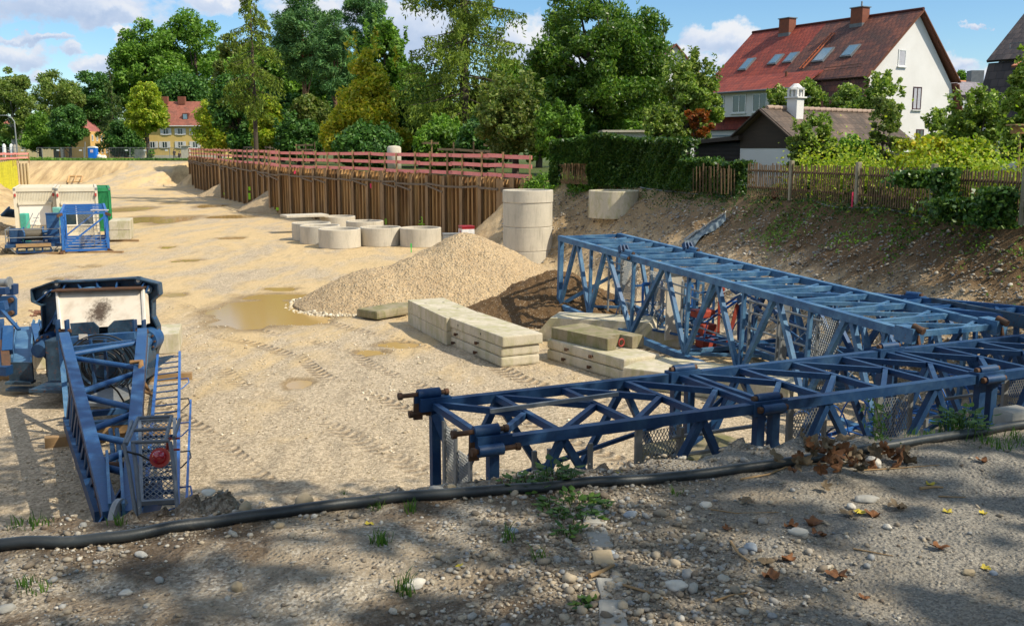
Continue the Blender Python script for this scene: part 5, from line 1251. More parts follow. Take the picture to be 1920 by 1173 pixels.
# containers
M_CONT = m_mottled('cream_container_paint', (.66, .60, .46), (.58, .52, .39), 1.4, .6, .1, 30, 0, (.33, .26, .17), .38)
M_SHUT = m_mottled('shutter_white', (.82, .78, .68), (.76, .72, .62), 1, .5, .1)
M_GLASS = m_flat('dark_window_glass', (.03, .05, .055), .08, 0, .8)
def container(label, xl, xr, yf, ln, H, mat, win, name='site_container', lash=True):
    t = thing(name, label, 'container', ((xl + xr) / 2, yf, 0), 'site containers'); W = xr - xl; xm = (xl + xr) / 2
    fr = .16
    mb = MB()
    for x in (xl + fr / 2, xr - fr / 2):
        for y in (yf + fr / 2, yf + ln - fr / 2): mb.box((x, y, H / 2), (fr, fr, H))
    for z in (fr / 2, H - fr * .7):
        h_ = fr if z < 1 else fr * 1.4
        for y in (yf + fr / 2, yf + ln - fr / 2): mb.box((xm, y, z), (W - 2 * fr, fr - .01, h_))
        for x in (xl + fr / 2, xr - fr / 2): mb.box((x, yf + ln / 2, z), (fr - .01, ln - 2 * fr, h_))
    mb.build('frame', mat, t)
    # corrugated skins
    mb = MB(); k = int(W / .105); vs = []; fs = []
    for i in range(k + 1):
        for (xx, off) in ((0, 0), (.045, 0), (.055, .03), (.095, .03)):
            x = xl + fr + (W - 2 * fr) * min(1, (i + xx / .105) / (k + .999)); vs += [(x, yf + .045 + off, fr), (x, yf + .045 + off, H - fr * 1.4)]
    for i in range(len(vs) // 2 - 1): fs.append((2 * i, 2 * i + 2, 2 * i + 3, 2 * i + 1))
    mb.add(vs, fs); mb.build('front_skin', mat, t)
    mb = MB(); k = int(ln / .2); vs = []; fs = []
    for sx, x in ((1, xr - .05), (-1, xl + .05)):
        b0 = len(vs) // 2
        for i in range(k + 1):
            for (q, off) in ((0, 0), (.09, 0), (.11, .035), (.19, .035)): y = yf + fr + (ln - 2 * fr) * min(1, (i + q / .2) / (k + .999)); vs += [(x - off * sx, y, fr), (x - off * sx, y, H - fr * 1.4)]
        for i in range(b0, len(vs) // 2 - 1): fs.append((2 * i, 2 * i + 2, 2 * i + 3, 2 * i + 1))
    mb.add(vs, fs); mb.build('side_skin', mat, t)
    mb = MB(); mb.box((xm, yf + ln / 2, H - .12), (W - 2 * fr, ln - .4, .05))
    for q in np.arange(yf + .3, yf + ln - .2, .42): mb.box((xm, q, H - .07), (W - 2 * fr - .1, .2, .06))
    mb.build('roof', mat, t)
    if win:
        mb = MB(); mb.box((xm, yf - .0, 1.88 if win > 0 else 1.9), (W * .80, .12, .16)); mb.build('shutter_box', mat, t)
        if win == 1:
            mb = MB(); mb.box((xm, yf + .03, 1.2), (W * .76, .03, 1.22)); mb.build('roller_shutter', M_SHUT, t)
        else:
            wn = MB(); wn.box((xm, yf + .05, 1.2), (W * .74, .02, 1.2)); w_ = wn.build('window', M_GLASS, t)
            fb = MB(); 
            for (cx, cz, sx, sz) in ((xm - W * .37, 1.2, .06, 1.26), (xm + W * .37, 1.2, .06, 1.26), (xm, 1.82, W * .74, .06), (xm, .6, W * .74, .07), (xm - .1, 1.2, .07, 1.2)): fb.box((cx, yf + .03, cz), (sx, .05, sz))
            f_ = fb.build('window_frame', M_SHUT, None); f_.parent = w_
            f_.matrix_parent_inverse = (WM[t.name].inverted()).inverted() if False else Matrix.Identity(4)
            f_.parent = w_; f_.matrix_parent_inverse = Matrix.Identity(4)
    for x in (xl, xr):
        for z in (H - .08, .1): mb = MB(); mb.box((x + (.07 if x == xl else -.07), yf - .0, z), (.13, .05, .12)); mb.build('corner_casting', M_GALV, t)
    if lash:
        for x in (xl + .1, xr - .12):
         mb = MB(); mb.box((x, yf - .05, H - .42), (.11, .08, .18), 0, None, .02)
         mb.build('lashing_cleat', m_flat('cleat_red', (.5, .06, .05), .5), t)
    t.rotation_euler.z = .40; t.scale.x = .93
    return t
yf = 58.6
container('left cream white site container with a closed roller shutter', Cx(20, yf), Cx(97.5, yf), yf, 6.0, 2.78, M_CONT, 1)
container('right cream white site container with a window, behind the small blue section', Cx(100, yf), Cx(178, yf), yf, 6.0, 2.78, M_CONT, 2)
container('green steel container behind the right white one', Cx(150, 61.5), Cx(203, 61.5), 61.5, 5.0, 2.65, m_paint('green_container_paint', (.015, .20, .07), (.03, .26, .10), rust_amt=.28), 0, lash=False)
# lattice boom lying behind the containers at the left edge
t = thing('boom_section', 'small blue lattice boom end poking out left of the containers', 'crane truss', (Cx(8, 57), 57, 0))
for k in range(6): mb = MB(); a = Q(2, 398, 60 - k * .0); mb.beam(Q(16 - k * 2.6, 392 + k * 2.5, 60), Q(36, 396 + k * 2.3, 60 + .4 * k), .09, .09); mb.build('boom_bar', M_BLUE_DARK, t)
mb = MB(); mb.beam(Q(2, 404, 60), Q(18, 388, 60.5), .1, .1); mb.build('boom_chord', M_BLUE_FADED, t)
# ------------------------------------------------------------------ buildings
def raypl(px, py, p0, nrm):
    d = ray(px, py); o = Vector((0, 0, EYE)); t = (Vector(p0) - o).dot(nrm) / d.dot(nrm); return o + d * t
M_RTILE = m_tiles('red_roof_tiles', (.29, .055, .032), (.18, .034, .024), (.11, .035, .028), 2.5, 3.0, dirt_amt=.3)
M_BTILE = m_tiles('brown_red_roof_tiles', (.20, .07, .042), (.085, .035, .03), (.06, .035, .03), 2.5, 3.0, dirt_amt=.6)
M_DTILE = m_tiles('dark_beaver_tail_tiles', (.085, .066, .062), (.04, .034, .036), (.02, .02, .018), 2.4, 2.4, dirt_amt=.3)
M_GTILE = m_tiles('grey_brown_pantiles', (.19, .13, .092), (.10, .068, .05), (.055, .042, .032), 2.6, 3.0, dirt_amt=.7)
M_OTILE = m_tiles('orange_roof_tiles', (.55, .20, .10), (.46, .17, .09), (.30, .14, .08), 4, 5, dirt_amt=.2)
M_PTILE = m_tiles('weathered_pink_tiles', (.33, .115, .075), (.24, .08, .05), (.15, .07, .05), 3, 4, dirt_amt=.4)
M_PLASTER = m_mottled('white_plaster', (.66, .64, .62), (.59, .57, .545), .8, .9, .12, 30)
M_YELLOW = m_mottled('yellow_plaster', (.66, .47, .16), (.58, .40, .13), .6, .9, .12, 20)
M_OCHRE = m_mottled('orange_plaster', (.70, .42, .14), (.62, .36, .12), .6, .9, .12, 20)
M_BEIGE = m_mottled('beige_plaster', (.50, .42, .24), (.42, .35, .20), .6, .9, .12, 20)
M_BRICK = m_mottled('chimney_brick', (.23, .075, .04), (.15, .055, .035), 6, .9, .3, 30)
M_LEAD = m_mottled('lead_flashing', (.10, .11, .12), (.15, .16, .17), 4, .5, .1)
M_FRAME_DK = m_flat('maroon_window_frame', (.055, .018, .02), .5)
M_FRAME_W = m_flat('white_window_frame', (.75, .75, .73), .4)
M_CURTAIN = m_flat('net_curtain', (.42, .42, .46), .8)
M_SHUTTER = m_flat('white_shutter', (.66, .64, .62), .6)
M_SKYG = m_flat('skylight_glass', (.16, .26, .33), .05, .0, 1.0)
M_WOODDK = m_mottled('black_stained_boards', (.016, .013, .012), (.030, .024, .02), 2, .8, .4, 20, stretch=(1, 1, 6))
M_WOODBR = m_mottled('brown_stained_boards', (.055, .037, .026), (.04, .028, .02), 2, .8, .3, 20, stretch=(1, 1, 6))
def panel(mb, c, u, v, w, h, th, nrm):
    """slab of w along u, h along v, thickness th outward"""
    u = u.normalized(); v = v.normalized(); nrm = nrm.normalized()
    M = Matrix((u, nrm, v)).transposed(); mb.box(c + nrm * th / 2, (w, th, h), 0, M)
def window(parent, c, u, nrm, w, h, frame, glass, mull=1, sill=True, frame_w=.07, proud=.04, curtain=False):
    up = Vector((0, 0, 1)); mb = MB(); panel(mb, c, u, up, w, h, .02, nrm); wn = mb.build('window', glass, parent)
    fb = MB(); bars = [(-w / 2 + frame_w / 2, 0, frame_w, h), (w / 2 - frame_w / 2, 0, frame_w, h), (0, h / 2 - frame_w / 2, w - 2 * frame_w, frame_w), (0, -h / 2 + frame_w / 2, w - 2 * frame_w, frame_w)]
    for k in range(mull): bars.append((-w / 2 + w * (k + 1) / (mull + 1), 0, frame_w, h - 2 * frame_w))
    for (dx, dz, sx, sz) in bars: panel(fb, c + u * dx + up * dz, u, up, sx, sz, proud, nrm)
    f = fb.build('frame', frame); f.parent = wn; f.matrix_parent_inverse = WM[parent.name]  @ Matrix.Identity(4) if False else Matrix.Identity(4)
    f.matrix_parent_inverse = Matrix.Identity(4)
    subs = [f]
    if sill:
        sb = MB(); panel(sb, c - up * (h / 2 + .04), u, up, w + .16, .06, .13, nrm); s_ = sb.build('sill', M_FRAME_W); subs.append(s_); s_.parent = wn; s_.matrix_parent_inverse = Matrix.Identity(4)
    return wn
def skylight(parent, pc, u, v, nrm, w, h):
    mb = MB(); panel(mb, pc, u, v, w, h, .11, nrm); s = mb.build('skylight', M_LEAD, parent)
    g = MB(); panel(g, pc + nrm * .11, u, v, w - .2, h - .22, .02, nrm); gg = g.build('glass', M_SKYG); gg.parent = s
def chimney(parent, c, r, d, w, l, h, mat=M_BRICK, cap=True):
    M = Matrix((r, d, Vector((0, 0, 1)))).transposed(); mb = MB(); mb.box(c + Vector((0, 0, h / 2)), (l, w, h), 0, M); ch = mb.build('chimney', mat, parent)
    f = MB(); f.box(c + Vector((0, 0, .35 * h * .6)), (l + .05, w + .05, h * .42), 0, M); ff = f.build('flashing', M_LEAD); ff.parent = ch
    if cap: k = MB(); k.box(c + Vector((0, 0, h + .03)), (l + .14, w + .14, .06), 0, M); kk = k.build('cap', M_LEAD); kk.parent = ch
    return ch
def gambrel(name, label, A, r, d, L, aL, aR, za, zk, ze, out, tiles, split=None, wall=M_PLASTER, zb=3.0, group=None, offk=.25):
    A = Vector((A[0], A[1], 0)); Zv = Vector((0, 0, 1)); t = thing(name, label, 'house', (A.x, A.y, zb), group)
    def pt(tt, a, z): return A + r * tt + d * a + Zv * z
    segs = [(0 - .35, L + .35, tiles)] if split is None else [(-.35, split[0], tiles), (split[0], L + .35, split[1])]
    for (t0, t1, m) in segs:
        # left faces
        roof_slab('roof', [pt(t1, -aL - offk, zk - .0), pt(t0, -aL - offk, zk - .0), pt(t0, 0, za), pt(t1, 0, za)], m, t, .12)
        roof_slab('roof', [pt(t0, aR + offk, zk), pt(t1, aR + offk, zk), pt(t1, 0, za), pt(t0, 0, za)], m, t, .12)
        roof_slab('lower_roof', [pt(t1, -aL - out, ze), pt(t0, -aL - out, ze), pt(t0, -aL - .05, zk - .12), pt(t1, -aL - .05, zk - .12)], m, t, .12)
        roof_slab('lower_roof', [pt(t0, aR + out, ze), pt(t1, aR + out, ze), pt(t1, aR + .05, zk - .12), pt(t0, aR + .05, zk - .12)], m, t, .12)
    # gable walls + long walls as one solid prism
    poly = [(-aL - out + .25, zb), (aR + out - .25, zb), (aR + out - .25, ze + .0), (aR - .12, zk - .2), (0, za - .18), (-aL + .12, zk - .2), (-aL - out + .25, ze + .0)]
    Mx = Matrix((d, Zv, -r)).transposed()
    mb = MB(); mb.prism(poly, -L, 0, Mx, A); mb.build('wall', wall, t)
    # verge tiles / barge boards along the near rake
    for (a0, z0, a1, z1) in ((-aL - offk, zk, 0, za), (aR + offk, zk, 0, za), (-aL - out, ze, -aL - .05, zk - .12), (aR + out, ze, aR + .05, zk - .12)):
        mb = MB(); mb.beam(pt(-.36, a0, z0 - .1), pt(-.36, a1, z1 - .1), .06, .24, up=r); mb.build('verge_board', M_OTILE if tiles in (M_BTILE,) else tiles, t)
    mb = MB(); kk = int(L / .4)
    mb.tube([pt(-.4, 0, za + .0), pt(L + .4, 0, za + .0)], .11, 8); mb.build('ridge_tiles', M_RTILE if tiles is M_BTILE else tiles, t)
    return t, pt
rd = Vector((-.506, .862, 0)).normalized(); dd_ = Vector((.862, .506, 0)).normalized()
zk_ = 9.45
house, pt = gambrel('white_house', 'big white plastered house with a brown and red tiled gambrel roof and skylights', (26, 66), rd, dd_, 14.5, 4.65, 3.9, 13.8, zk_, 6.35, 1.0, M_BTILE, (7.5, M_RTILE))
# uv for tile materials on non-uv parts is harmless; skylights on the upper left slope
Lp = pt(0, -4.9, zk_); Rp = pt(0, 0, 13.8); vs_ = (Rp - Lp).normalized(); ns_ = vs_.cross(-rd).normalized()
if ns_.z < 0: ns_ = -ns_
for (px, py, w_, h_) in ((1401, 122, .85, 1.35), (1455, 113, .85, 1.1), (1483.5, 109.5, .85, 1.1), (1544, 104.5, 1.0, 1.45), (1595, 97, .95, 1.2)):
    skylight(house, raypl(px, py, Rp + ns_ * .0, ns_), -rd, vs_, ns_, w_, h_)
for tt, dz in ((4.3, 0), (10.9, 0)):
    chimney(house, pt(tt, -.42, 12.6), rd, dd_, .7, 1.0, 1.75)
mb = MB(); p = pt(4.3, -.3, 14.3); mb.tube([p, p + Vector((0, 0, .5))], .06, 8); mb.build('flue_pipe', M_GALV, house)
mb = MB(); p = raypl(1474, 150, Rp, ns_); mb.tube([p, p + Vector((0, 0, .55))], .09, 8); mb.build('vent_pipe', M_OTILE, house)
# roof ladder (orange) and snow guard
a = raypl(1565, 62, Rp + ns_ * .12, ns_); b = raypl(1505, 128, Rp + ns_ * .12, ns_); 
mb = MB(); mb.beam(a, b, .10, .05); mb.beam(a - rd * -.3, b - rd * -.3, .05, .05)
for k in range(12): p = a.lerp(b, k / 11); mb.beam(p, p + rd * .32, .04, .04)
mb.build('roof_ladder', m_flat('orange_roof_steel', (.42, .10, .03), .6), house)
a = raypl(1545, 133, Rp + ns_ * .2, ns_); b = raypl(1615, 125, Rp + ns_ * .2, ns_); mb = MB(); mb.beam(a, b, .03, .03); mb.beam(a + Vector((0, 0, .18)), b + Vector((0, 0, .18)), .03, .03); mb.build('snow_guard', M_RUST, house)
# gable windows
gn = -rd
for (px, py, w_, h_, fr, mu) in ((1691, 109, .72, 1.05, M_FRAME_W, 0), (1719, 184.5, .82, 1.45, M_FRAME_DK, 1), (1724, 257, .75, 1.0, M_FRAME_DK, 1)):
    c = raypl(px, py, pt(0, 0, 0), gn); window(house, c, dd_, gn, w_, h_, fr, M_CURTAIN if py < 250 else M_GLASS, mu)
# long white dormer with windows and its tiled roof
t0d, t1d = 4.0, 12.6
for (a0, a1, z0, z1, nm, m) in ((-6.05, -4.9, 7.25, 9.0, 'dormer', M_PLASTER),):
    M = Matrix((rd, dd_, Vector((0, 0, 1)))).transposed(); c = pt((t0d + t1d) / 2, (a0 + a1) / 2, (z0 + z1) / 2); mb = MB(); mb.box(c, (t1d - t0d, a1 - a0, z1 - z0), 0, M); mb.build(nm, m, house)
roof_slab('dormer_roof', [pt(t1d + .2, -6.35, 8.98), pt(t0d - .2, -6.35, 8.98), pt(t0d - .2, -4.2, 10.15), pt(t1d + .2, -4.2, 10.15)], M_RTILE, house, .1)
mb = MB(); mb.tube([pt(t0d - .2, -6.42, 8.92), pt(t1d + .2, -6.42, 8.92)], .07, 8); mb.build('gutter', M_LEAD, house)
for (tt, w_, mu) in ((11.6, .95, 1), (9.6, 1.35, 1), (7.6, 1.35, 1), (5.6, 1.35, 1)):
    window(house, pt(tt, -6.05, 8.12), -rd, -dd_, w_, 1.25, M_FRAME_W, M_GLASS, mu)
mb = MB(); M = Matrix((rd, dd_, Vector((0, 0, 1)))).transposed(); mb.box(pt(10.5, -7.0, 5.9), (5.5, 1.6, .08), 0, M); mb.build('porch_roof', m_flat('blue_grey_sheet', (.16, .22, .28), .4), house)

# dark roofed neighbour, cut by the right edge
far_apex = Vector((28.6, 54.4, 0)); near = far_apex - rd * 14.5
dark, ptd = gambrel('dark_roofed_house', 'house with a dark beaver-tail tiled roof cut off by the right edge', (near.x, near.y), rd, dd_, 14.5, 4.65, 4.0, 13.8, zk_, 6.5, .95, M_DTILE)
a0 = ptd(13.0, -5.0, 0); mb = MB(); mb.box(ptd(11.2, -5.5, 8.3), (2.6, 1.1, 1.2), 0, M); mb.build('dormer', M_WOODDK, dark)
roof_slab('dormer_roof', [ptd(12.6, -6.2, 9.0), ptd(9.6, -6.2, 9.0), ptd(9.6, -4.6, 9.7), ptd(12.6, -4.6, 9.7)], M_OTILE, dark, .1)
mb = MB(); a = ptd(13.6, -4.9, 9.95); b = ptd(9, -4.9, 9.95); mb.beam(a, b, .03, .03); mb.beam(a + Vector((0, 0, .25)), b + Vector((0, 0, .25)), .03, .03)
for k in range(10): p = a.lerp(b, k / 9); mb.beam(p, p + Vector((0, 0, .28)), .03, .03)
mb.build('snow_guard', M_LEAD, dark)

# far orange roofed houses between them
def simple_house(name, label, c, w_, l_, rz, zb, ze, zr, roofm, wallm, over=.4, group=None):
    t = thing(name, label, 'house', (c[0], c[1], zb), group); r = Vector((math.cos(rz), math.sin(rz), 0)); d = Vector((-r.y, r.x, 0)); A = Vector((c[0], c[1], 0)); Z = Vector((0, 0, 1))
    p = lambda t_, a, z: A + r * t_ + d * a + Z * z
    mb = MB(); mb.prism([(-w_ / 2, zb), (w_ / 2, zb), (w_ / 2, ze), (0, zr - .1), (-w_ / 2, ze)], -l_ / 2, l_ / 2, Matrix((d, Z, r)).transposed(), A); mb.build('wall', wallm, t)
    s = (zr - ze) / (w_ / 2); zo = ze - s * over + .05
    roof_slab('roof', [p(-l_ / 2 - over, -w_ / 2 - over, zo), p(l_ / 2 + over, -w_ / 2 - over, zo), p(l_ / 2 + over, 0, zr + .05), p(-l_ / 2 - over, 0, zr + .05)], roofm, t)
    roof_slab('roof', [p(l_ / 2 + over, w_ / 2 + over, zo), p(-l_ / 2 - over, w_ / 2 + over, zo), p(-l_ / 2 - over, 0, zr + .05), p(l_ / 2 + over, 0, zr + .05)], roofm, t)
    return t, p, r, d
t, p, r_, d_ = simple_house('orange_roofed_house', 'distant house with a pale orange roof and dark chimney between the two big houses', (Cx(1836, 118), 118), 10, 12, math.atan2(rd.y, rd.x) + PI / 2, 3.0, 7.8, 12.6, M_OTILE, M_PLASTER)
mb = MB(); c0 = Q(1827, 163, 113); mb.box((c0.x, 113, 12.2), (1.4, 1.2, 2.6)); mb.build('chimney', M_LEAD, t)
t, p, r_, d_ = simple_house('grey_dormered_house', 'distant grey roofed house with a dark dormer left of the pale orange roof', (Cx(1783, 108), 108), 8, 7, math.atan2(dd_.y, dd_.x), 3.0, 7.4, 12.0, m_tiles('grey_tiles', (.25, .22, .24), (.2, .18, .2), (.15, .13, .13), 4, 5), M_BEIGE)
mb = MB(); c0 = Q(1800, 196, 103); mb.box((c0.x, 103, 9.4), (2.2, 1.5, 1.9)); dr = mb.build('dormer', M_WOODDK, t)
mb = MB(); mb.box((c0.x + .3, 102.2, 9.3), (.9, .05, .9)); w_ = mb.build('window', M_FRAME_W); w_.parent = dr
simple_house('white_gabled_house', 'distant white gabled house half hidden behind the walnut tree', (Cx(1240, 112), 112), 9.5, 9, -PI / 2 + .12, 3.0, 10.5, 15.8, M_PTILE, M_PLASTER)

# shed
g = Vector((-.63, .78, 0)).normalized(); rs = Vector((.78, .63, 0)).normalized(); Ash = Vector((10.5, 42, 0)); Z = Vector((0, 0, 1))
shed = thing('garden_shed', 'garden shed with brown boarded gable, white wall and grey pantile roof', 'shed', (11, 42, 3.4))
ps = lambda t_, a, z: Ash + rs * t_ + g * a + Z * z
roof_slab('roof', [ps(-.35, -2.35, 4.98), ps(8.6, -2.35, 4.98), ps(8.6, 0, 6.68), ps(-.35, 0, 6.68)], M_GTILE, shed, .08)
roof_slab('roof', [ps(8.6, 1.42, 5.60), ps(-.35, 1.42, 5.60), ps(-.35, 0, 6.68), ps(8.6, 0, 6.68)], M_GTILE, shed, .08)
mb = MB(); mb.prism([(-2.0, 3.3), (1.25, 3.3), (1.25, 5.05), (-2.0, 5.05)], -8.3, 0, Matrix((g, Z, -rs)).transposed(), Ash); mb.build('wall', M_PLASTER, shed)
mb = MB(); mb.prism([(-2.0, 5.054), (1.25, 5.054), (1.25, 5.6), (0, 6.56), (-2.0, 5.17)], -.05, .03, Matrix((g, Z, -rs)).transposed(), Ash); 
for k in range(7): zz = 5.1 + .21 * k; 
mb.build('gable_boards', M_WOODBR, shed)
for (a1, z1) in ((-2.35, 4.95), (1.42, 5.57)):
    mb = MB(); mb.beam(ps(-.38, a1, z1 - .04), ps(-.38, 0, 6.62), .05, .2, up=rs); mb.build('barge_board', M_WOODBR, shed)
for k in range(22):
    mb = MB(); x0 = -.35 + k * .41; mb.tube([ps(x0, 0, 6.70), ps(x0 + .38, 0, 6.73)], .10, 8); mb.build('ridge_tile', m_flat('ridge_tile_clay', (.34, .24, .18), .8) if k == 0 else RIDGE, shed) if k else None
    if k == 0: RIDGE = m_flat('ridge_tile_clay', (.34, .24, .18), .8)
mb = MB(); mb.beam(ps(-.3, -2.42, 4.93), ps(8.6, -2.42, 4.93), .08, .08); mb.build('gutter', M_FRAME_W, shed)
pc = raypl(1490.5, 215, ps(0, -1.0, 5.96), (ps(0, -2.35, 4.98) - ps(0, 0, 6.68)).cross(rs).normalized())
mb = MB(); M = Matrix((rs, g, Z)).transposed(); mb.box((pc.x, pc.y, 6.45), (.5, .5, 1.35), 0, M, .02); ch = mb.build('chimney', M_PLASTER, shed)
mb = MB(); mb.box((pc.x, pc.y, 7.15), (.66, .66, .06), 0, M); k_ = mb.build('cap_slab', M_PLASTER); k_.parent = ch
for (sx, sy) in ((-.2, -.2), (.2, -.2), (-.2, .2), (.2, .2), (0, -.22), (-.22, 0)):
    mb = MB(); q = Vector((pc.x, pc.y, 7.32)) + rs * sx + g * sy; mb.box(q, (.1, .1, .28), 0, M); k_ = mb.build('cowl_post', M_PLASTER); k_.parent = ch
mb = MB(); mb.prism([(-.28, -.28), (.28, -.28), (.28, .28), (-.28, .28)], 7.46, 7.54, Matrix.Identity(3), (pc.x, pc.y, 0)); mb.tube([(pc.x, pc.y, 7.54), (pc.x, pc.y, 7.72)], .2, 8, True, [.3, .10]); k_ = mb.build('cowl_roof', M_PLASTER, None, False); k_.parent = ch
# lean-to of black boards
mb = MB()
for k in range(11):
    z0 = 3.4 + .17 * k; z1 = z0 + .16
    mb.add([ps(.02, 1.27, z0), ps(.02, 3.78, z0), ps(.02, 3.78, z1), ps(.02, 1.27, z1), ps(-.035, 1.27, z0), ps(-.035, 3.78, z0), ps(-.01, 3.78, z1), ps(-.01, 1.27, z1)], [(0, 1, 2, 3), (7, 6, 5, 4), (0, 4, 5, 1), (3, 2, 6, 7), (0, 3, 7, 4), (1, 5, 6, 2)])
mb.build('lean_to_boards', M_WOODDK, shed)
mb = MB(); mb.prism([(1.26, 3.3), (3.75, 3.3), (3.75, 5.2), (1.26, 5.3)], -4.5, -.03, Matrix((g, Z, -rs)).transposed(), Ash); mb.build('lean_to_wall', M_WOODDK, shed)
mb = MB(); mb.prism([(1.1, 5.40), (4.05, 5.20), (4.05, 5.36), (1.1, 5.58)], -5, .35, Matrix((g, Z, -rs)).transposed(), Ash); mb.build('lean_to_roof', M_WOODBR, shed)
mb = MB(); q = ps(-.3, 3.95, 5.2); mb.tube([q, q + Vector((.05, 0, -.35)), ps(-.1, 3.85, 4.7), ps(-.1, 3.85, 3.4)], .035, 8); mb.build('downpipe', M_LEAD, shed)
# small white garden canopy
t = thing('garden_canopy', 'white garden hut with a flat pale roof behind the ivy hedge', 'hut', (Cx(1180, 56), 56, 3.4))
x0 = Cx(1180, 56); mb = MB(); mb.box((x0, 57, 4.7), (1.9, 2, 2.4)); mb.build('wall', M_FRAME_W, t); mb = MB(); mb.box((x0 - .2, 57, 5.98), (2.7, 2.6, .12)); mb.build('roof', M_CONC_CLEAN, t)
# bird house on a pole, right edge
t = thing('bird_feeder', 'wooden bird feeder house with a pale roof on a pole at the right edge', 'bird feeder', (Cx(1912, 28), 28, 3.4)); c0 = Q(1914, 244, 28)
mb = MB(); mb.box(c0, (.42, .3, .2)); mb.build('box', m_flat('ochre_wood', (.30, .15, .05), .7), t); mb = MB(); mb.box(c0 + Vector((0, 0, .14)), (.62, .46, .04), .1); mb.build('roof', M_TIMBER, t); mb = MB(); mb.tube([(c0.x, 28, 3.4), c0 - Vector((0, 0, .1))], .03, 8); mb.build('pole', M_TIMBER, t)
mb = MB(); a = Q(1888, 325, 30); b = Q(1890, 282, 30); mb.tube([Vector((a.x, 30, 3.4)), b], .025, 8); mb.beam(Q(1858, 287, 30), Q(1925, 287, 30), .02, .03); tag(mb.build('wire_trellis', M_BLACK), 'thin dark trellis post with a horizontal wire behind the picket fence', 'trellis')

# ------------------------------------------------------------------ picket fence and garden edge
M_PICKET = m_mottled('weathered_pickets', (.17, .105, .052), (.095, .06, .032), 5, .85, .3, 40)
fence = thing('picket_fence', 'weathered wooden picket fence with mossy concrete posts above the earth slope', 'fence', (*P(1600, 385, 3.4).xy, 3.4))
fpts = [P(1399, 366, STREET), P(1482, 373, STREET), P(1606, 384, STREET), P(1747, 398, STREET), P(1917, 418, STREET), Vector((13.4, 17.5, STREET))]
M_FPOST = m_concrete('fence_post_concrete', (.36, .31, .23), (.28, .24, .17), (.12, .12, .05))
for i in range(len(fpts) - 1):
    a, b = fpts[i], fpts[i + 1]; L = (b - a).length; d = (b - a).normalized(); mb = MB(); s = .1
    nn = Vector((d.y, -d.x, 0)); k = int(L / .118)
    for j in range(k):
        s = .1 + (L - .2) * j / (k - 1); p = a + d * s; p.z = STREET; hgt = 1.12 + random.uniform(-.05, .04) ; lean = d * random.uniform(-.03, .03)
        if random.random() < .03: continue
        mb.beam(p + Vector((0, 0, .02)), p + lean + Vector((0, 0, hgt)), .042, .024, up=nn)
    mb.build('pickets', M_PICKET, fence)
    for hh in (.3, .88): mb = MB(); mb.beam(a + nn * -.045 + Vector((0, 0, hh)), b + nn * -.045 + Vector((0, 0, hh)), .04, .07, up=(0, 0, 1)); mb.build('rail', M_PICKET, fence)
    mb = MB(); mb.box((b.x, b.y, STREET + .6), (.13, .13, 1.3), math.atan2(d.y, d.x), None, .012); pst = mb.build('fence_post', M_FPOST, fence)
    if i == 3:
        for k2, ch in enumerate('5601'):
            M = Matrix((Vector((0, 0, 1)), Vector((-.9, -.43, 0)), Vector((.43, -.9, 0)))).transposed()
            M = Matrix((Vector((.9, .43, 0)), Vector((0, 0, 1)), Vector((.43, -.9, 0)))).transposed()
        tx = MB(); p = b + Vector((-.02, -.085, .7))
        for (x0, z0, x1, z1) in ((-.03, .26, .03, .28), (-.03, .26, -.02, .19), (-.02, .19, .03, .17), (.03, .17, .0, .11), (-.03, .04, .03, .05), (.03, .05, .03, -.03), (.03, -.03, -.03, -.04), (-.03, -.04, -.03, .04), (0, -.14, .0, -.24)):
            tx.beam(p + Vector((x0, x0 * .5, z0)), p + Vector((x1, x1 * .5, z1)), .014, .014)
        tx.build('spray_mark', M_PINKM, fence)
# pink peg and pipes at the fence foot
p = P(1591, 386, STREET); mb = MB(); mb.box((p.x - .02, p.y - .35, STREET + .2), (.035, .035, .42)); tag(mb.build('marker_peg', M_PINKM), 'bright pink marker peg at the foot of the picket fence', 'peg')
def hose(name, label, px_pts, r, mat, sag=0, lift=None):
    pts = []
    for (px, py) in px_pts:
        pts.append(PG(px, py))
    sm = []
    for i in range(len(pts) - 1):
        for k in range(6):
            f = k / 6; q = pts[i].lerp(pts[i + 1], f); q.z = gz(q.x, q.y) + r * 1.0; sm.append(q)
    q = pts[-1]; q.z = gz(q.x, q.y) + r; sm.append(q)
    for _ in range(4): sm = [sm[0]] + [(sm[i - 1] + sm[i] * 2 + sm[i + 1]) / 4 for i in range(1, len(sm) - 1)] + [sm[-1]]
    mb = MB(); mb.tube(sm, r, 10); return tag(mb.build(name, mat), label, 'hose'), sm
hose('cable', 'thin grey cable running along the top of the earth slope below the fence', [(1200, 352), (1290, 361), (1390, 368), (1480, 367), (1530, 379), (1600, 390), (1680, 397), (1780, 412), (1850, 420), (1915, 419)], .022, M_GALV)
mb = MB(); p = PG(1453, 372); mb.lathe([(0, -.02), (.12, .0), (.15, .12), (.1, .24), (0, .26)], 12, (p.x, p.y, p.z)); tag(mb.build('clay_pot', m_flat('old_red_clay', (.14, .045, .025), .8)), 'dark red clay pot lying below the picket fence', 'pot')
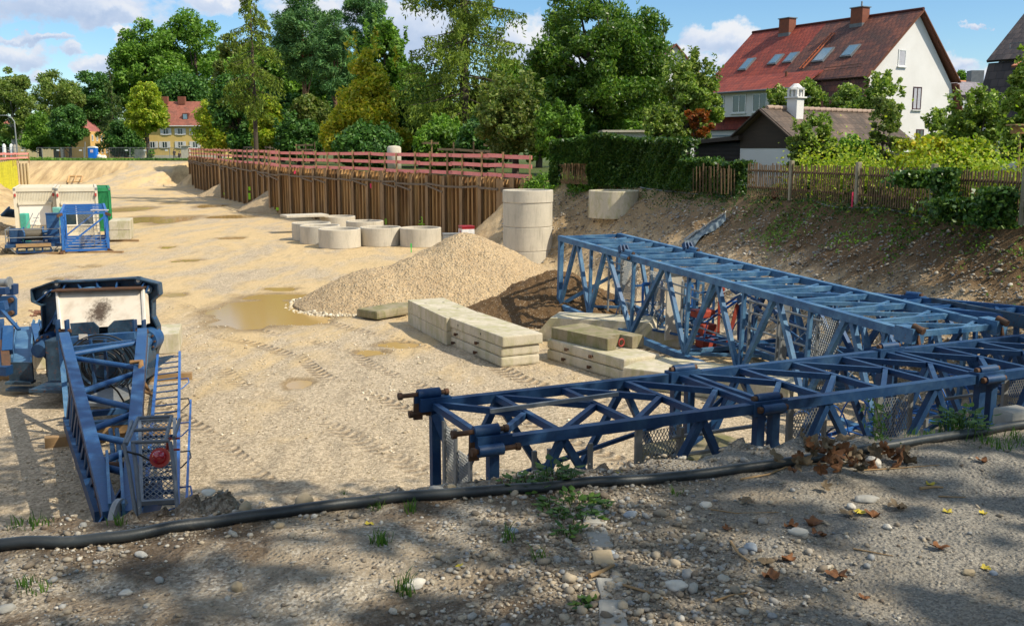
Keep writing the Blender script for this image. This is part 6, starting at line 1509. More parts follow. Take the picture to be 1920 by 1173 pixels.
# reed mat under the ivy
mb = MB(); a = P(1050, 344, STREET); b = P(1104, 346, STREET); k = 70
for j in range(k):
    f = j / (k - 1); p = a.lerp(b, f); mb.tube([p + Vector((0, -.3, 0)), p + Vector((random.uniform(-.12, .06), -.3, 1.1 + random.uniform(-.15, .1)))], .014, 5)
reed = mb.build('reed_screen', m_mottled('dry_reed', (.26, .17, .09), (.17, .11, .06), 9, .85, .3)); tag(reed, 'dry brown reed screen showing under the left end of the ivy hedge', 'screen')
mb = MB()
for (x, y0, y1) in ((1262, 350, 300), (1312, 357, 309), (1318, 358, 306), (1345, 360, 306), (1365, 362, 310)):
    p = P(x, y0 + 2, STREET); q = Q(x + random.uniform(-3, 3), y1, p.y); mb.beam(p, q, .05, .03)
    for k in range(5): p2 = P(x + 6 * k - 12, y0 + 2, STREET); mb.beam(p2, Q(x + 6 * k - 12, y1 + 6, p2.y), .035, .02)
tag(mb.build('slat_fence', M_PICKET), 'old grey fence slats poking through the ivy beside the shed', 'fence')

# ------------------------------------------------------------------ far end of the site
DF = 200.0
def Cz(py, D): return EYE + (278 - py) / 1890 * D
yh_, p_, r_, d_ = None, None, None, None
yw = thing('yellow_house', 'yellow two-storey house with white shutters and a red tiled roof', 'house', (Cx(335, DF), DF, 3))
xa, xb = Cx(267, DF), Cx(425, DF); zE = Cz(235, DF); zR = Cz(190, DF)
mb = MB(); mb.box(((xa + xb) / 2, DF + 5, (zE + 2.8) / 2), (xb - xa, 10, zE - 2.8)); mb.build('wall', M_YELLOW, yw)
mb = MB(); mb.box(((xa + xb) / 2, DF - .03, 3.2), (xb - xa, .1, 1.0)); mb.build('plinth', M_CONC_CLEAN, yw)
roof_slab('roof', [(xa - .4, DF - .5, zE - .15), (xb, DF - .5, zE - .15), (xb, DF + 5, zR), (xa + 3.2, DF + 5, zR)], M_PTILE, yw, .15)
roof_slab('roof', [(xb, DF + 10.5, zE - .15), (xa - .4, DF + 10.5, zE - .15), (xa + 3.2, DF + 5, zR), (xb, DF + 5, zR)], M_PTILE, yw, .15)
mb = MB(); mb.add([(xa - .4, DF - .5, zE - .15), (xa + 3.2, DF + 5, zR), (xa - .4, DF + 10.5, zE - .15)], [(0, 1, 2)]); mb.build('hip_roof', M_PTILE, yw)
mb = MB(); mb.box(((xa + xb) / 2, DF - .55, zE - .2), (xb - xa + .6, .18, .16)); mb.build('gutter', M_FRAME_W, yw)
for (px0, px1) in ((308, 321), (340, 353)):
    mb = MB(); x0_, x1_ = Cx(px0, DF + 4.5), Cx(px1, DF + 4.5); mb.box(((x0_ + x1_) / 2, DF + 4.5, Cz(191, DF + 4) + .1), (x1_ - x0_, .8, 1.5)); mb.build('chimney', M_BRICK, yw)
mb = MB(); c0 = Q(349.5, 219, DF + 1.7); mb.box(c0, (1.1, 1.6, 1.3)); dm = mb.build('dormer', M_PTILE, yw); mb = MB(); mb.box(c0 + Vector((0, -.83, 0)), (.8, .05, .95)); k_ = mb.build('window', M_SKYG); k_.parent = dm
for (pxc, pyc) in ((311, 246.5), (338, 246.5), (365.5, 246.5), (309, 271.5), (338.5, 271.5), (366, 271.5), (286, 271.5), (394, 246.5)):
    c0 = Q(pxc, pyc, DF); c0.y = DF - .03; window(yw, c0, Vector((1, 0, 0)), Vector((0, -1, 0)), 1.05, 1.25, M_FRAME_W, M_GLASS, 1, True, .09, .06)
    for sg in (-1, 1): mb = MB(); mb.box(c0 + Vector((sg * .83, -.04, 0)), (.52, .07, 1.3)); mb.build('shutter', M_SHUTTER, yw)
# orange walled house behind, seen along its side
oh = thing('orange_house', 'orange yellow house with a pinkish roof seen between the spruce and the dark trees', 'house', (Cx(190, 215), 215, 3))
x0, x1 = Cx(171, 212), Cx(214, 228); zE2 = Cz(247, 212)
mb = MB(); mb.add([(x0, 212, 2.8), (x1, 232, 2.8), (x1, 232, zE2), (x0, 212, zE2), (x0 - 9, 217, 2.8), (x0 - 9, 217, zE2), (x0 - 4.5, 214.5, zE2 + 3.6)], [(0, 1, 2, 3), (4, 0, 3, 6, 5)]); mb.build('wall', M_OCHRE, oh)
roof_slab('roof', [(x0 - .3, 211.2, zE2 - .2), (x1, 231.4, zE2 - .2), (x1 - 4.3, 233, zE2 + 3.7), (x0 - 4.7, 213.8, zE2 + 3.7)], m_tiles('faded_rose_tiles', (.42, .15, .13), (.33, .11, .10), (.22, .09, .08), 3, 4), oh, .15)
roof_slab('roof', [(x0 - 9.4, 217.6, zE2 - .2), (x1 - 9, 236, zE2 - .2), (x1 - 4.3, 233, zE2 + 3.7), (x0 - 4.7, 213.8, zE2 + 3.7)], M_PTILE, oh, .15)
for k in range(7):
    for zz in (4.6, 7.2):
        f = (k + .5) / 7; c0 = Vector((x0 + (x1 - x0) * f + .04, 212 + 20 * f - .04, zz)); u = Vector((x1 - x0, 20, 0)).normalized(); window(oh, c0, u, Vector((u.y, -u.x, 0)), .9, 1.3, M_FRAME_W, M_GLASS, 0, False, .2, .06)
# beige block at the far left
t, p, r_, d_ = simple_house('beige_house', 'beige gabled house half hidden behind the two maples at far left', (Cx(72, 222), 222), 9, 18, PI / 2 + .25, 2.8, Cz(248, 222) , Cz(222, 222) + .8, M_PTILE, M_BEIGE)
simple_house('distant_house', 'distant house glimpsed behind the birch at the far left edge', (Cx(-10, 260), 260), 10, 16, .1, 2.8, 8, 12, M_PTILE, M_PLASTER)
# site fence
sf = thing('site_fence', 'row of galvanised mesh fence panels with small white signs beyond the pit', 'fence', (Cx(150, 178), 178, 3.1))
M_WIRE = m_flat('fence_wire', (.20, .22, .22), .5, .3)
for (px0, px1) in ((-10, 48), (70, 79), (80, 115), (117, 157), (158, 166), (205, 243), (245, 278), (278, 318), (319, 345)):
    D = 178; xa_, xb_ = Cx(px0, D), Cx(px1, D); z0, z1 = 3.15, 5.15; mb = MB()
    for (a, b) in (((xa_, D, z0), (xa_, D, z1)), ((xb_, D, z0), (xb_, D, z1)), ((xa_, D, z1), (xb_, D, z1)), ((xa_, D, z0 + .15), (xb_, D, z0 + .15))): mb.tube([a, b], .035, 6)
    mb.build('panel_frame', M_GALV, sf)
    mb = MB()
    for k in range(int((xb_ - xa_) / .28)): x = xa_ + .28 * k; mb.beam((x, D, z0), (x, D, z1), .014, .014)
    for k in range(8): mb.beam((xa_, D, z0 + .25 * k), (xb_, D, z0 + .25 * k), .014, .014)
    mb.build('wire_mesh', M_WIRE, sf)
    if xb_ - xa_ > 3: mb = MB(); mb.box((xb_ - .5, D - .05, 4.7), (.5, .02, .22)); mb.build('small_sign', M_FRAME_W, sf)
# portable toilet
DT = 176; xt = Cx(175, DT); zt = 3.12
t = thing('portable_toilet', 'bright blue portable toilet with a white roof at the far edge of the pit', 'toilet', (xt, DT, zt)); M_TB = m_flat('toilet_blue', (.01, .16, .62), .4)
mb = MB(); mb.box((xt, DT, zt + 1.0), (1.35, 1.15, 2.0), 0, None, .03); mb.build('cabin', M_TB, t)
mb = MB(); mb.prism([(-.72, 0), (.72, 0), (.6, .16), (.15, .28), (-.15, .28), (-.6, .16)], -.65, .65, Matrix(((1, 0, 0), (0, 0, 1), (0, 1, 0))), (xt, DT, zt + 2.0)); mb.build('roof', M_FRAME_W, t)
mb = MB(); mb.box((xt, DT - .6, zt + .98), (.95, .06, 1.8), 0, None, .02); dr = mb.build('door', M_TB, t); mb = MB(); mb.box((xt + .02, DT - .645, zt + 1.45), (.5, .02, .5)); k_ = mb.build('notice', m_flat('notice_pinkwhite', (.72, .55, .62), .5)); k_.parent = dr
mb = MB(); mb.box((xt, DT, zt + .05), (1.3, 1.2, .1)); mb.build('skid', M_BLACK, t)
# white big bags
def blob(name, label, c, r, mat, cat, seed=0, asp=(1, 1, .8), lift=True, n_=3):
    bm = bmesh.new(); bmesh.ops.create_icosphere(bm, subdivisions=n_, radius=1)
    for v in bm.verts:
        q = v.co * 1.3 + Vector((seed * 7.1, seed * 3.3, 0)); f = 1 + .28 * noise.noise(q) + .1 * noise.noise(q * 3.1); v.co = Vector((v.co.x * asp[0] * f, v.co.y * asp[1] * f, v.co.z * asp[2] * f)) * r
    me = bpy.data.meshes.new(name); bm.to_mesh(me); bm.free(); me.polygons.foreach_set('use_smooth', [True] * len(me.polygons)); me.materials.append(mat)
    o = bpy.data.objects.new(name, me); COL.objects.link(o); o.location = c; o.rotation_euler = (0, 0, seed * 1.7)
    if label: tag(o, label, cat)
    return o
blob('big_bag', 'lumpy white big bag on the ground to the right of the blue toilet', (Cx(187, DT), DT, zt + .4), .55, M_WHITE, 'bag', 1); blob('big_bag', 'second lumpy white big bag, right-hand one of the pair beside the toilet', (Cx(194, DT), DT, zt + .38), .5, M_WHITE, 'bag', 2)
mb = MB(); mb.box((Cx(226, 172), 172, 3.3), (4.2, .8, .35), 0, None, .02); tag(mb.build('timber_stack', M_TIMBER), 'low stack of timber boards at the top of the far bank', 'timber')
mb = MB(); mb.box((Cx(263, 186), 186, 4.0), (1.8, .9, 1.75), 0, None, .03); tag(mb.build('utility_cabinet', M_CONC), 'grey utility cabinet beside the yellow linden trunk', 'cabinet')
mb = MB(); mb.box((Cx(349, 170), 170, 4.2), (1.25, 1.0, 2.4), 0, None, .03); mb.box((Cx(349, 170), 169.9, 5.5), (1.7, 1.3, .1)); tag(mb.build('grey_booth', M_CONC_CLEAN), 'small grey booth at the far end of the pink guard rail', 'booth')
mb = MB(); mb.tube([(Cx(341.5, 176), 176, 3.1), (Cx(341.5, 176), 176, 5.5)], .12, 8); tag(mb.build('white_post', M_FRAME_W), 'white post beside the small grey booth', 'post')
for k, (px, top, lab) in enumerate(((9, 266, 'white rounded column at the far left edge behind the mesh fence'), (22.5, 266, 'second white column behind the mesh fence, nearer the birch'))):
    mb = MB(); c0 = Vector((Cx(px, 190), 190, 3)); mb.tube([c0, c0 + Vector((0, 0, 2.6)), c0 + Vector((0, 0, 2.9))], .3, 12, True, [.32, .32, .1]); tag(mb.build('white_column', M_FRAME_W), lab, 'column')
mb = MB(); a = Q(33, 290, 185); b = Q(27, 228, 185); c_ = Q(8, 216, 185); mb.tube([a, a.lerp(b, .6), b, Q(20, 219, 185), c_], .13, 8, True, [.16, .13, .10, .08, .06]); mb.box(c_ + Vector((-.3, 0, -.05)), (1.0, .3, .12)); tag(mb.build('street_lamp', M_GALV), 'curved grey street lamp beside the birch at the far left', 'lamp')
mb = MB(); mb.tube([Q(159, 300, 184), Q(159.5, 266, 184)], .09, 8); tag(mb.build('grey_post', M_GALV), 'grey post just left of the blue toilet', 'post')
# wooden frames on the far slope
t = thing('wooden_frame', 'pale wooden double frame lying on the foot of the far bank', 'frame', (*Q(140, 335, 141).xy, .5))
pa, pb_, pc_, pd = PG(127, 344), PG(152, 343), PG(155, 332), PG(130, 332)
for q in (pa, pb_, pc_, pd): q.z += .12
for (a, b) in ((pa, pb_), (pb_, pc_), (pc_, pd), (pd, pa), (pa.lerp(pb_, .5), pd.lerp(pc_, .5))): mb = MB(); mb.beam(a, b, .18, .1); mb.build('board', m_flat('fresh_pine', (.62, .36, .14), .7) if 'M_PINE' not in globals() else M_PINE, t)
# yellow sheeted wall with piles and pink rail at the left edge
yl = thing('yellow_sheeting', 'wall of bright yellow netting along the left edge of the pit', 'sheeting', (Cx(20, 125), 125, 0)); n = NT('yellow_netting'); v = n.pos()
wv = n.ramp(n.noise(n.mapping(v, (.25, .25, 6)), 1.2, 4, .6), [(.4, .8), (.6, 1.0)]); pz = n.ramp(n.noise(n.mapping(v, (1.2, 1.2, .15)), 1.0, 5, .6), [(.38, .75), (.6, 1.0)])
M_YN = n.done(n.bsdf(n.mix(n.mix((.72, .66, .02), (.62, .58, .03), n.noise(v, .6, 4)), n.mix(wv, pz, 1.0, 'MULTIPLY'), .9, 'MULTIPLY'), .6, 0, n.bump(n.noise(n.mapping(v, (.3, .3, 4)), 2, 4), .4, .05), .3))
pa = Vector((Cx(-40, 90), 90, 0)); pb_ = Vector((Cx(30, 138), 138, 0)); kk = 60; vs = []; fs = []
for k in range(kk + 1):
    f = k / kk; p = pa.lerp(pb_, f); off = .12 * math.sin(k * 1.3); vs += [(p.x + off, p.y, -.2), (p.x + off * .5, p.y, 3.5 - .75 * 0), (p.x + off * .5 - .06, p.y, 3.5), (p.x + off - .06, p.y, -.2)]
for k in range(kk): b = k * 4; fs += [(b, b + 4, b + 5, b + 1), (b + 3, b + 2, b + 6, b + 7), (b + 1, b + 5, b + 6, b + 2)]
mb = MB(); mb.add(vs, fs, False); mb.build('netting', M_YN, yl)
for k, px in enumerate((32.5, 38.5, 44.5, 50.5)):
    mb = MB(); x = Cx(px, 140); mb.tube([(x, 140, -.2), (x, 140, 3.0 - .0)], .22, 12); tag(mb.build('bored_pile', m_flat('sandy_concrete', (.58, .46, .28), .9) if k == 0 else BP), ('leftmost', 'second from the left', 'third from the left', 'rightmost')[k] + ' of the four round sandy piles beside the yellow netting', 'pile', 'four round piles')
    if k == 0: BP = bpy.data.materials['sandy_concrete']
railing('guard_rail', 'pink board guard rail above the yellow netting at the left edge', [(Cx(-40, 95), 95), (Cx(33, 140), 140), (Cx(55, 141), 141)], [3.4, 3.2, 3.2], M_PINK, 3.0, (1.1, .55), .22, None, 0, 0)
# person helper : skinned figure
def person(label, loc, pose, cloth_top, cloth_leg, scale=1.0, rz=0.0, sit=False):
    t = thing('person', label, 'person', loc); t.rotation_euler.z = 0
    S = scale; J = {'hip': (0, 0, .95), 'waist': (0, 0, 1.12), 'chest': (0, .0, 1.34), 'neck': (0, 0, 1.50), 'head': (0, -.02, 1.62), 'top': (0, -.02, 1.72),
         'sl': (-.18, 0, 1.42), 'el': (-.24, .02, 1.16), 'wl': (-.22, -.10, .95), 'hl': (-.21, -.14, .87), 'sr': (.18, 0, 1.42), 'er': (.25, .02, 1.16), 'wr': (.22, -.12, .97), 'hr': (.21, -.17, .90),
         'tl': (-.10, 0, .90), 'kl': (-.12, -.02, .50), 'al': (-.12, .02, .10), 'fl': (-.13, -.14, .04), 'tr': (.10, 0, .90), 'kr': (.12, -.03, .50), 'ar': (.13, .03, .10), 'fr': (.14, -.13, .04)}
    if sit:
        J.update({'tl': (-.10, 0, .50), 'kl': (-.13, -.42, .50), 'al': (-.13, -.44, .12), 'fl': (-.13, -.58, .05), 'tr': (.10, 0, .50), 'kr': (.13, -.42, .50), 'ar': (.13, -.44, .12), 'fr': (.13, -.58, .05)})
        for k in ('hip', 'waist', 'chest', 'neck', 'head', 'top', 'sl', 'el', 'wl', 'hl', 'sr', 'er', 'wr', 'hr'): x, y, z = J[k]; J[k] = (x, y, z - .42)
    E = [('hip', 'waist'), ('waist', 'chest'), ('chest', 'neck'), ('neck', 'head'), ('head', 'top'), ('chest', 'sl'), ('sl', 'el'), ('el', 'wl'), ('wl', 'hl'), ('chest', 'sr'), ('sr', 'er'), ('er', 'wr'), ('wr', 'hr'),
         ('hip', 'tl'), ('tl', 'kl'), ('kl', 'al'), ('al', 'fl'), ('hip', 'tr'), ('tr', 'kr'), ('kr', 'ar'), ('ar', 'fr')]
    Rd = {'hip': .14, 'waist': .13, 'chest': .15, 'neck': .055, 'head': .095, 'top': .07, 'sl': .06, 'sr': .06, 'el': .045, 'er': .045, 'wl': .033, 'wr': .033, 'hl': .035, 'hr': .035, 'tl': .085, 'tr': .085, 'kl': .06, 'kr': .06, 'al': .045, 'ar': .045, 'fl': .04, 'fr': .04}
    def skin(names, edges, grow, nm, mat):
        idx = {k: i for i, k in enumerate(names)}; me = bpy.data.meshes.new(nm); R = Matrix.Rotation(rz, 3, 'Z')
        me.from_pydata([tuple((R @ Vector(J[k])) * S) for k in names], [(idx[a], idx[b]) for a, b in edges], []); o = bpy.data.objects.new(nm, me); COL.objects.link(o)
        md = o.modifiers.new('skin', 'SKIN'); sv = me.skin_vertices[0].data
        for k in names: sv[idx[k]].radius = ((Rd[k] + grow) * S,) * 2
        sv[0].use_root = True; o.modifiers.new('sub', 'SUBSURF').render_levels = 2; o.modifiers['sub'].levels = 1; me.materials.append(mat); o.parent = t; return o
    names = list(J); skin(names, E, 0, 'body', m_flat('skin_tone', (.45, .25, .17), .6) if 'skin_tone' not in bpy.data.materials else bpy.data.materials['skin_tone'])
    tn = ['hip', 'waist', 'chest', 'sl', 'el', 'wl', 'sr', 'er', 'wr']; te = [e for e in E if e[0] in tn and e[1] in tn]; skin(tn, te, .018, 'jacket', cloth_top)
    ln = ['hip', 'tl', 'kl', 'al', 'tr', 'kr', 'ar']; le = [e for e in E if e[0] in ln and e[1] in ln]; skin(ln, le, .016, 'trousers', cloth_leg)
    hd = Vector(J['top']) * S; R = Matrix.Rotation(rz, 3, 'Z'); mb = MB(); mb.lathe([(.115 * S, -.05 * S), (.12 * S, .0), (.09 * S, .06 * S), (.0, .09 * S)], 14, R @ hd); h_ = mb.build('hair', M_BLACK); h_.parent = t
    return t
person('person in dark clothing standing in front of the yellow house', (Cx(327, 185), 185, 3.08), None, m_flat('navy_cloth', (.02, .022, .035), .8), m_flat('dark_trousers', (.015, .016, .02), .8))
person('person in a dark top sitting near the grey booth', (Cx(336.5, 183), 183, 3.1), None, m_flat('maroon_cloth', (.05, .02, .03), .8), m_flat('dark_trousers_b', (.02, .02, .02), .8), sit=True)
mb = MB(); x = Cx(336.5, 183); mb.box((x, 183.1, 3.1 + .42), (1.4, .4, .06)); mb.box((x - .6, 183.1, 3.3), (.06, .3, .38)); mb.box((x + .6, 183.1, 3.3), (.06, .3, .38)); tag(mb.build('bench', M_TIMBER), 'low bench near the grey booth', 'bench')
person('person with a white helmet behind the mesh fence at the far left', (Cx(16, 184), 184, 3.1), None, bpy.data.materials['navy_cloth'], bpy.data.materials['dark_trousers'])
# ------------------------------------------------------------------ vegetation
L_WALNUT = m_leaf('walnut_leaves', [(.045, .115, .014), (.09, .185, .022), (.21, .30, .05)], .35, .36)
L_GREEN = m_leaf('broad_leaves', [(0.084, 0.189, 0.023), (0.145, 0.277, 0.029), (0.229, 0.376, 0.050)], .35)
L_DARK = m_leaf('dark_leaves', [(0.030, 0.100, 0.020), (0.067, 0.165, 0.029), (0.109, 0.222, 0.033)], .25)
L_YELLOW = m_leaf('yellow_green_leaves', [(0.242, 0.310, 0.020), (0.412, 0.420, 0.029), (0.700, 0.531, 0.050)], .4)
L_LIME = m_leaf('bright_lime_leaves', [(0.181, 0.300, 0.022), (0.322, 0.413, 0.030), (0.524, 0.506, 0.045)], .4)
L_APPLE = m_leaf('apple_leaves', [(0.111, 0.188, 0.030), (0.202, 0.300, 0.045), (0.403, 0.450, 0.105)], .35, .45)
L_OLIVE = m_leaf('olive_leaves', [(.09, .15, .025), (.15, .21, .04), (.26, .27, .07)], .35)
L_SPRUCE = m_leaf('spruce_needles', [(0.084, 0.144, 0.017), (0.157, 0.222, 0.023), (0.242, 0.310, 0.029)], .25, .7)
L_SPRUCED = m_leaf('dark_spruce_needles', [(0.036, 0.088, 0.020), (0.084, 0.144, 0.024), (0.145, 0.189, 0.029)], .2, .7)
L_PINE = m_leaf('pine_needles', [(0.048, 0.132, 0.041), (0.097, 0.222, 0.065), (0.181, 0.310, 0.089)], .2, .7)
L_BIRCH = m_leaf('birch_leaves', [(0.101, 0.169, 0.030), (0.181, 0.263, 0.045), (0.282, 0.319, 0.075)], .4)
L_IVY = m_leaf('ivy_leaves', [(.02, .065, .012), (.05, .12, .02), (.13, .20, .03)], .25, .4)
L_ORANGE = m_leaf('orange_leaves', [(.42, .10, .015), (.30, .07, .01), (.20, .12, .02)], .4)
M_BARK = m_mottled('brown_bark', (.09, .065, .045), (.05, .038, .028), 8, .9, .5, 25, stretch=(1, 1, .25))
M_BARKL = m_mottled('reddish_bark', (.22, .11, .06), (.12, .07, .04), 8, .9, .5, 25, stretch=(1, 1, .25))
M_BIRCHB = m_mottled('birch_bark', (.60, .57, .50), (.12, .10, .09), 4, .8, .3, 25, stretch=(1, 1, 3))
R = np.random.default_rng(5)
def rnd_unit(n): v = R.normal(size=(n, 3)); return v / np.linalg.norm(v, axis=1, keepdims=True)
def leaf_quads(C, size, up_bias=.5, asp=.5, hang=0.0):
    n = len(C); nrm = rnd_unit(n); nrm[:, 2] += up_bias; nrm /= np.linalg.norm(nrm, axis=1, keepdims=True)
    a = np.cross(nrm, rnd_unit(n)); a /= np.linalg.norm(a, axis=1, keepdims=True) + 1e-9
    if hang: a[:, 2] -= hang; a /= np.linalg.norm(a, axis=1, keepdims=True)
    b = np.cross(nrm, a); b /= np.linalg.norm(b, axis=1, keepdims=True) + 1e-9
    s = (size * R.uniform(.6, 1.35, n))[:, None]
    V = np.stack([C - a * s, C - b * s * asp, C + a * s, C + b * s * asp], 1).reshape(-1, 3)
    F = np.arange(n * 4).reshape(-1, 4); return V, F
def clumps(centers, radii, n, flat=.75):
    k = len(centers); w = radii ** 2; w = w / w.sum(); idx = R.choice(k, n, p=w)
    d = rnd_unit(n) * (R.random(n) ** .45)[:, None]; d[:, 2] *= flat
    return centers[idx] + d * radii[idx][:, None]
def crown_points(c, rx, rz, k, shape, seed=None, ry=None):
    """clump centres in a crown of half width rx, half height rz"""
    ry = ry or rx; out = []
    while len(out) < k:
        p = R.uniform(-1, 1, 3)
        h = p[2]
        if shape == 'round': lim = math.sqrt(max(0, 1 - h * h))
        elif shape == 'egg': lim = math.sqrt(max(0, 1 - h * h)) * (1 - .25 * h)
        elif shape == 'cone': lim = (1 - h) / 2 * .95 + .05
        elif shape == 'column': lim = min(1, (1 - abs(h) ** 3)) * .9
        else: lim = 1
        r = math.hypot(p[0], p[1])
        if r > lim or lim <= 0: continue
        if r < lim * .45 and abs(h) < .75 and R.random() < .6: continue
        out.append((c[0] + p[0] * rx, c[1] + p[1] * ry, c[2] + h * rz))
    return np.array(out)
def tree(name, label, x, y, zbase, ztop, rx, zlow, mat, nleaf=9000, nclump=60, leaf=.16, shape='egg', cr=.27, bark=None, group=None, trunk_r=None, cat='tree', up=.5, hang=0.0, lean=0, limbs=9, asp=.55, crown_name='crown', ry=None, spikes=16):
    t = thing(name, label, cat, (x, y, zbase), group); bark = bark or M_BARK
    if y > 60: spikes = 0 if y > 100 else spikes // 3; leaf *= 1.02; nclump = int(nclump * 1.5); nleaf = int(nleaf * 1.75); cr *= 1.12
    c = ((x + lean), y, (ztop + zlow) / 2); rz = (ztop - zlow) / 2
    cp = crown_points(c, rx * (1 - cr * .6), rz * (1 - cr * .5), nclump, shape, ry=(ry or rx) * (1 - cr * .6)); rad = rx * cr * R.uniform(.6, 1.3, nclump)
    P_ = clumps(cp, rad, nleaf)
    if spikes:
        sp = []
        for k in range(spikes):
            a = R.uniform(0, 2 * PI); rr = rx * R.uniform(.1, .9); bx, by = c[0] + rr * math.cos(a), c[1] + (ry or rx) * rr / rx * math.sin(a); z0 = c[2] + rz * math.sqrt(max(0, 1 - (rr / rx) ** 2)) * .75
            m = 46; f = R.random(m); sp.append(np.stack([bx + f * R.normal(0, .12) + R.normal(0, leaf * .7, m), by + R.normal(0, leaf * .7, m), z0 + f * rz * R.uniform(.3, .55)], 1))
        P_ = np.concatenate([P_] + sp)
    if GAPS: P_ = gap_filter(P_)
    V, F = leaf_quads(P_, leaf, up, asp, hang); np_mesh(crown_name, V, F, mat, t, False)
    tr = trunk_r or rx * .06 + .05; mb = MB(); top = Vector((c[0], c[1], zlow + rz * 1.35)); b = Vector((x, y, zbase - .2))
    pts = [b, b.lerp(top, .3) + Vector((R.uniform(-.1, .1) * rx * .3, 0, 0)), b.lerp(top, .65) + Vector((R.uniform(-.1, .1) * rx * .3, 0, 0)), top]
    mb.tube(pts, tr, 8, True, [tr * 1.25, tr, tr * .7, tr * .25])
    for k in range(limbs):
        q = Vector(cp[int(R.integers(0, nclump))]); f = R.uniform(.25, .85); s = pts[0].lerp(pts[3], f)
        if q.z < s.z: s = pts[0].lerp(pts[3], max(.15, f - .3))
        m = s.lerp(q, .5) + Vector((0, 0, -.08 * rx)); mb.tube([s, m, q], tr * .3, 5, False, [tr * .42, tr * .26, tr * .08])
    mb.build('trunk', bark, t); return t
GAPS = []; YSH = 0.0
def gap_filter(P_):  # drops crown leaves so sun reaches chosen patches of the bank
    h = (P_[:, 2] - 3.4) / SUN_DIR.z; X = P_[:, 0] - SUN_DIR.x * h; Y = P_[:, 1] + YSH - SUN_DIR.y * h; k = np.ones(len(P_), bool)
    for (gx, gy, ga, gb) in GAPS: k &= ~((np.hypot((X - gx) / ga, (Y - gy) / gb) < 1) & (R.random(len(P_)) < .93))
    return P_[k]
def spruce(name, label, x, y, zbase, ztop, rmax, zlow, mat, nbr=70, nl=150, leaf=.2, droop=.35, group=None, tr=.3, top_r=.12, bark=None, bottom_taper=.0):
    t = thing(name, label, 'tree', (x, y, zbase), group); mb = MB(); b = Vector((x, y, zbase - .2)); top = Vector((x, y, ztop)); mb.tube([b, b.lerp(top, .5), top], tr, 9, True, [tr, tr * .65, .04]); C = []
    for k in range(nbr):
        f = (k + R.random()) / nbr; z = zlow + (ztop - zlow) * f; ang = R.uniform(0, 2 * PI); ln = rmax * ((1 - f) ** .75 * (1 - top_r) + top_r * (1 - f)) * R.uniform(.7, 1.1) + .15
        if bottom_taper: ln *= min(1, .35 + f / bottom_taper)
        d = Vector((math.cos(ang), math.sin(ang), 0)); s0 = Vector((x, y, z)); pts = []
        for q in np.linspace(0, 1, 5): pts.append(s0 + d * ln * q + Vector((0, 0, -droop * ln * (q ** 1.4) + .12 * ln * q ** 3)))
        mb.tube(pts, .03, 4, False, [.05 * tr / .3, .04 * tr / .3, .03 * tr / .3, .02, .01])
        m = int(nl * (.25 + ln / rmax)); q = R.random(m) ** .7 * .95 + .05; base = np.array([[*(s0 + d * ln * float(u) + Vector((0, 0, -droop * ln * float(u) ** 1.4 + .12 * ln * float(u) ** 3)))] for u in q])
        side = np.array([-d.y, d.x, 0]); w_ = (R.normal(0, 1, m) * .16 * ln * (1.1 - q)); hang = np.abs(R.normal(0, 1, m)) * (.10 * ln + leaf * .6)
        base = base + side * w_[:, None]; base[:, 2] -= hang + np.abs(w_) * .25; C.append(base)
    C = np.concatenate(C); V, F = leaf_quads(C, leaf, .3, .28, 1.0); np_mesh('crown', V, F, mat, t, False); mb.build('trunk', bark or M_BARK, t); return t
def cz(py, D): return EYE + (278 - py) / 1890 * D
def T(kind, label, pxc, D, ytop, ylow, rpx, mat, **kw):
    x = Cx(pxc, D); return tree(kind, label, x, D, kw.pop('zb', 3.0), cz(ytop, D), rpx / 1890 * D, max(cz(ylow, D), 3.3), mat, **kw)
# --- far left
T('birch_tree', 'birch with a pale leaning trunk at the far left edge', 28, 195, 118, 262, 46, L_BIRCH, nleaf=9000, leaf=.26, bark=M_BIRCHB, hang=.6, nclump=55, trunk_r=.35, cr=.22)
T('birch_tree', 'airy birch rising behind the two maples at far left', 118, 215, 128, 235, 50, L_BIRCH, nleaf=7000, leaf=.26, bark=M_BIRCHB, hang=.6, nclump=50, cr=.22)
T('maple_tree', 'left of the two round green maples at far left', 76, 190, 186, 282, 36, L_GREEN, nleaf=7000, leaf=.24, shape='cone', nclump=50)
T('maple_tree', 'right dark green maple of the pair in front of the beige house', 132, 186, 190, 282, 36, L_DARK, nleaf=8000, leaf=.24, nclump=55)
T('maple_tree', 'dark round tree at the extreme left behind the street lamp', 2, 205, 225, 285, 30, L_DARK, nleaf=4000, leaf=.26, nclump=30)
T('broadleaf_tree', 'dark broadleaf tree left of the poplars behind the orange house', 188, 225, 118, 260, 44, L_DARK, nleaf=8000, leaf=.30, nclump=55)
x = Cx(216, 205); spruce('spruce_tree', 'dark spruce beside the linden at far left', x, 205, 3, cz(135, 205), 4.4, 5, L_SPRUCED, 60, 90, .32, .3, tr=.25)
T('linden_tree', 'yellow green linden with a bare trunk in front of the yellow house', 279, 183, 150, 262, 40, L_LIME, nleaf=12000, leaf=.23, nclump=75, trunk_r=.32, cr=.23)
T('dark_shrub', 'dark bushy tree between the orange house and the linden', 236, 194, 222, 300, 40, L_DARK, nleaf=7000, leaf=.24, nclump=45)
T('shrub', 'small round shrub beside the linden trunk', 284, 182, 278, 300, 7, L_GREEN, nleaf=700, leaf=.14, nclump=12)
T('poplar_tree', 'left of the two giant poplars towering over the yellow house', 292, 235, 38, 240, 82, L_GREEN, nleaf=20000, leaf=.36, nclump=95, cr=.2, trunk_r=.8)
T('poplar_tree', 'right and taller of the two giant poplars over the yellow house', 375, 240, 22, 245, 84, L_GREEN, nleaf=21000, leaf=.36, nclump=95, cr=.2, trunk_r=.8)
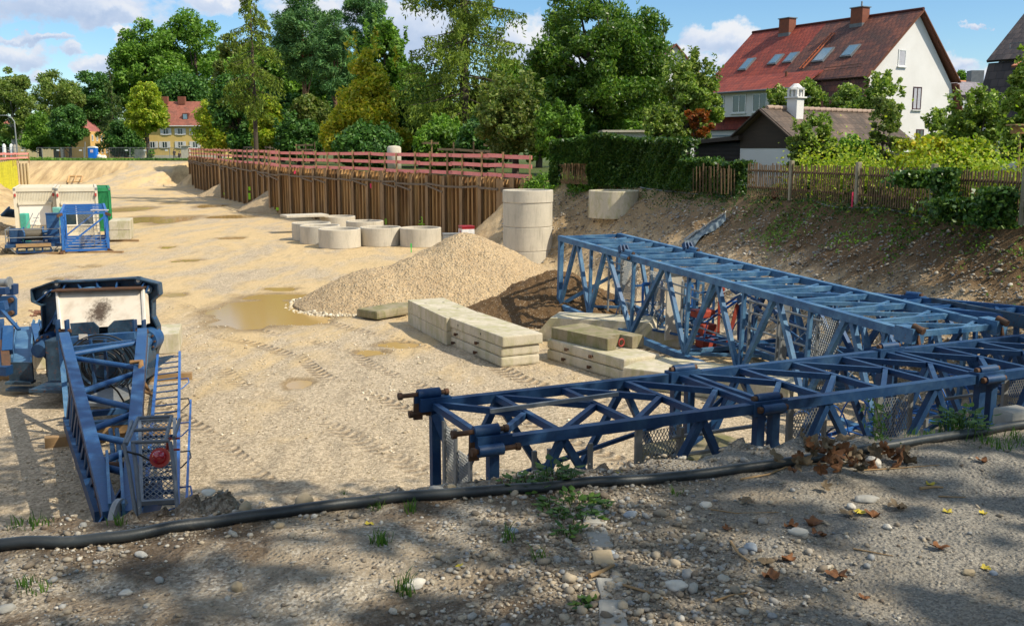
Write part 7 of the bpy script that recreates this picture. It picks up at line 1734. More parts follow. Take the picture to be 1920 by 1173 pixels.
T('broadleaf_tree', 'dark tree directly behind the roof of the yellow house', 345, 222, 120, 250, 60, L_DARK, nleaf=9000, leaf=.32, nclump=60)
T('broadleaf_tree', 'bright green tree at the right end of the yellow house', 412, 150, 172, 292, 46, L_LIME, nleaf=11000, leaf=.20, nclump=70)
T('broadleaf_tree', 'brownish thin tree above the bright green one left of the tall spruce', 440, 160, 60, 200, 34, L_OLIVE, nleaf=5500, leaf=.22, nclump=45)
for (px, D, yt, r, lab, m) in ((452, 138, 120, 50, 'dark green tree filling the gap left of the bare spruce trunk', L_DARK), (530, 120, 150, 46, 'dark green tree behind the bare spruce trunk', L_DARK), (505, 112, 168, 34, 'yellow green bush tree right of the bare spruce trunk', L_LIME), (585, 108, 165, 44, 'olive bush tree left of the hornbeam', L_OLIVE),
                              (560, 100, 215, 46, 'low dark bush below the pines', L_DARK), (790, 92, 150, 60, 'dark tree between the hornbeam and the great spruce', L_DARK), (830, 74, 225, 54, 'low green bush behind the timber rail', L_GREEN), (900, 88, 150, 56, 'broadleaf tree right behind the great spruce trunk', L_OLIVE), (905, 70, 215, 50, 'dark bush behind the right end of the timber rail', L_DARK),
                              (690, 78, 235, 60, 'dark bush at the foot of the hornbeam', L_DARK), (1010, 86, 110, 64, 'tall tree behind the left side of the walnut', L_GREEN), (1180, 90, 130, 70, 'dark tree behind the right side of the walnut', L_GREEN), (485, 150, 70, 60, 'green tree far behind the bare spruce trunk', L_GREEN), (560, 150, 60, 66, 'green tree far behind the pines', L_GREEN), (645, 145, 85, 62, 'green tree far behind the hornbeam', L_DARK), (755, 140, 95, 54, 'green tree in the gap right of the hornbeam', L_GREEN), (850, 135, 190, 60, 'green tree far behind the great spruce', L_GREEN), (960, 120, 95, 60, 'green tree far behind the olive shrub', L_GREEN), (1080, 60, 225, 56, 'dark bush below the walnut behind the ivy hedge', L_DARK)):
    T('bush_tree', lab, px, D, yt, 330, r * 1.15, m, shape='column', nleaf=13000, leaf=.0019 * D + .02, nclump=60, ry=r / 1890 * D * .8)
T('pine_tree', 'left of the dark blue green pines behind the sheet wall', 575, 118, -25, 165, 64, L_PINE, nleaf=17000, leaf=.24, nclump=70, cr=.25, bark=M_BARKL, asp=.22, shape='egg', up=.8)
T('pine_tree', 'middle pine with reddish limbs showing', 632, 112, 20, 190, 50, L_PINE, nleaf=11000, leaf=.22, nclump=50, cr=.25, bark=M_BARKL, asp=.22, up=.8)
T('pine_tree', 'thin topped pine just left of the great spruce', 692, 122, -40, 120, 50, L_PINE, nleaf=9000, leaf=.24, nclump=42, cr=.24, bark=M_BARKL, asp=.22, up=.8)
T('broadleaf_tree', 'mid green tree rising above the hornbeam', 725, 100, 40, 200, 46, L_GREEN, nleaf=9000, leaf=.2, nclump=60)
T('hornbeam_tree', 'broad yellow tinted hornbeam behind the middle of the sheet wall', 690, 88, 82, 288, 92, L_YELLOW, nleaf=30000, leaf=.17, nclump=130, cr=.2, shape='cone')
spruce('spruce_tree', 'tall spruce with a bare lower trunk left of the pines', Cx(481, 97), 97, 3.2, 21.5, 4.3, cz(212, 97), L_SPRUCE, 80, 110, .21, .46, tr=.24, bottom_taper=.35)
spruce('spruce_tree', 'great spruce with long drooping boughs above the nearest sheet wall', Cx(872, 84), 84, 3.3, 39, 6.8, cz(232, 84), L_SPRUCE, 165, 300, .21, .30, tr=.42, bottom_taper=.12)
spruce('spruce_tree', 'slender dark spruce tip behind the white gabled house', Cx(1239, 118), 118, 3.3, cz(40, 118), 1.9, 5, L_SPRUCED, 60, 60, .2, .2, tr=.15)
# --- garden trees at right
tree('walnut_tree', 'large walnut with glossy leaves rising above the ivy hedge', Cx(1118, 62), 62, 3.4, cz(-45, 62), 4.7, 5.0, L_WALNUT, 44000, 130, .125, 'egg', .165, spikes=16, trunk_r=.28, limbs=22, asp=.42, hang=.35)
T('elder_shrub', 'olive green shrub at the right end of the pink guard rail', 965, 57, 150, 296, 74, L_OLIVE, nleaf=17000, leaf=.12, nclump=100, cr=.2)
T('elder_shrub', 'green shrub in front of the walnut trunk behind the ivy hedge', 1050, 54, 200, 296, 50, L_GREEN, nleaf=10000, leaf=.11, nclump=70, cr=.22)
T('apple_tree', 'bushy apple tree left of the big white house', 1290, 53, 112, 270, 62, L_APPLE, nleaf=24000, leaf=.10, nclump=110, cr=.2, spikes=26)
T('sumac_shrub', 'shrub with bright orange leaves left of the garden shed', 1308, 48.5, 212, 262, 28, L_ORANGE, nleaf=1500, leaf=.09, nclump=22, cr=.25)
T('elder_shrub', 'green bush between the orange shrub and the ivy hedge', 1238, 50, 205, 290, 46, L_APPLE, nleaf=9000, leaf=.10, nclump=60, cr=.22)
for k, (px, yt, r, lab) in enumerate(((1450, 150, 26, 'leftmost upright fruit tree behind the shed roof'), (1510, 140, 36, 'fruit tree right behind the white shed chimney'), (1580, 148, 42, 'middle fruit tree behind the shed ridge'), (1645, 128, 44, 'tall fruit tree hiding the lower left of the white gable'), (1610, 170, 34, 'low fruit tree at the right end of the shed ridge'))):
    T('fruit_tree', lab, px, 57 - k * 1.2 if k < 3 else 49, yt + 22, 262, r, L_APPLE, nleaf=10000, leaf=.10, nclump=60, cr=.22, spikes=22, group='fruit trees behind the shed')
T('rose_shrub', 'leafy bush with bare stems in front of the white shed wall', 1524, 37.2, 222, 335, 54, L_APPLE, nleaf=15000, leaf=.075, nclump=80, cr=.2, spikes=10, zb=3.4)
T('rose_shrub', 'bush in front of the right half of the shed wall', 1600, 36, 262, 345, 52, L_GREEN, nleaf=10000, leaf=.075, nclump=60, cr=.22, spikes=8, zb=3.4)
T('tall_shrub', 'thin shrub with tall bare shoots in front of the shed roof end', 1655, 38, 195, 330, 34, L_OLIVE, nleaf=6500, leaf=.075, nclump=50, cr=.25, spikes=14, zb=3.4)
T('grape_vine', 'bright yellow green vine spilling over the picket fence', 1740, 30.5, 262, 345, 74, L_YELLOW, nleaf=14000, leaf=.085, nclump=80, cr=.2, zb=3.4, ry=.9, cat='vine')
T('grape_vine', 'yellowing vine right of the brightest one above the fence', 1815, 27.5, 268, 345, 46, L_LIME, nleaf=9000, leaf=.08, nclump=55, cr=.22, zb=3.4, ry=.7, cat='vine')
T('apple_tree', 'apple tree in front of the dark roofed house', 1822, 34, 178, 320, 66, L_APPLE, nleaf=16000, leaf=.085, nclump=85, cr=.2, spikes=20, zb=3.4)
T('apple_tree', 'apple tree cut off by the right edge beside the bird feeder', 1925, 30, 95, 320, 62, L_APPLE, nleaf=15000, leaf=.085, nclump=80, cr=.2, spikes=12, zb=3.4)
T('tall_shrub', 'loose shrub at the right corner of the white gable', 1760, 42, 215, 320, 34, L_APPLE, nleaf=6000, leaf=.085, nclump=45, cr=.22, spikes=16, zb=3.4)
T('distant_tree', 'round distant tree right of the white gable', 1785, 150, 128, 240, 30, L_GREEN, nleaf=3500, leaf=.25, nclump=30)
# undergrowth behind the fence
def ground_cover(name, label, pts, n_, leaf, mat, wob=(.5, .5, .4), up=.7, kind=None, cat=None, zoff=.08, hang=.0):
    Cc = []
    for (a, b, w_, h_) in pts:
        m = int(n_ * (Vector(a) - Vector(b)).length / sum((Vector(q[0]) - Vector(q[1])).length for q in pts)); f = R.random(m); X = a[0] + (b[0] - a[0]) * f + R.normal(0, w_ * .5, m); Y = a[1] + (b[1] - a[1]) * f + R.normal(0, w_ * .5, m)
        dens = fbm(X, Y, 1.3, 3) > -.12; X, Y = X[dens], Y[dens]; Zg = height(X, Y) ; Cc.append(np.stack([X, Y, Zg + zoff + np.abs(R.normal(0, h_ * .5, len(X)))], 1))
    V, F = leaf_quads(np.concatenate(Cc), leaf, up, .6, hang); o = np_mesh(name, V, F, mat, None, False)
    return tag(o, label, cat, kind=kind)
fl = [(f.x, f.y) for f in fpts]
ground_cover('undergrowth', 'dark leafy undergrowth behind and under the picket fence', [((fl[i][0] + .8, fl[i][1] + 1.3), (fl[i + 1][0] + .9, fl[i + 1][1] + 1.3), .9, 1.3) for i in range(1, 4)], 26000, .055, L_LIME, kind='stuff', cat='undergrowth')
cl = [(CR[k][0], CR[k][1]) for k in range(14, 20)]
ground_cover('ground_ivy', 'ivy and weeds creeping over the top of the earth slope', [((a[0] + .1, a[1]), (b[0] + .1, b[1]), 1.0, .12) for a, b in zip(cl[:-1], cl[1:])], 17000, .042, L_IVY, kind='stuff', cat='ivy')
ground_cover('ground_ivy', 'green creepers hanging down the shaded top of the slope', [((8.3, 33.5), (8.9, 30.5), .9, .10), ((9.6, 28.8), (10.6, 25.3), .8, .08), ((11.3, 24.3), (12.6, 20.5), 1.0, .08)], 3500, .038, L_GREEN, kind='stuff', cat='ivy')
ground_cover('weeds', 'green weeds at the top of the bank left of the single ring', [((.9, 50.8), (2.4, 47.9), .7, .35), ((2.6, 47.4), (4.2, 45.6), .5, .25)], 3000, .08, L_GREEN, kind='stuff', cat='weeds')
ground_cover('weeds', 'strip of grass along the far edge of the pit', [((-85, 168), (-45, 168), 3, .2), ((-88, 163), (-74, 163), 2, .4)], 6000, .16, L_GREEN, kind='stuff', cat='grass')
# ivy hedge: clipped wall of ivy with a fence inside
hp = [P(1036, 346, STREET), P(1110, 347, STREET), P(1200, 349, STREET), P(1285, 355, STREET), P(1399, 364, STREET)]; hh_ = [2.0, 2.15, 2.1, 1.95, 1.15]
C_ = []
for i in range(4):
    a, b = hp[i], hp[i + 1]; m = 13000 if i < 3 else 9000; f = R.random(m); d = (b - a).normalized(); nx, ny = -d.y, d.x
    top = hh_[i] + (hh_[i + 1] - hh_[i]) * f; 
    if i == 3: top = np.where(f < .1, 1.9, 1.2)
    h = R.random(m) ** .9 * top; X = a.x + (b.x - a.x) * f; Y = a.y + (b.y - a.y) * f
    bump_ = fbm(X * 1.0 + 3, h + Y, 1.4, 3) * .8; depth = np.where(R.random(m) < .8, -.35 - bump_, R.uniform(-.3, .4, m)); topm_ = h > top * .93; depth = np.where(topm_, R.uniform(-.4, .4, m), depth)
    h = h + (fbm(X, Y, 1.1, 3)) * .5 * (h / top)
    if i == 0: keep = ~((h < 1.0) & (f > .18) & (f < .95)); 
    else: keep = np.ones(m, bool)
    C_.append(np.stack([X + nx * depth, Y + ny * depth, STREET + h + .02], 1)[keep])
hedge = thing('ivy_hedge', 'tall dark ivy covered hedge at the top of the slope behind the single ring', 'hedge', (hp[1].x, hp[1].y, STREET))
V, F = leaf_quads(np.concatenate(C_), .085, .25, .7, .3); np_mesh('ivy', V, F, L_IVY, hedge, False)
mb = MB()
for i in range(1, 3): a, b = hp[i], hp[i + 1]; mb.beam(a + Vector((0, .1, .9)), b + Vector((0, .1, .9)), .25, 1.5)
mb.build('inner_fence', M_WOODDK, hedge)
# climbers on the picket fence
for (px, D_off, y0, y1, w_, lab) in ((1690, -.12, 315, 400, 26, 'dark ivy clump climbing the picket fence left of the mossy post'), (1865, -.12, 350, 425, 44, 'dark ivy clump at the right end of the picket fence'), (1598, -.1, 330, 350, 12, 'little ivy tuft on the first mossy fence post'), (1762, -.1, 315, 400, 22, 'ivy curtain over the second mossy fence post'), (1545, -.1, 335, 380, 40, 'bramble growing through the pickets right of the shed wall'), (1640, -.1, 345, 392, 46, 'low ivy mat over the pickets between the first and second mossy posts'), (1800, -.12, 370, 412, 60, 'ivy mat low on the pickets right of the second mossy post'), (1475, -.1, 345, 378, 30, 'creeper tuft at the foot of the pickets beside the clay pot'), (1722, -.1, 320, 350, 50, 'creeper hanging over the top of the pickets left of the second mossy post')):
    p = P(px, (398 if px > 1700 else 388) + (px - 1700) * .1, STREET); m = 2200; C0 = np.stack([p.x + R.normal(0, w_ / 1890 * p.y * .5, m), p.y + D_off - .1 + R.normal(0, .12, m), R.uniform(cz(y1, p.y), cz(y0, p.y), m)], 1)
    V, F = leaf_quads(C0, .06, .2, .7); tag(np_mesh('climbing_ivy', V, F, L_IVY, None, False), lab, 'ivy')
# ------------------------------------------------------------------ shade trees outside the frame (they throw the dappled shade on the bank)
for (px, py, rx_, ry_) in ((1740, 1045, 150, 62), (1500, 1050, 90, 26), (1000, 1085, 200, 16), (170, 1138, 90, 18), (1420, 1140, 160, 18), (560, 1050, 60, 14)):
    c = P(px, py, STREET); l = P(px - rx_, py, STREET); tt_ = P(px, py - ry_, STREET); bb_ = P(px, py + ry_, STREET); GAPS.append((c.x, (tt_.y + bb_.y) / 2, abs(c.x - l.x), abs(tt_.y - bb_.y) / 2))  # unseen crowns are shaped with gaps so sun patches land here
for k, (x, y, rx, zt, zl, tx, ty, nl, lab) in enumerate(((3.0, 6.6, 5.6, 17, 9.2, -4.5, -5.5, 5200, 'large roadside plane tree standing behind the camera position'), (10.0, 4.6, 6.0, 16.5, 8.6, 11, -4, 6800, 'large roadside plane tree to the right of the camera position'), (6.0, -1.8, 5.2, 16, 8.8, 4, -8, 3600, 'roadside plane tree standing well behind the camera position'), (18.5, 4.8, 5.6, 15.5, 7.5, 19.5, -1, 6500, 'plane tree farther to the right of the camera position'),
                                                         (21.5, 13.5, 4.6, 14, 5.5, 22, 12, 8000, 'garden plane tree right of the picket fence, outside the view'))):
    YSH = y - ty
    tree('plane_tree', lab, tx, ty, 3.3, zt, rx, zl, L_GREEN, nleaf=nl, nclump=60, leaf=.17, cr=.24, shape='round', lean=x - tx, trunk_r=.3, limbs=12, ry=rx * .98)
    # crown centre follows the lean in x; shift it in y too
    t_ = [o for o in COL.objects if o.name.startswith('plane_tree')][-1]
    for ch in t_.children:
        if ch.name.startswith('crown'): ch.location.y += (y - ty)
        if ch.name.startswith('trunk'):
            me = ch.data
            for v in me.vertices:
                f = max(0, min(1, (v.co.z - 3.3) / (zl - 1.5))); v.co.y += (y - ty) * f
GAPS = []
# ------------------------------------------------------------------ pebbles on the bank
ico = {}
for sub in (1, 2):
    bm = bmesh.new(); bmesh.ops.create_icosphere(bm, subdivisions=sub, radius=1); bm.verts.ensure_lookup_table()
    ico[sub] = (np.array([v.co[:] for v in bm.verts]), np.array([[v.index for v in f.verts] for f in bm.faces])); bm.free()
n = NT('pebble_stone'); rnd = n.n('ShaderNodeNewGeometry').outputs['Random Per Island']; pos = n.pos()
c = n.ramp(rnd, [(0, (.13, .10, .075)), (.25, (.24, .20, .15)), (.45, (.34, .29, .22)), (.62, (.42, .34, .24)), (.75, (.24, .25, .26)), (.93, (.44, .40, .33)), (1.0, (.60, .56, .49))])
c = n.mix(c, n.ramp(n.noise(pos, 60, 5, .7), [(.3, .65), (.6, 1.0)]), .8, 'MULTIPLY'); c = n.mix(c, (.24, .19, .13), n.ramp(n.noise(pos, 30, 6, .7), [(.52, 0.0), (.68, .6)]))
M_PEB = n.done(n.bsdf(c, .8, 0, n.bump(n.noise(pos, 90, 4), .3, .003), .3))
def pebbles(name, label, X, Y, S, sub=1, mat=M_PEB, sink=.25, kind='stuff'):
    V0, F0 = ico[sub]; n_ = len(X); k = len(V0); A = R.uniform(.6, 1.25, (n_, 3)); A[:, 2] *= .62
    V = V0[None] * (1 + R.normal(0, .07, (n_, k, 1))) * A[:, None] * S[:, None, None]
    th = R.uniform(0, 2 * PI, n_); c_, s_ = np.cos(th)[:, None], np.sin(th)[:, None]; tl = R.normal(0, .25, n_)[:, None]
    x = V[..., 0] * c_ - V[..., 1] * s_; y = V[..., 0] * s_ + V[..., 1] * c_; z = V[..., 2] + tl * V[..., 0]
    Zg = height(X, Y); V = np.stack([x + X[:, None], y + Y[:, None], z + Zg[:, None] + (S * (.62 - sink))[:, None]], -1).reshape(-1, 3)
    F = (F0[None] + (np.arange(n_) * k)[:, None, None]).reshape(-1, 3); o = np_mesh(name, V, F, mat, None, True); return tag(o, label, 'pebbles', kind=kind)
m = 120000; Y = 2.0 + 6.2 * R.random(m) ** 1.15; X = (R.random(m) * 2 - 1) * (1.0 + .56 * Y)
d1 = fbm(X, Y, 1.1, 4) + .5; kx = np.abs(X - (.30 + .12 * (Y - 4))); dens = .05 + .95 * np.clip((d1 - .50) * 6, 0, 1) * np.where(X < .9, 1, .35) + .9 * np.exp(-(kx / .5) ** 2)
dens = np.where(X > 1.4, dens * .33, dens); keep = R.random(m) < dens; X, Y = X[keep], Y[keep]
zg = height(X, Y); ok = zg > 2.9; X, Y = X[ok], Y[ok]; S = np.clip(np.exp(R.normal(-5.15, .52, len(X))), .003, .026) * np.where(np.abs(X - .3) < .7, 1.2, 1.0)
pebbles('pebbles', 'loose round pebbles scattered over the trodden bank', X, Y, S, 1)
# grit on the slopes and pit floor in the middle distance
m = 62000; Y = R.uniform(14, 50, m); X = R.uniform(-.5, 12.5, m); zz = height(X, Y); ok = inside(X, Y, CR) & (zz > .2) & (zz < 3.0); X, Y = X[ok], Y[ok]
pebbles('slope_stones', 'pale stones scattered over the earth slope', X, Y, np.clip(np.exp(R.normal(-3.75, .5, len(X))), .01, .08), 1)
m = 30000; Y = 10 + 22 * R.random(m) ** 1.5; X = (R.random(m) * 2 - 1) * .54 * Y; zz = height(X, Y); ok = inside(X, Y, CR) & (zz < .3) & (fbm(X, Y, .45, 4) * 1.6 + R.random(m) * .5 > .30); X, Y = X[ok], Y[ok]
n = NT('sandy_stone'); rnd = n.n('ShaderNodeNewGeometry').outputs['Random Per Island']; M_PEBS = n.done(n.bsdf(n.ramp(rnd, [(0, (.30, .24, .16)), (.5, (.50, .42, .29)), (1.0, (.72, .64, .5))]), .9, 0, None, .2))
pebbles('pit_gravel', 'coarse gravel lying on the near part of the pit floor', X, Y, np.clip(np.exp(R.normal(-4.25, .45, len(X))), .006, .045), 1, M_PEBS)
# stones round the heap foot
m = 60000; X = R.uniform(-8.5, 1.5, m); Y = R.uniform(28.5, 34, m); bh = big_heap(X, Y); ok = (bh > -.12) & (bh < .22) & (R.random(m) < .45); pebbles('heap_stones', 'coarse stones rolled to the foot of the gravel heap', X[ok], Y[ok], np.clip(np.exp(R.normal(-3.4, .4, ok.sum())), .015, .08), 1, M_PEBS)
# ---- single larger stones
M_ST = {k: m_mottled('stone_' + k, c1, c2, 9, .8, .35, 40, 0, (.25, .2, .14), .35) for k, c1, c2 in (('pale', (.58, .54, .47), (.42, .38, .32)), ('blue_grey', (.22, .25, .29), (.32, .34, .36)), ('tan', (.38, .30, .19), (.27, .21, .13)), ('grey', (.33, .32, .29), (.24, .22, .19)))}
def stone(px, py, rpx, key, lab, asp=(1.2, .85, .62), seed=1):
    p = PG(px, py); s = rpx / 1867 * math.hypot(p.y, EYE - p.z) ; o = blob('stone', lab, (p.x, p.y, p.z + s * asp[2] * .55), s, M_ST[key], 'stone', seed, asp, n_=3); return o
ST = [(1637, 872, 15, 'pale', 'large pale stone beside the black hose near the dead leaf cluster', (1.3, .8, .65)), (1323, 950, 10, 'pale', 'pale stone with a grey side below the hose left of the leaf cluster'), (1408, 1030, 13, 'blue_grey', 'flat blue grey stone on the hard ground right of the kerb'),
      (1182, 968, 11, 'blue_grey', 'round blue grey stone just below the hose right of the kerb'), (962, 998, 9, 'blue_grey', 'round grey blue stone left of the kerb'), (778, 1099, 17, 'pale', 'broad pale flat stone left of the kerb among the pebbles', (1.4, .8, .5)),
      (825, 1045, 9, 'tan', 'smooth tan egg shaped stone in bare soil left of the kerb'), (885, 1158, 9, 'grey', 'grey stone at the bottom edge left of the kerb'), (1268, 1104, 17, 'pale', 'big white stone right of the kerb'), (1113, 1120, 11, 'tan', 'brown stone touching the left side of the kerb'),
      (445, 1106, 12, 'tan', 'angular tan stone standing up in the soil at lower left', (.8, .8, .9)), (461, 959, 14, 'tan', 'tan stone on the crest of the bank behind the hose', (1, .8, .8)), (392, 955, 11, 'pale', 'pale round stone on the crest of the bank behind the hose'), (570, 945, 18, 'tan', 'large brown stone on the crest right of the other crest stones', (1.2, .9, .65)),
      (523, 988, 9, 'tan', 'tan stone just under the hose at left of centre'), (157, 987, 8, 'grey', 'grey stone behind the hose at far left'), (13, 1145, 13, 'grey', 'grey stone at the lower left corner'), (265, 1043, 11, 'pale', 'flat pale stone below the hose at left', (1.5, .8, .45)), (773, 927, 10, 'grey', 'grey stone on the crest by the left leg of the near truss'),
      (818, 922, 12, 'grey', 'grey stone on the crest between the legs of the near truss'), (847, 917, 10, 'tan', 'tan stone on the crest right beside the grey one'), (1497, 1003, 13, 'pale', 'cream stone with brown leaves around it on the hard ground', (1.3, .9, .7)), (1596, 952, 9, 'pale', 'pale stone in the small stone group near the yellow leaf'), (1624, 940, 15, 'grey', 'flat grey stone in the small stone group near the yellow leaf', (1.5, .9, .5)),
      (1664, 990, 8, 'pale', 'small white stone right of the small stone group'), (1816, 1077, 10, 'tan', 'tan lump of stone in the sunlit patch at lower right'), (1863, 1077, 7, 'blue_grey', 'small blue stone in the sunlit patch at lower right'), (236, 1115, 10, 'pale', 'pale stone in the gravel at lower left'), (299, 1090, 9, 'grey', 'round grey stone in the gravel at lower left'), (1145, 905 + 135, 8, 'blue_grey', 'blue grey pebble stone right beside the kerb')]
for k, s in enumerate(ST): stone(*s[:5], asp=s[5] if len(s) > 5 else (1.2, .85, .62), seed=k + 1)
# ---- kerb edging running into the picture
for k, (x0, y0, x1, y1, w_, lab) in enumerate(((1108, 958, 1114, 985, .10, 'farthest piece of the buried concrete kerb, half hidden by weeds'), (1117, 990, 1128, 1030, .10, 'second piece of the buried kerb from the hose'), (1129, 1036, 1136, 1062, .085, 'broken middle piece of the buried kerb'), (1140, 1092, 1146, 1122, .095, 'fourth kerb piece, beside the brown stone'), (1147, 1128, 1152, 1200, .10, 'nearest piece of the buried kerb at the bottom edge'))):
    a, b = PG(x0, y0), PG(x1, y1); d = (b - a); L = d.length; mb = MB(); c0 = (a + b) / 2; mb.box((0, 0, 0), (L, w_, .10), 0, None, .012); o = mb.build('kerb_stone', M_ST['grey'] if k != 2 else M_ST['tan']); o.location = (c0.x, c0.y, c0.z - .034 - .005 * (k % 2)); o.rotation_euler.x = .1; o.rotation_euler = (.08 * (k % 3 - 1), .03, math.atan2(d.y, d.x) + .05 * (k % 2)); tag(o, lab, 'kerb', 'buried kerb pieces')
# ---- black hose
M_HOSE = m_mottled('dusty_black_pipe', (.012, .014, .016), (.030, .035, .036), 5, .45, .12, 60, 0, (.11, .10, .085), .42, (1, 1, 1), .5)
hp_px = [(-260, 1046), (-120, 1041), (0, 1033), (100, 1028), (200, 1019), (267, 1010), (333, 996), (433, 983), (533, 969), (640, 954), (740, 941), (873, 933), (1007, 923), (1140, 911), (1280, 900), (1447, 880), (1580, 860), (1680, 843), (1813, 822), (1913, 803), (2060, 785)]
o, hose_pts = hose('hose', 'thick black plastic hose lying across the bank along the pit edge', hp_px, .026, M_HOSE)
# ---- weeds, sprouts and grass
def sprout(name, label, px, py, n_, h, w_, leaf, mat, blades=False, seed=0, cat='weed'):
    p = PG(px, py); rr = random.Random(seed + int(px)); t = thing(name, label, cat, tuple(p)); vs = []; fs = []; st = MB()
    for k in range(n_):
        a = rr.uniform(0, 2 * PI); r_ = w_ * rr.random() ** .6; b = p + Vector((math.cos(a) * r_, math.sin(a) * r_, 0)); b.z = gz(b.x, b.y) - .005
        if blades:
            hh = h * rr.uniform(.5, 1.1); lean = Vector((rr.uniform(-.5, .5), rr.uniform(-.5, .5), 0)) * hh; sd_ = Vector((math.cos(a + 1), math.sin(a + 1), 0)) * leaf; o_ = len(vs)
            vs += [b - sd_, b + sd_, b + lean * .4 + Vector((0, 0, hh * .65)) + sd_ * .6, b + lean * .4 + Vector((0, 0, hh * .65)) - sd_ * .6, b + lean + Vector((0, 0, hh))]; fs += [(o_, o_ + 1, o_ + 2, o_ + 3), (o_ + 3, o_ + 2, o_ + 4)]
        else:
            hh = h * rr.uniform(.25, 1.0); tip = b + Vector((rr.uniform(-.35, .35) * hh, rr.uniform(-.35, .35) * hh, hh)); st.tube([b, tip], .0022, 4, False)
            d = Vector((math.cos(a), math.sin(a), rr.uniform(-.2, .5))).normalized(); sd_ = d.cross(Vector((0, 0, 1))).normalized() * leaf * .42; o_ = len(vs); L = leaf * rr.uniform(.8, 1.5); up = Vector((0, 0, leaf * .12))
            vs += [tip, tip + d * L * .35 + sd_ - up, tip + d * L * .7 + sd_ * .8 - up, tip + d * L, tip + d * L * .7 - sd_ * .8 - up, tip + d * L * .35 - sd_ - up, tip + d * L * .5]
            fs += [(o_, o_ + 1, o_ + 6), (o_ + 1, o_ + 2, o_ + 6), (o_ + 2, o_ + 3, o_ + 6), (o_ + 3, o_ + 4, o_ + 6), (o_ + 4, o_ + 5, o_ + 6), (o_ + 5, o_, o_ + 6)]
    mb = MB(); mb.add(vs, fs, True); mb.build('leaves', mat, t)
    if not blades: st.build('stems', mat, t)
    return t
L_WEED = m_leaf('weed_leaves', [(.04, .10, .015), (.07, .15, .02), (.12, .20, .03)], .35)
sprout('weed', 'low dark green weed spreading over the far end of the kerb', 1078, 958, 120, .05, .17, .035, L_WEED)
sprout('weed', 'leafy weed standing behind the hose in front of the near truss', 1045, 905, 36, .10, .09, .05, L_WEED)
sprout('weed', 'pale green weed sprawling behind the hose left of the leafy one', 985, 912, 36, .06, .12, .04, L_WEED)
sprout('weed', 'bright green bushy weed by the right end of the near truss', 1800, 812, 90, .15, .14, .045, L_WEED)
sprout('weed', 'small green weed at the right side of the kerb', 1065, 1003, 26, .05, .06, .03, L_WEED)
sprout('weed', 'tiny weed beside the nearest kerb piece', 1102, 1138, 20, .03, .05, .028, L_WEED)
for k, (px, py, n_, h, w_, lab) in enumerate(((218, 985, 9, .07, .05, 'tuft of grass on the crest behind the hose at left'), (60, 986, 26, .06, .10, 'little grass tufts on the crest at far left'), (715, 1018, 22, .07, .05, 'grass tuft below the hose left of centre'), (770, 958, 14, .07, .04, 'thin grass tuft just below the hose'), (705, 950, 14, .06, .05, 'grass tuft touching the hose left of centre'),
                                             (950, 1012, 12, .09, .04, 'grass tuft among the pebbles left of the kerb'), (1015, 1052, 10, .08, .03, 'thin grass tuft nearer the kerb'), (760, 1112, 16, .10, .04, 'grass tuft beside the broad flat stone'), (55, 1105, 22, .05, .08, 'dark grass patch at lower left'), (1270, 1000 - 74, 8, .05, .03, 'tiny grass blades right of the kerb below the hose'), (1860, 835, 26, .07, .14, 'grass growing at the right behind the hose'), (1905, 828, 26, .08, .12, 'grass at the right edge beside the hose'), (645, 925, 12, .10, .06, 'grass blades on the crest left of the near truss'), (1730, 822, 20, .07, .10, 'grass tuft at the foot of the near truss on the right'))):
    sprout('grass_tuft', lab, px, py, n_ * 2, h, w_, .0035, L_WEED, True, k, 'grass')
# tall thin weed stalk in front of the truss
p = PG(1652, 842); t = thing('tall_weed', 'tall thin flowering weed stalk in front of the near truss', 'weed', tuple(p)); mb = MB(); tp_ = Q(1640, 752, p.y + .1); mb.tube([p, p.lerp(tp_, .5) + Vector((.02, 0, 0)), tp_], .004, 5); mb.build('stem', L_WEED, t)
C0 = np.array([[*(p.lerp(tp_, float(f)) + Vector((random.gauss(0, .035), random.gauss(0, .02), 0)))] for f in R.uniform(.15, 1.05, 150)]); V, F = leaf_quads(C0, .016, .3, .35); np_mesh('leaves', V, F, L_WEED, t, False)
# dark bush overhanging at the right edge
tree('bank_bush', 'dark leafy bush at the right edge overhanging the bank', 5.15, 8.75, 2.4, 3.35, .62, 1.95, L_OLIVE, nleaf=1500, nclump=34, leaf=.045, cr=.3, shape='round', trunk_r=.012, limbs=14, cat='bush', spikes=3)
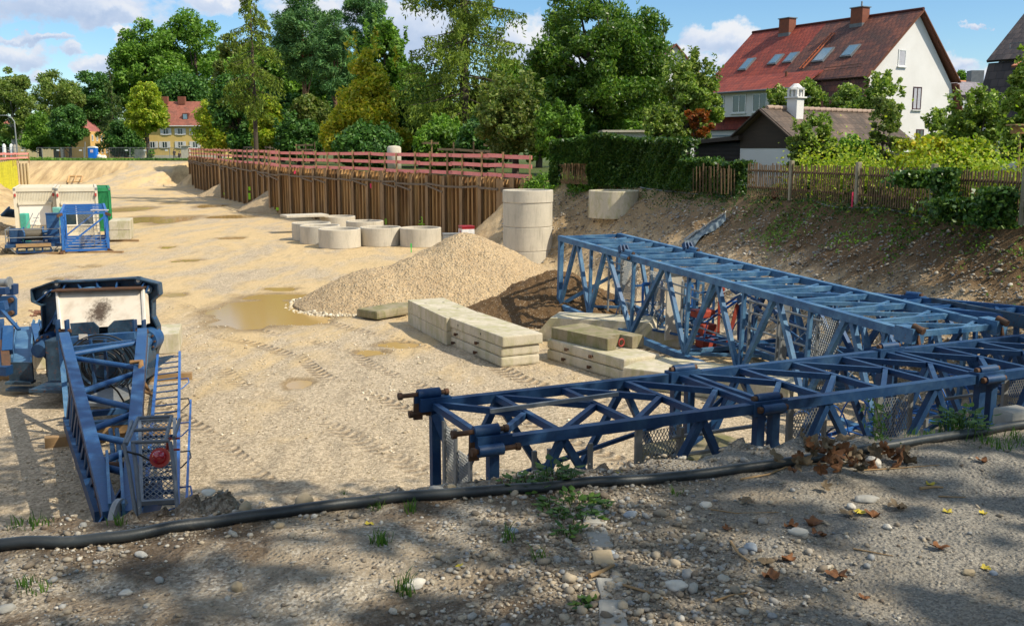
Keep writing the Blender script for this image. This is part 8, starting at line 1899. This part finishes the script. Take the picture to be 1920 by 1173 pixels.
# ---- dead leaves
M_DL = m_mottled('dead_leaf_brown', (.21, .085, .028), (.10, .045, .02), 25, .8, .4, 60); M_DLG = m_mottled('dead_leaf_grey', (.16, .115, .065), (.09, .065, .04), 25, .8, .4, 60); M_DLY = m_mottled('yellow_leaf', (.50, .40, .03), (.38, .30, .04), 25, .7, .2, 60)
def leaf_geo(mb, c, s, seed, curl=1.0, tilt=(0, 0)):
    rr = random.Random(seed); N = 30; lob = 5; Rt = Matrix.Rotation(rr.uniform(0, 6.3), 3, 'Z') @ Matrix.Rotation(tilt[0], 3, 'X') @ Matrix.Rotation(tilt[1], 3, 'Y')
    def zf(x, y): return curl * s * (.38 * noise.noise(Vector((x / s * 1.5 + seed, y / s * 1.5, 0))) + .28 * (x * x + y * y) / s / s + .12 * noise.noise(Vector((x / s * 5, y / s * 5, seed))))
    rings = []; vs = [Vector((0, 0, zf(0, 0)))]
    for q in (.35, .7, 1.0):
        for k in range(N):
            a = 2 * PI * k / N; r_ = s * (.60 + .40 * abs(math.cos(a * lob / 2)) ** .8 + .06 * rr.random()) if q == 1 else s * .72 * (q + .1); x, y = r_ * math.cos(a) * (1 if q < 1 else 1), r_ * math.sin(a) * .8; vs.append(Vector((x, y, zf(x, y))))
    fs = [(0, 1 + k, 1 + (k + 1) % N) for k in range(N)]
    for q in range(2):
        for k in range(N): a = 1 + q * N + k; b = 1 + q * N + (k + 1) % N; fs.append((a, a + N, b + N, b))
    mb.add([Rt @ v + Vector(c) for v in vs], fs, True)
def dead_leaf(px, py, rpx, mat, lab, seed, curl=1.2, tilt=(0, 0)):
    p = PG(px, py); s = rpx / 1867 * math.hypot(p.y, EYE - p.z) * 1.15; mb = MB(); leaf_geo(mb, p + Vector((0, 0, s * .22)), s, seed, curl, tilt); return tag(mb.build('dead_leaf', mat), lab, 'leaf')
for k, (px, py, r_, m_, lab) in enumerate(((1397, 942, 14, M_DLG, 'dark curled leaf right of the pale stone below the hose'), (1363, 994, 10, M_DL, 'small rust brown leaf left of the cream stone'), (1483, 990, 14, M_DL, 'brown leaf lying against the left of the cream stone'), (1525, 985, 18, M_DL, 'upright brown leaf behind the cream stone'), (1535, 1005, 14, M_DL, 'brown leaf at the right of the cream stone'),
                                           (1445, 1087, 18, M_DL, 'star shaped red brown leaf on the hard ground at the bottom'), (1438, 1057, 14, M_DLG, 'grey brown rolled leaf above the star shaped one'), (1478, 1052, 13, M_DL, 'flat brown leaf right of the rolled one'), (1568, 1083, 18, M_DL, 'long curled brown leaf in the small sunlit patch'), (1762, 1030, 16, M_DL, 'curled brown leaf in the large sunlit patch'),
                                           (1682, 956, 18, M_DLG, 'dark leaf right of the small stone group'), (1612, 965, 12, M_DLY, 'bright yellow leaf in the small stone group'), (1590, 968, 16, M_DLG, 'grey brown leaf left of the yellow one'), (1637, 968, 15, M_DL, 'brown leaf right of the yellow one'), (1777, 961, 9, M_DLY, 'small pale yellow leaf at right'), (1843, 964, 8, M_DLY, 'small yellow leaf farther right'),
                                           (1848, 1068, 10, M_DLY, 'yellow leaf by the blue stone in the sunlit patch'), (1745, 911, 9, M_DLY, 'yellowish leaf on a stick below the hose'), (862, 1065, 8, M_DLY, 'yellow ochre leaf among the pebbles left of the kerb'), (693, 984, 8, M_DLY, 'yellow leaf below the hose left of centre'), (1842, 867, 12, M_DL, 'brown leaf under the hose at right'), (1160, 888, 8, M_DLY, 'yellow leaf behind the hose in front of the near truss'), (1620, 1122, 9, M_DL, 'small brown leaf near the bottom edge right of centre'))):
    dead_leaf(px, py, r_, m_, lab, k + 3)
t = thing('leaf_cluster', 'broken twig with a big cluster of withered brown leaves caught on the hose', 'withered twig', tuple(PG(1540, 890))); pc = PG(1540, 892)
rr = random.Random(4)
for k in range(46):
    px = 1535 + rr.gauss(0, 42); py = 888 + rr.gauss(0, 17) ; 
    if k > 34: px = 1680 + rr.gauss(0, 40); py = 868 + rr.gauss(0, 10)
    p = PG(px, max(py, 850)); s = rr.uniform(.03, .06); mb = MB(); leaf_geo(mb, p + Vector((0, 0, rr.uniform(.02, .17 if k < 35 else .05))), s, k + 50, 1.6, (rr.uniform(-1.2, 1.2), rr.uniform(-1.2, 1.2))); mb.build('withered_leaf', (M_DL, M_DLG, M_DLG, M_DL)[k % 4], t)
def stick(pxs, r_, lab=None, parent=None, name='stick', mat=None):
    pts = [PG(x, y) + Vector((0, 0, r_ * 1.4)) for x, y in pxs]; mb = MB(); mb.tube(pts, r_, 6, True, [r_ * (1 - .5 * k / (len(pts) - 1)) for k in range(len(pts))]); o = mb.build(name, mat or M_TIMBER, parent); 
    return tag(o, lab, 'stick') if lab else o
stick([(1388, 901), (1440, 892), (1490, 872), (1550, 872)], .006, None, t, 'twig'); stick([(1575, 873), (1620, 865), (1670, 848)], .006, None, t, 'twig'); stick([(1600, 884), (1680, 880), (1762, 873)], .004, None, t, 'twig')
stick([(1105, 1088), (1130, 1078), (1152, 1066)], .011, 'short pale broken branch lying across the kerb'); stick([(1150, 1096), (1200, 1110), (1252, 1128)], .007, 'thin brown stick right of the kerb')
stick([(1370, 1020), (1385, 1042), (1405, 1057)], .007, 'crooked grey stick beside the flat blue grey stone'); stick([(1333, 957), (1380, 964), (1460, 962)], .0035, 'long thin twig running right from the pale stone'); stick([(1725, 920), (1750, 917), (1768, 918)], .009, 'flat piece of bark below the hose at right')
stick([(1760, 932), (1810, 934)], .004, 'thin straw below the hose at right'); stick([(1600, 1030), (1640, 1038), (1675, 1044)], .0035, 'thin dry twig at lower right'); stick([(1340, 1130), (1370, 1120), (1410, 1114)], .005, 'dry stalk at the bottom right of the kerb')
dark = P(1900, 860, STREET)
mb = MB(); mb.box(PG(1900, 797) + Vector((0, 0, .05)), (.20, .15, .11), .4, None, .02); tag(mb.build('concrete_lump', M_ST['grey']), 'grey concrete lump behind the hose at the right edge', 'stone')
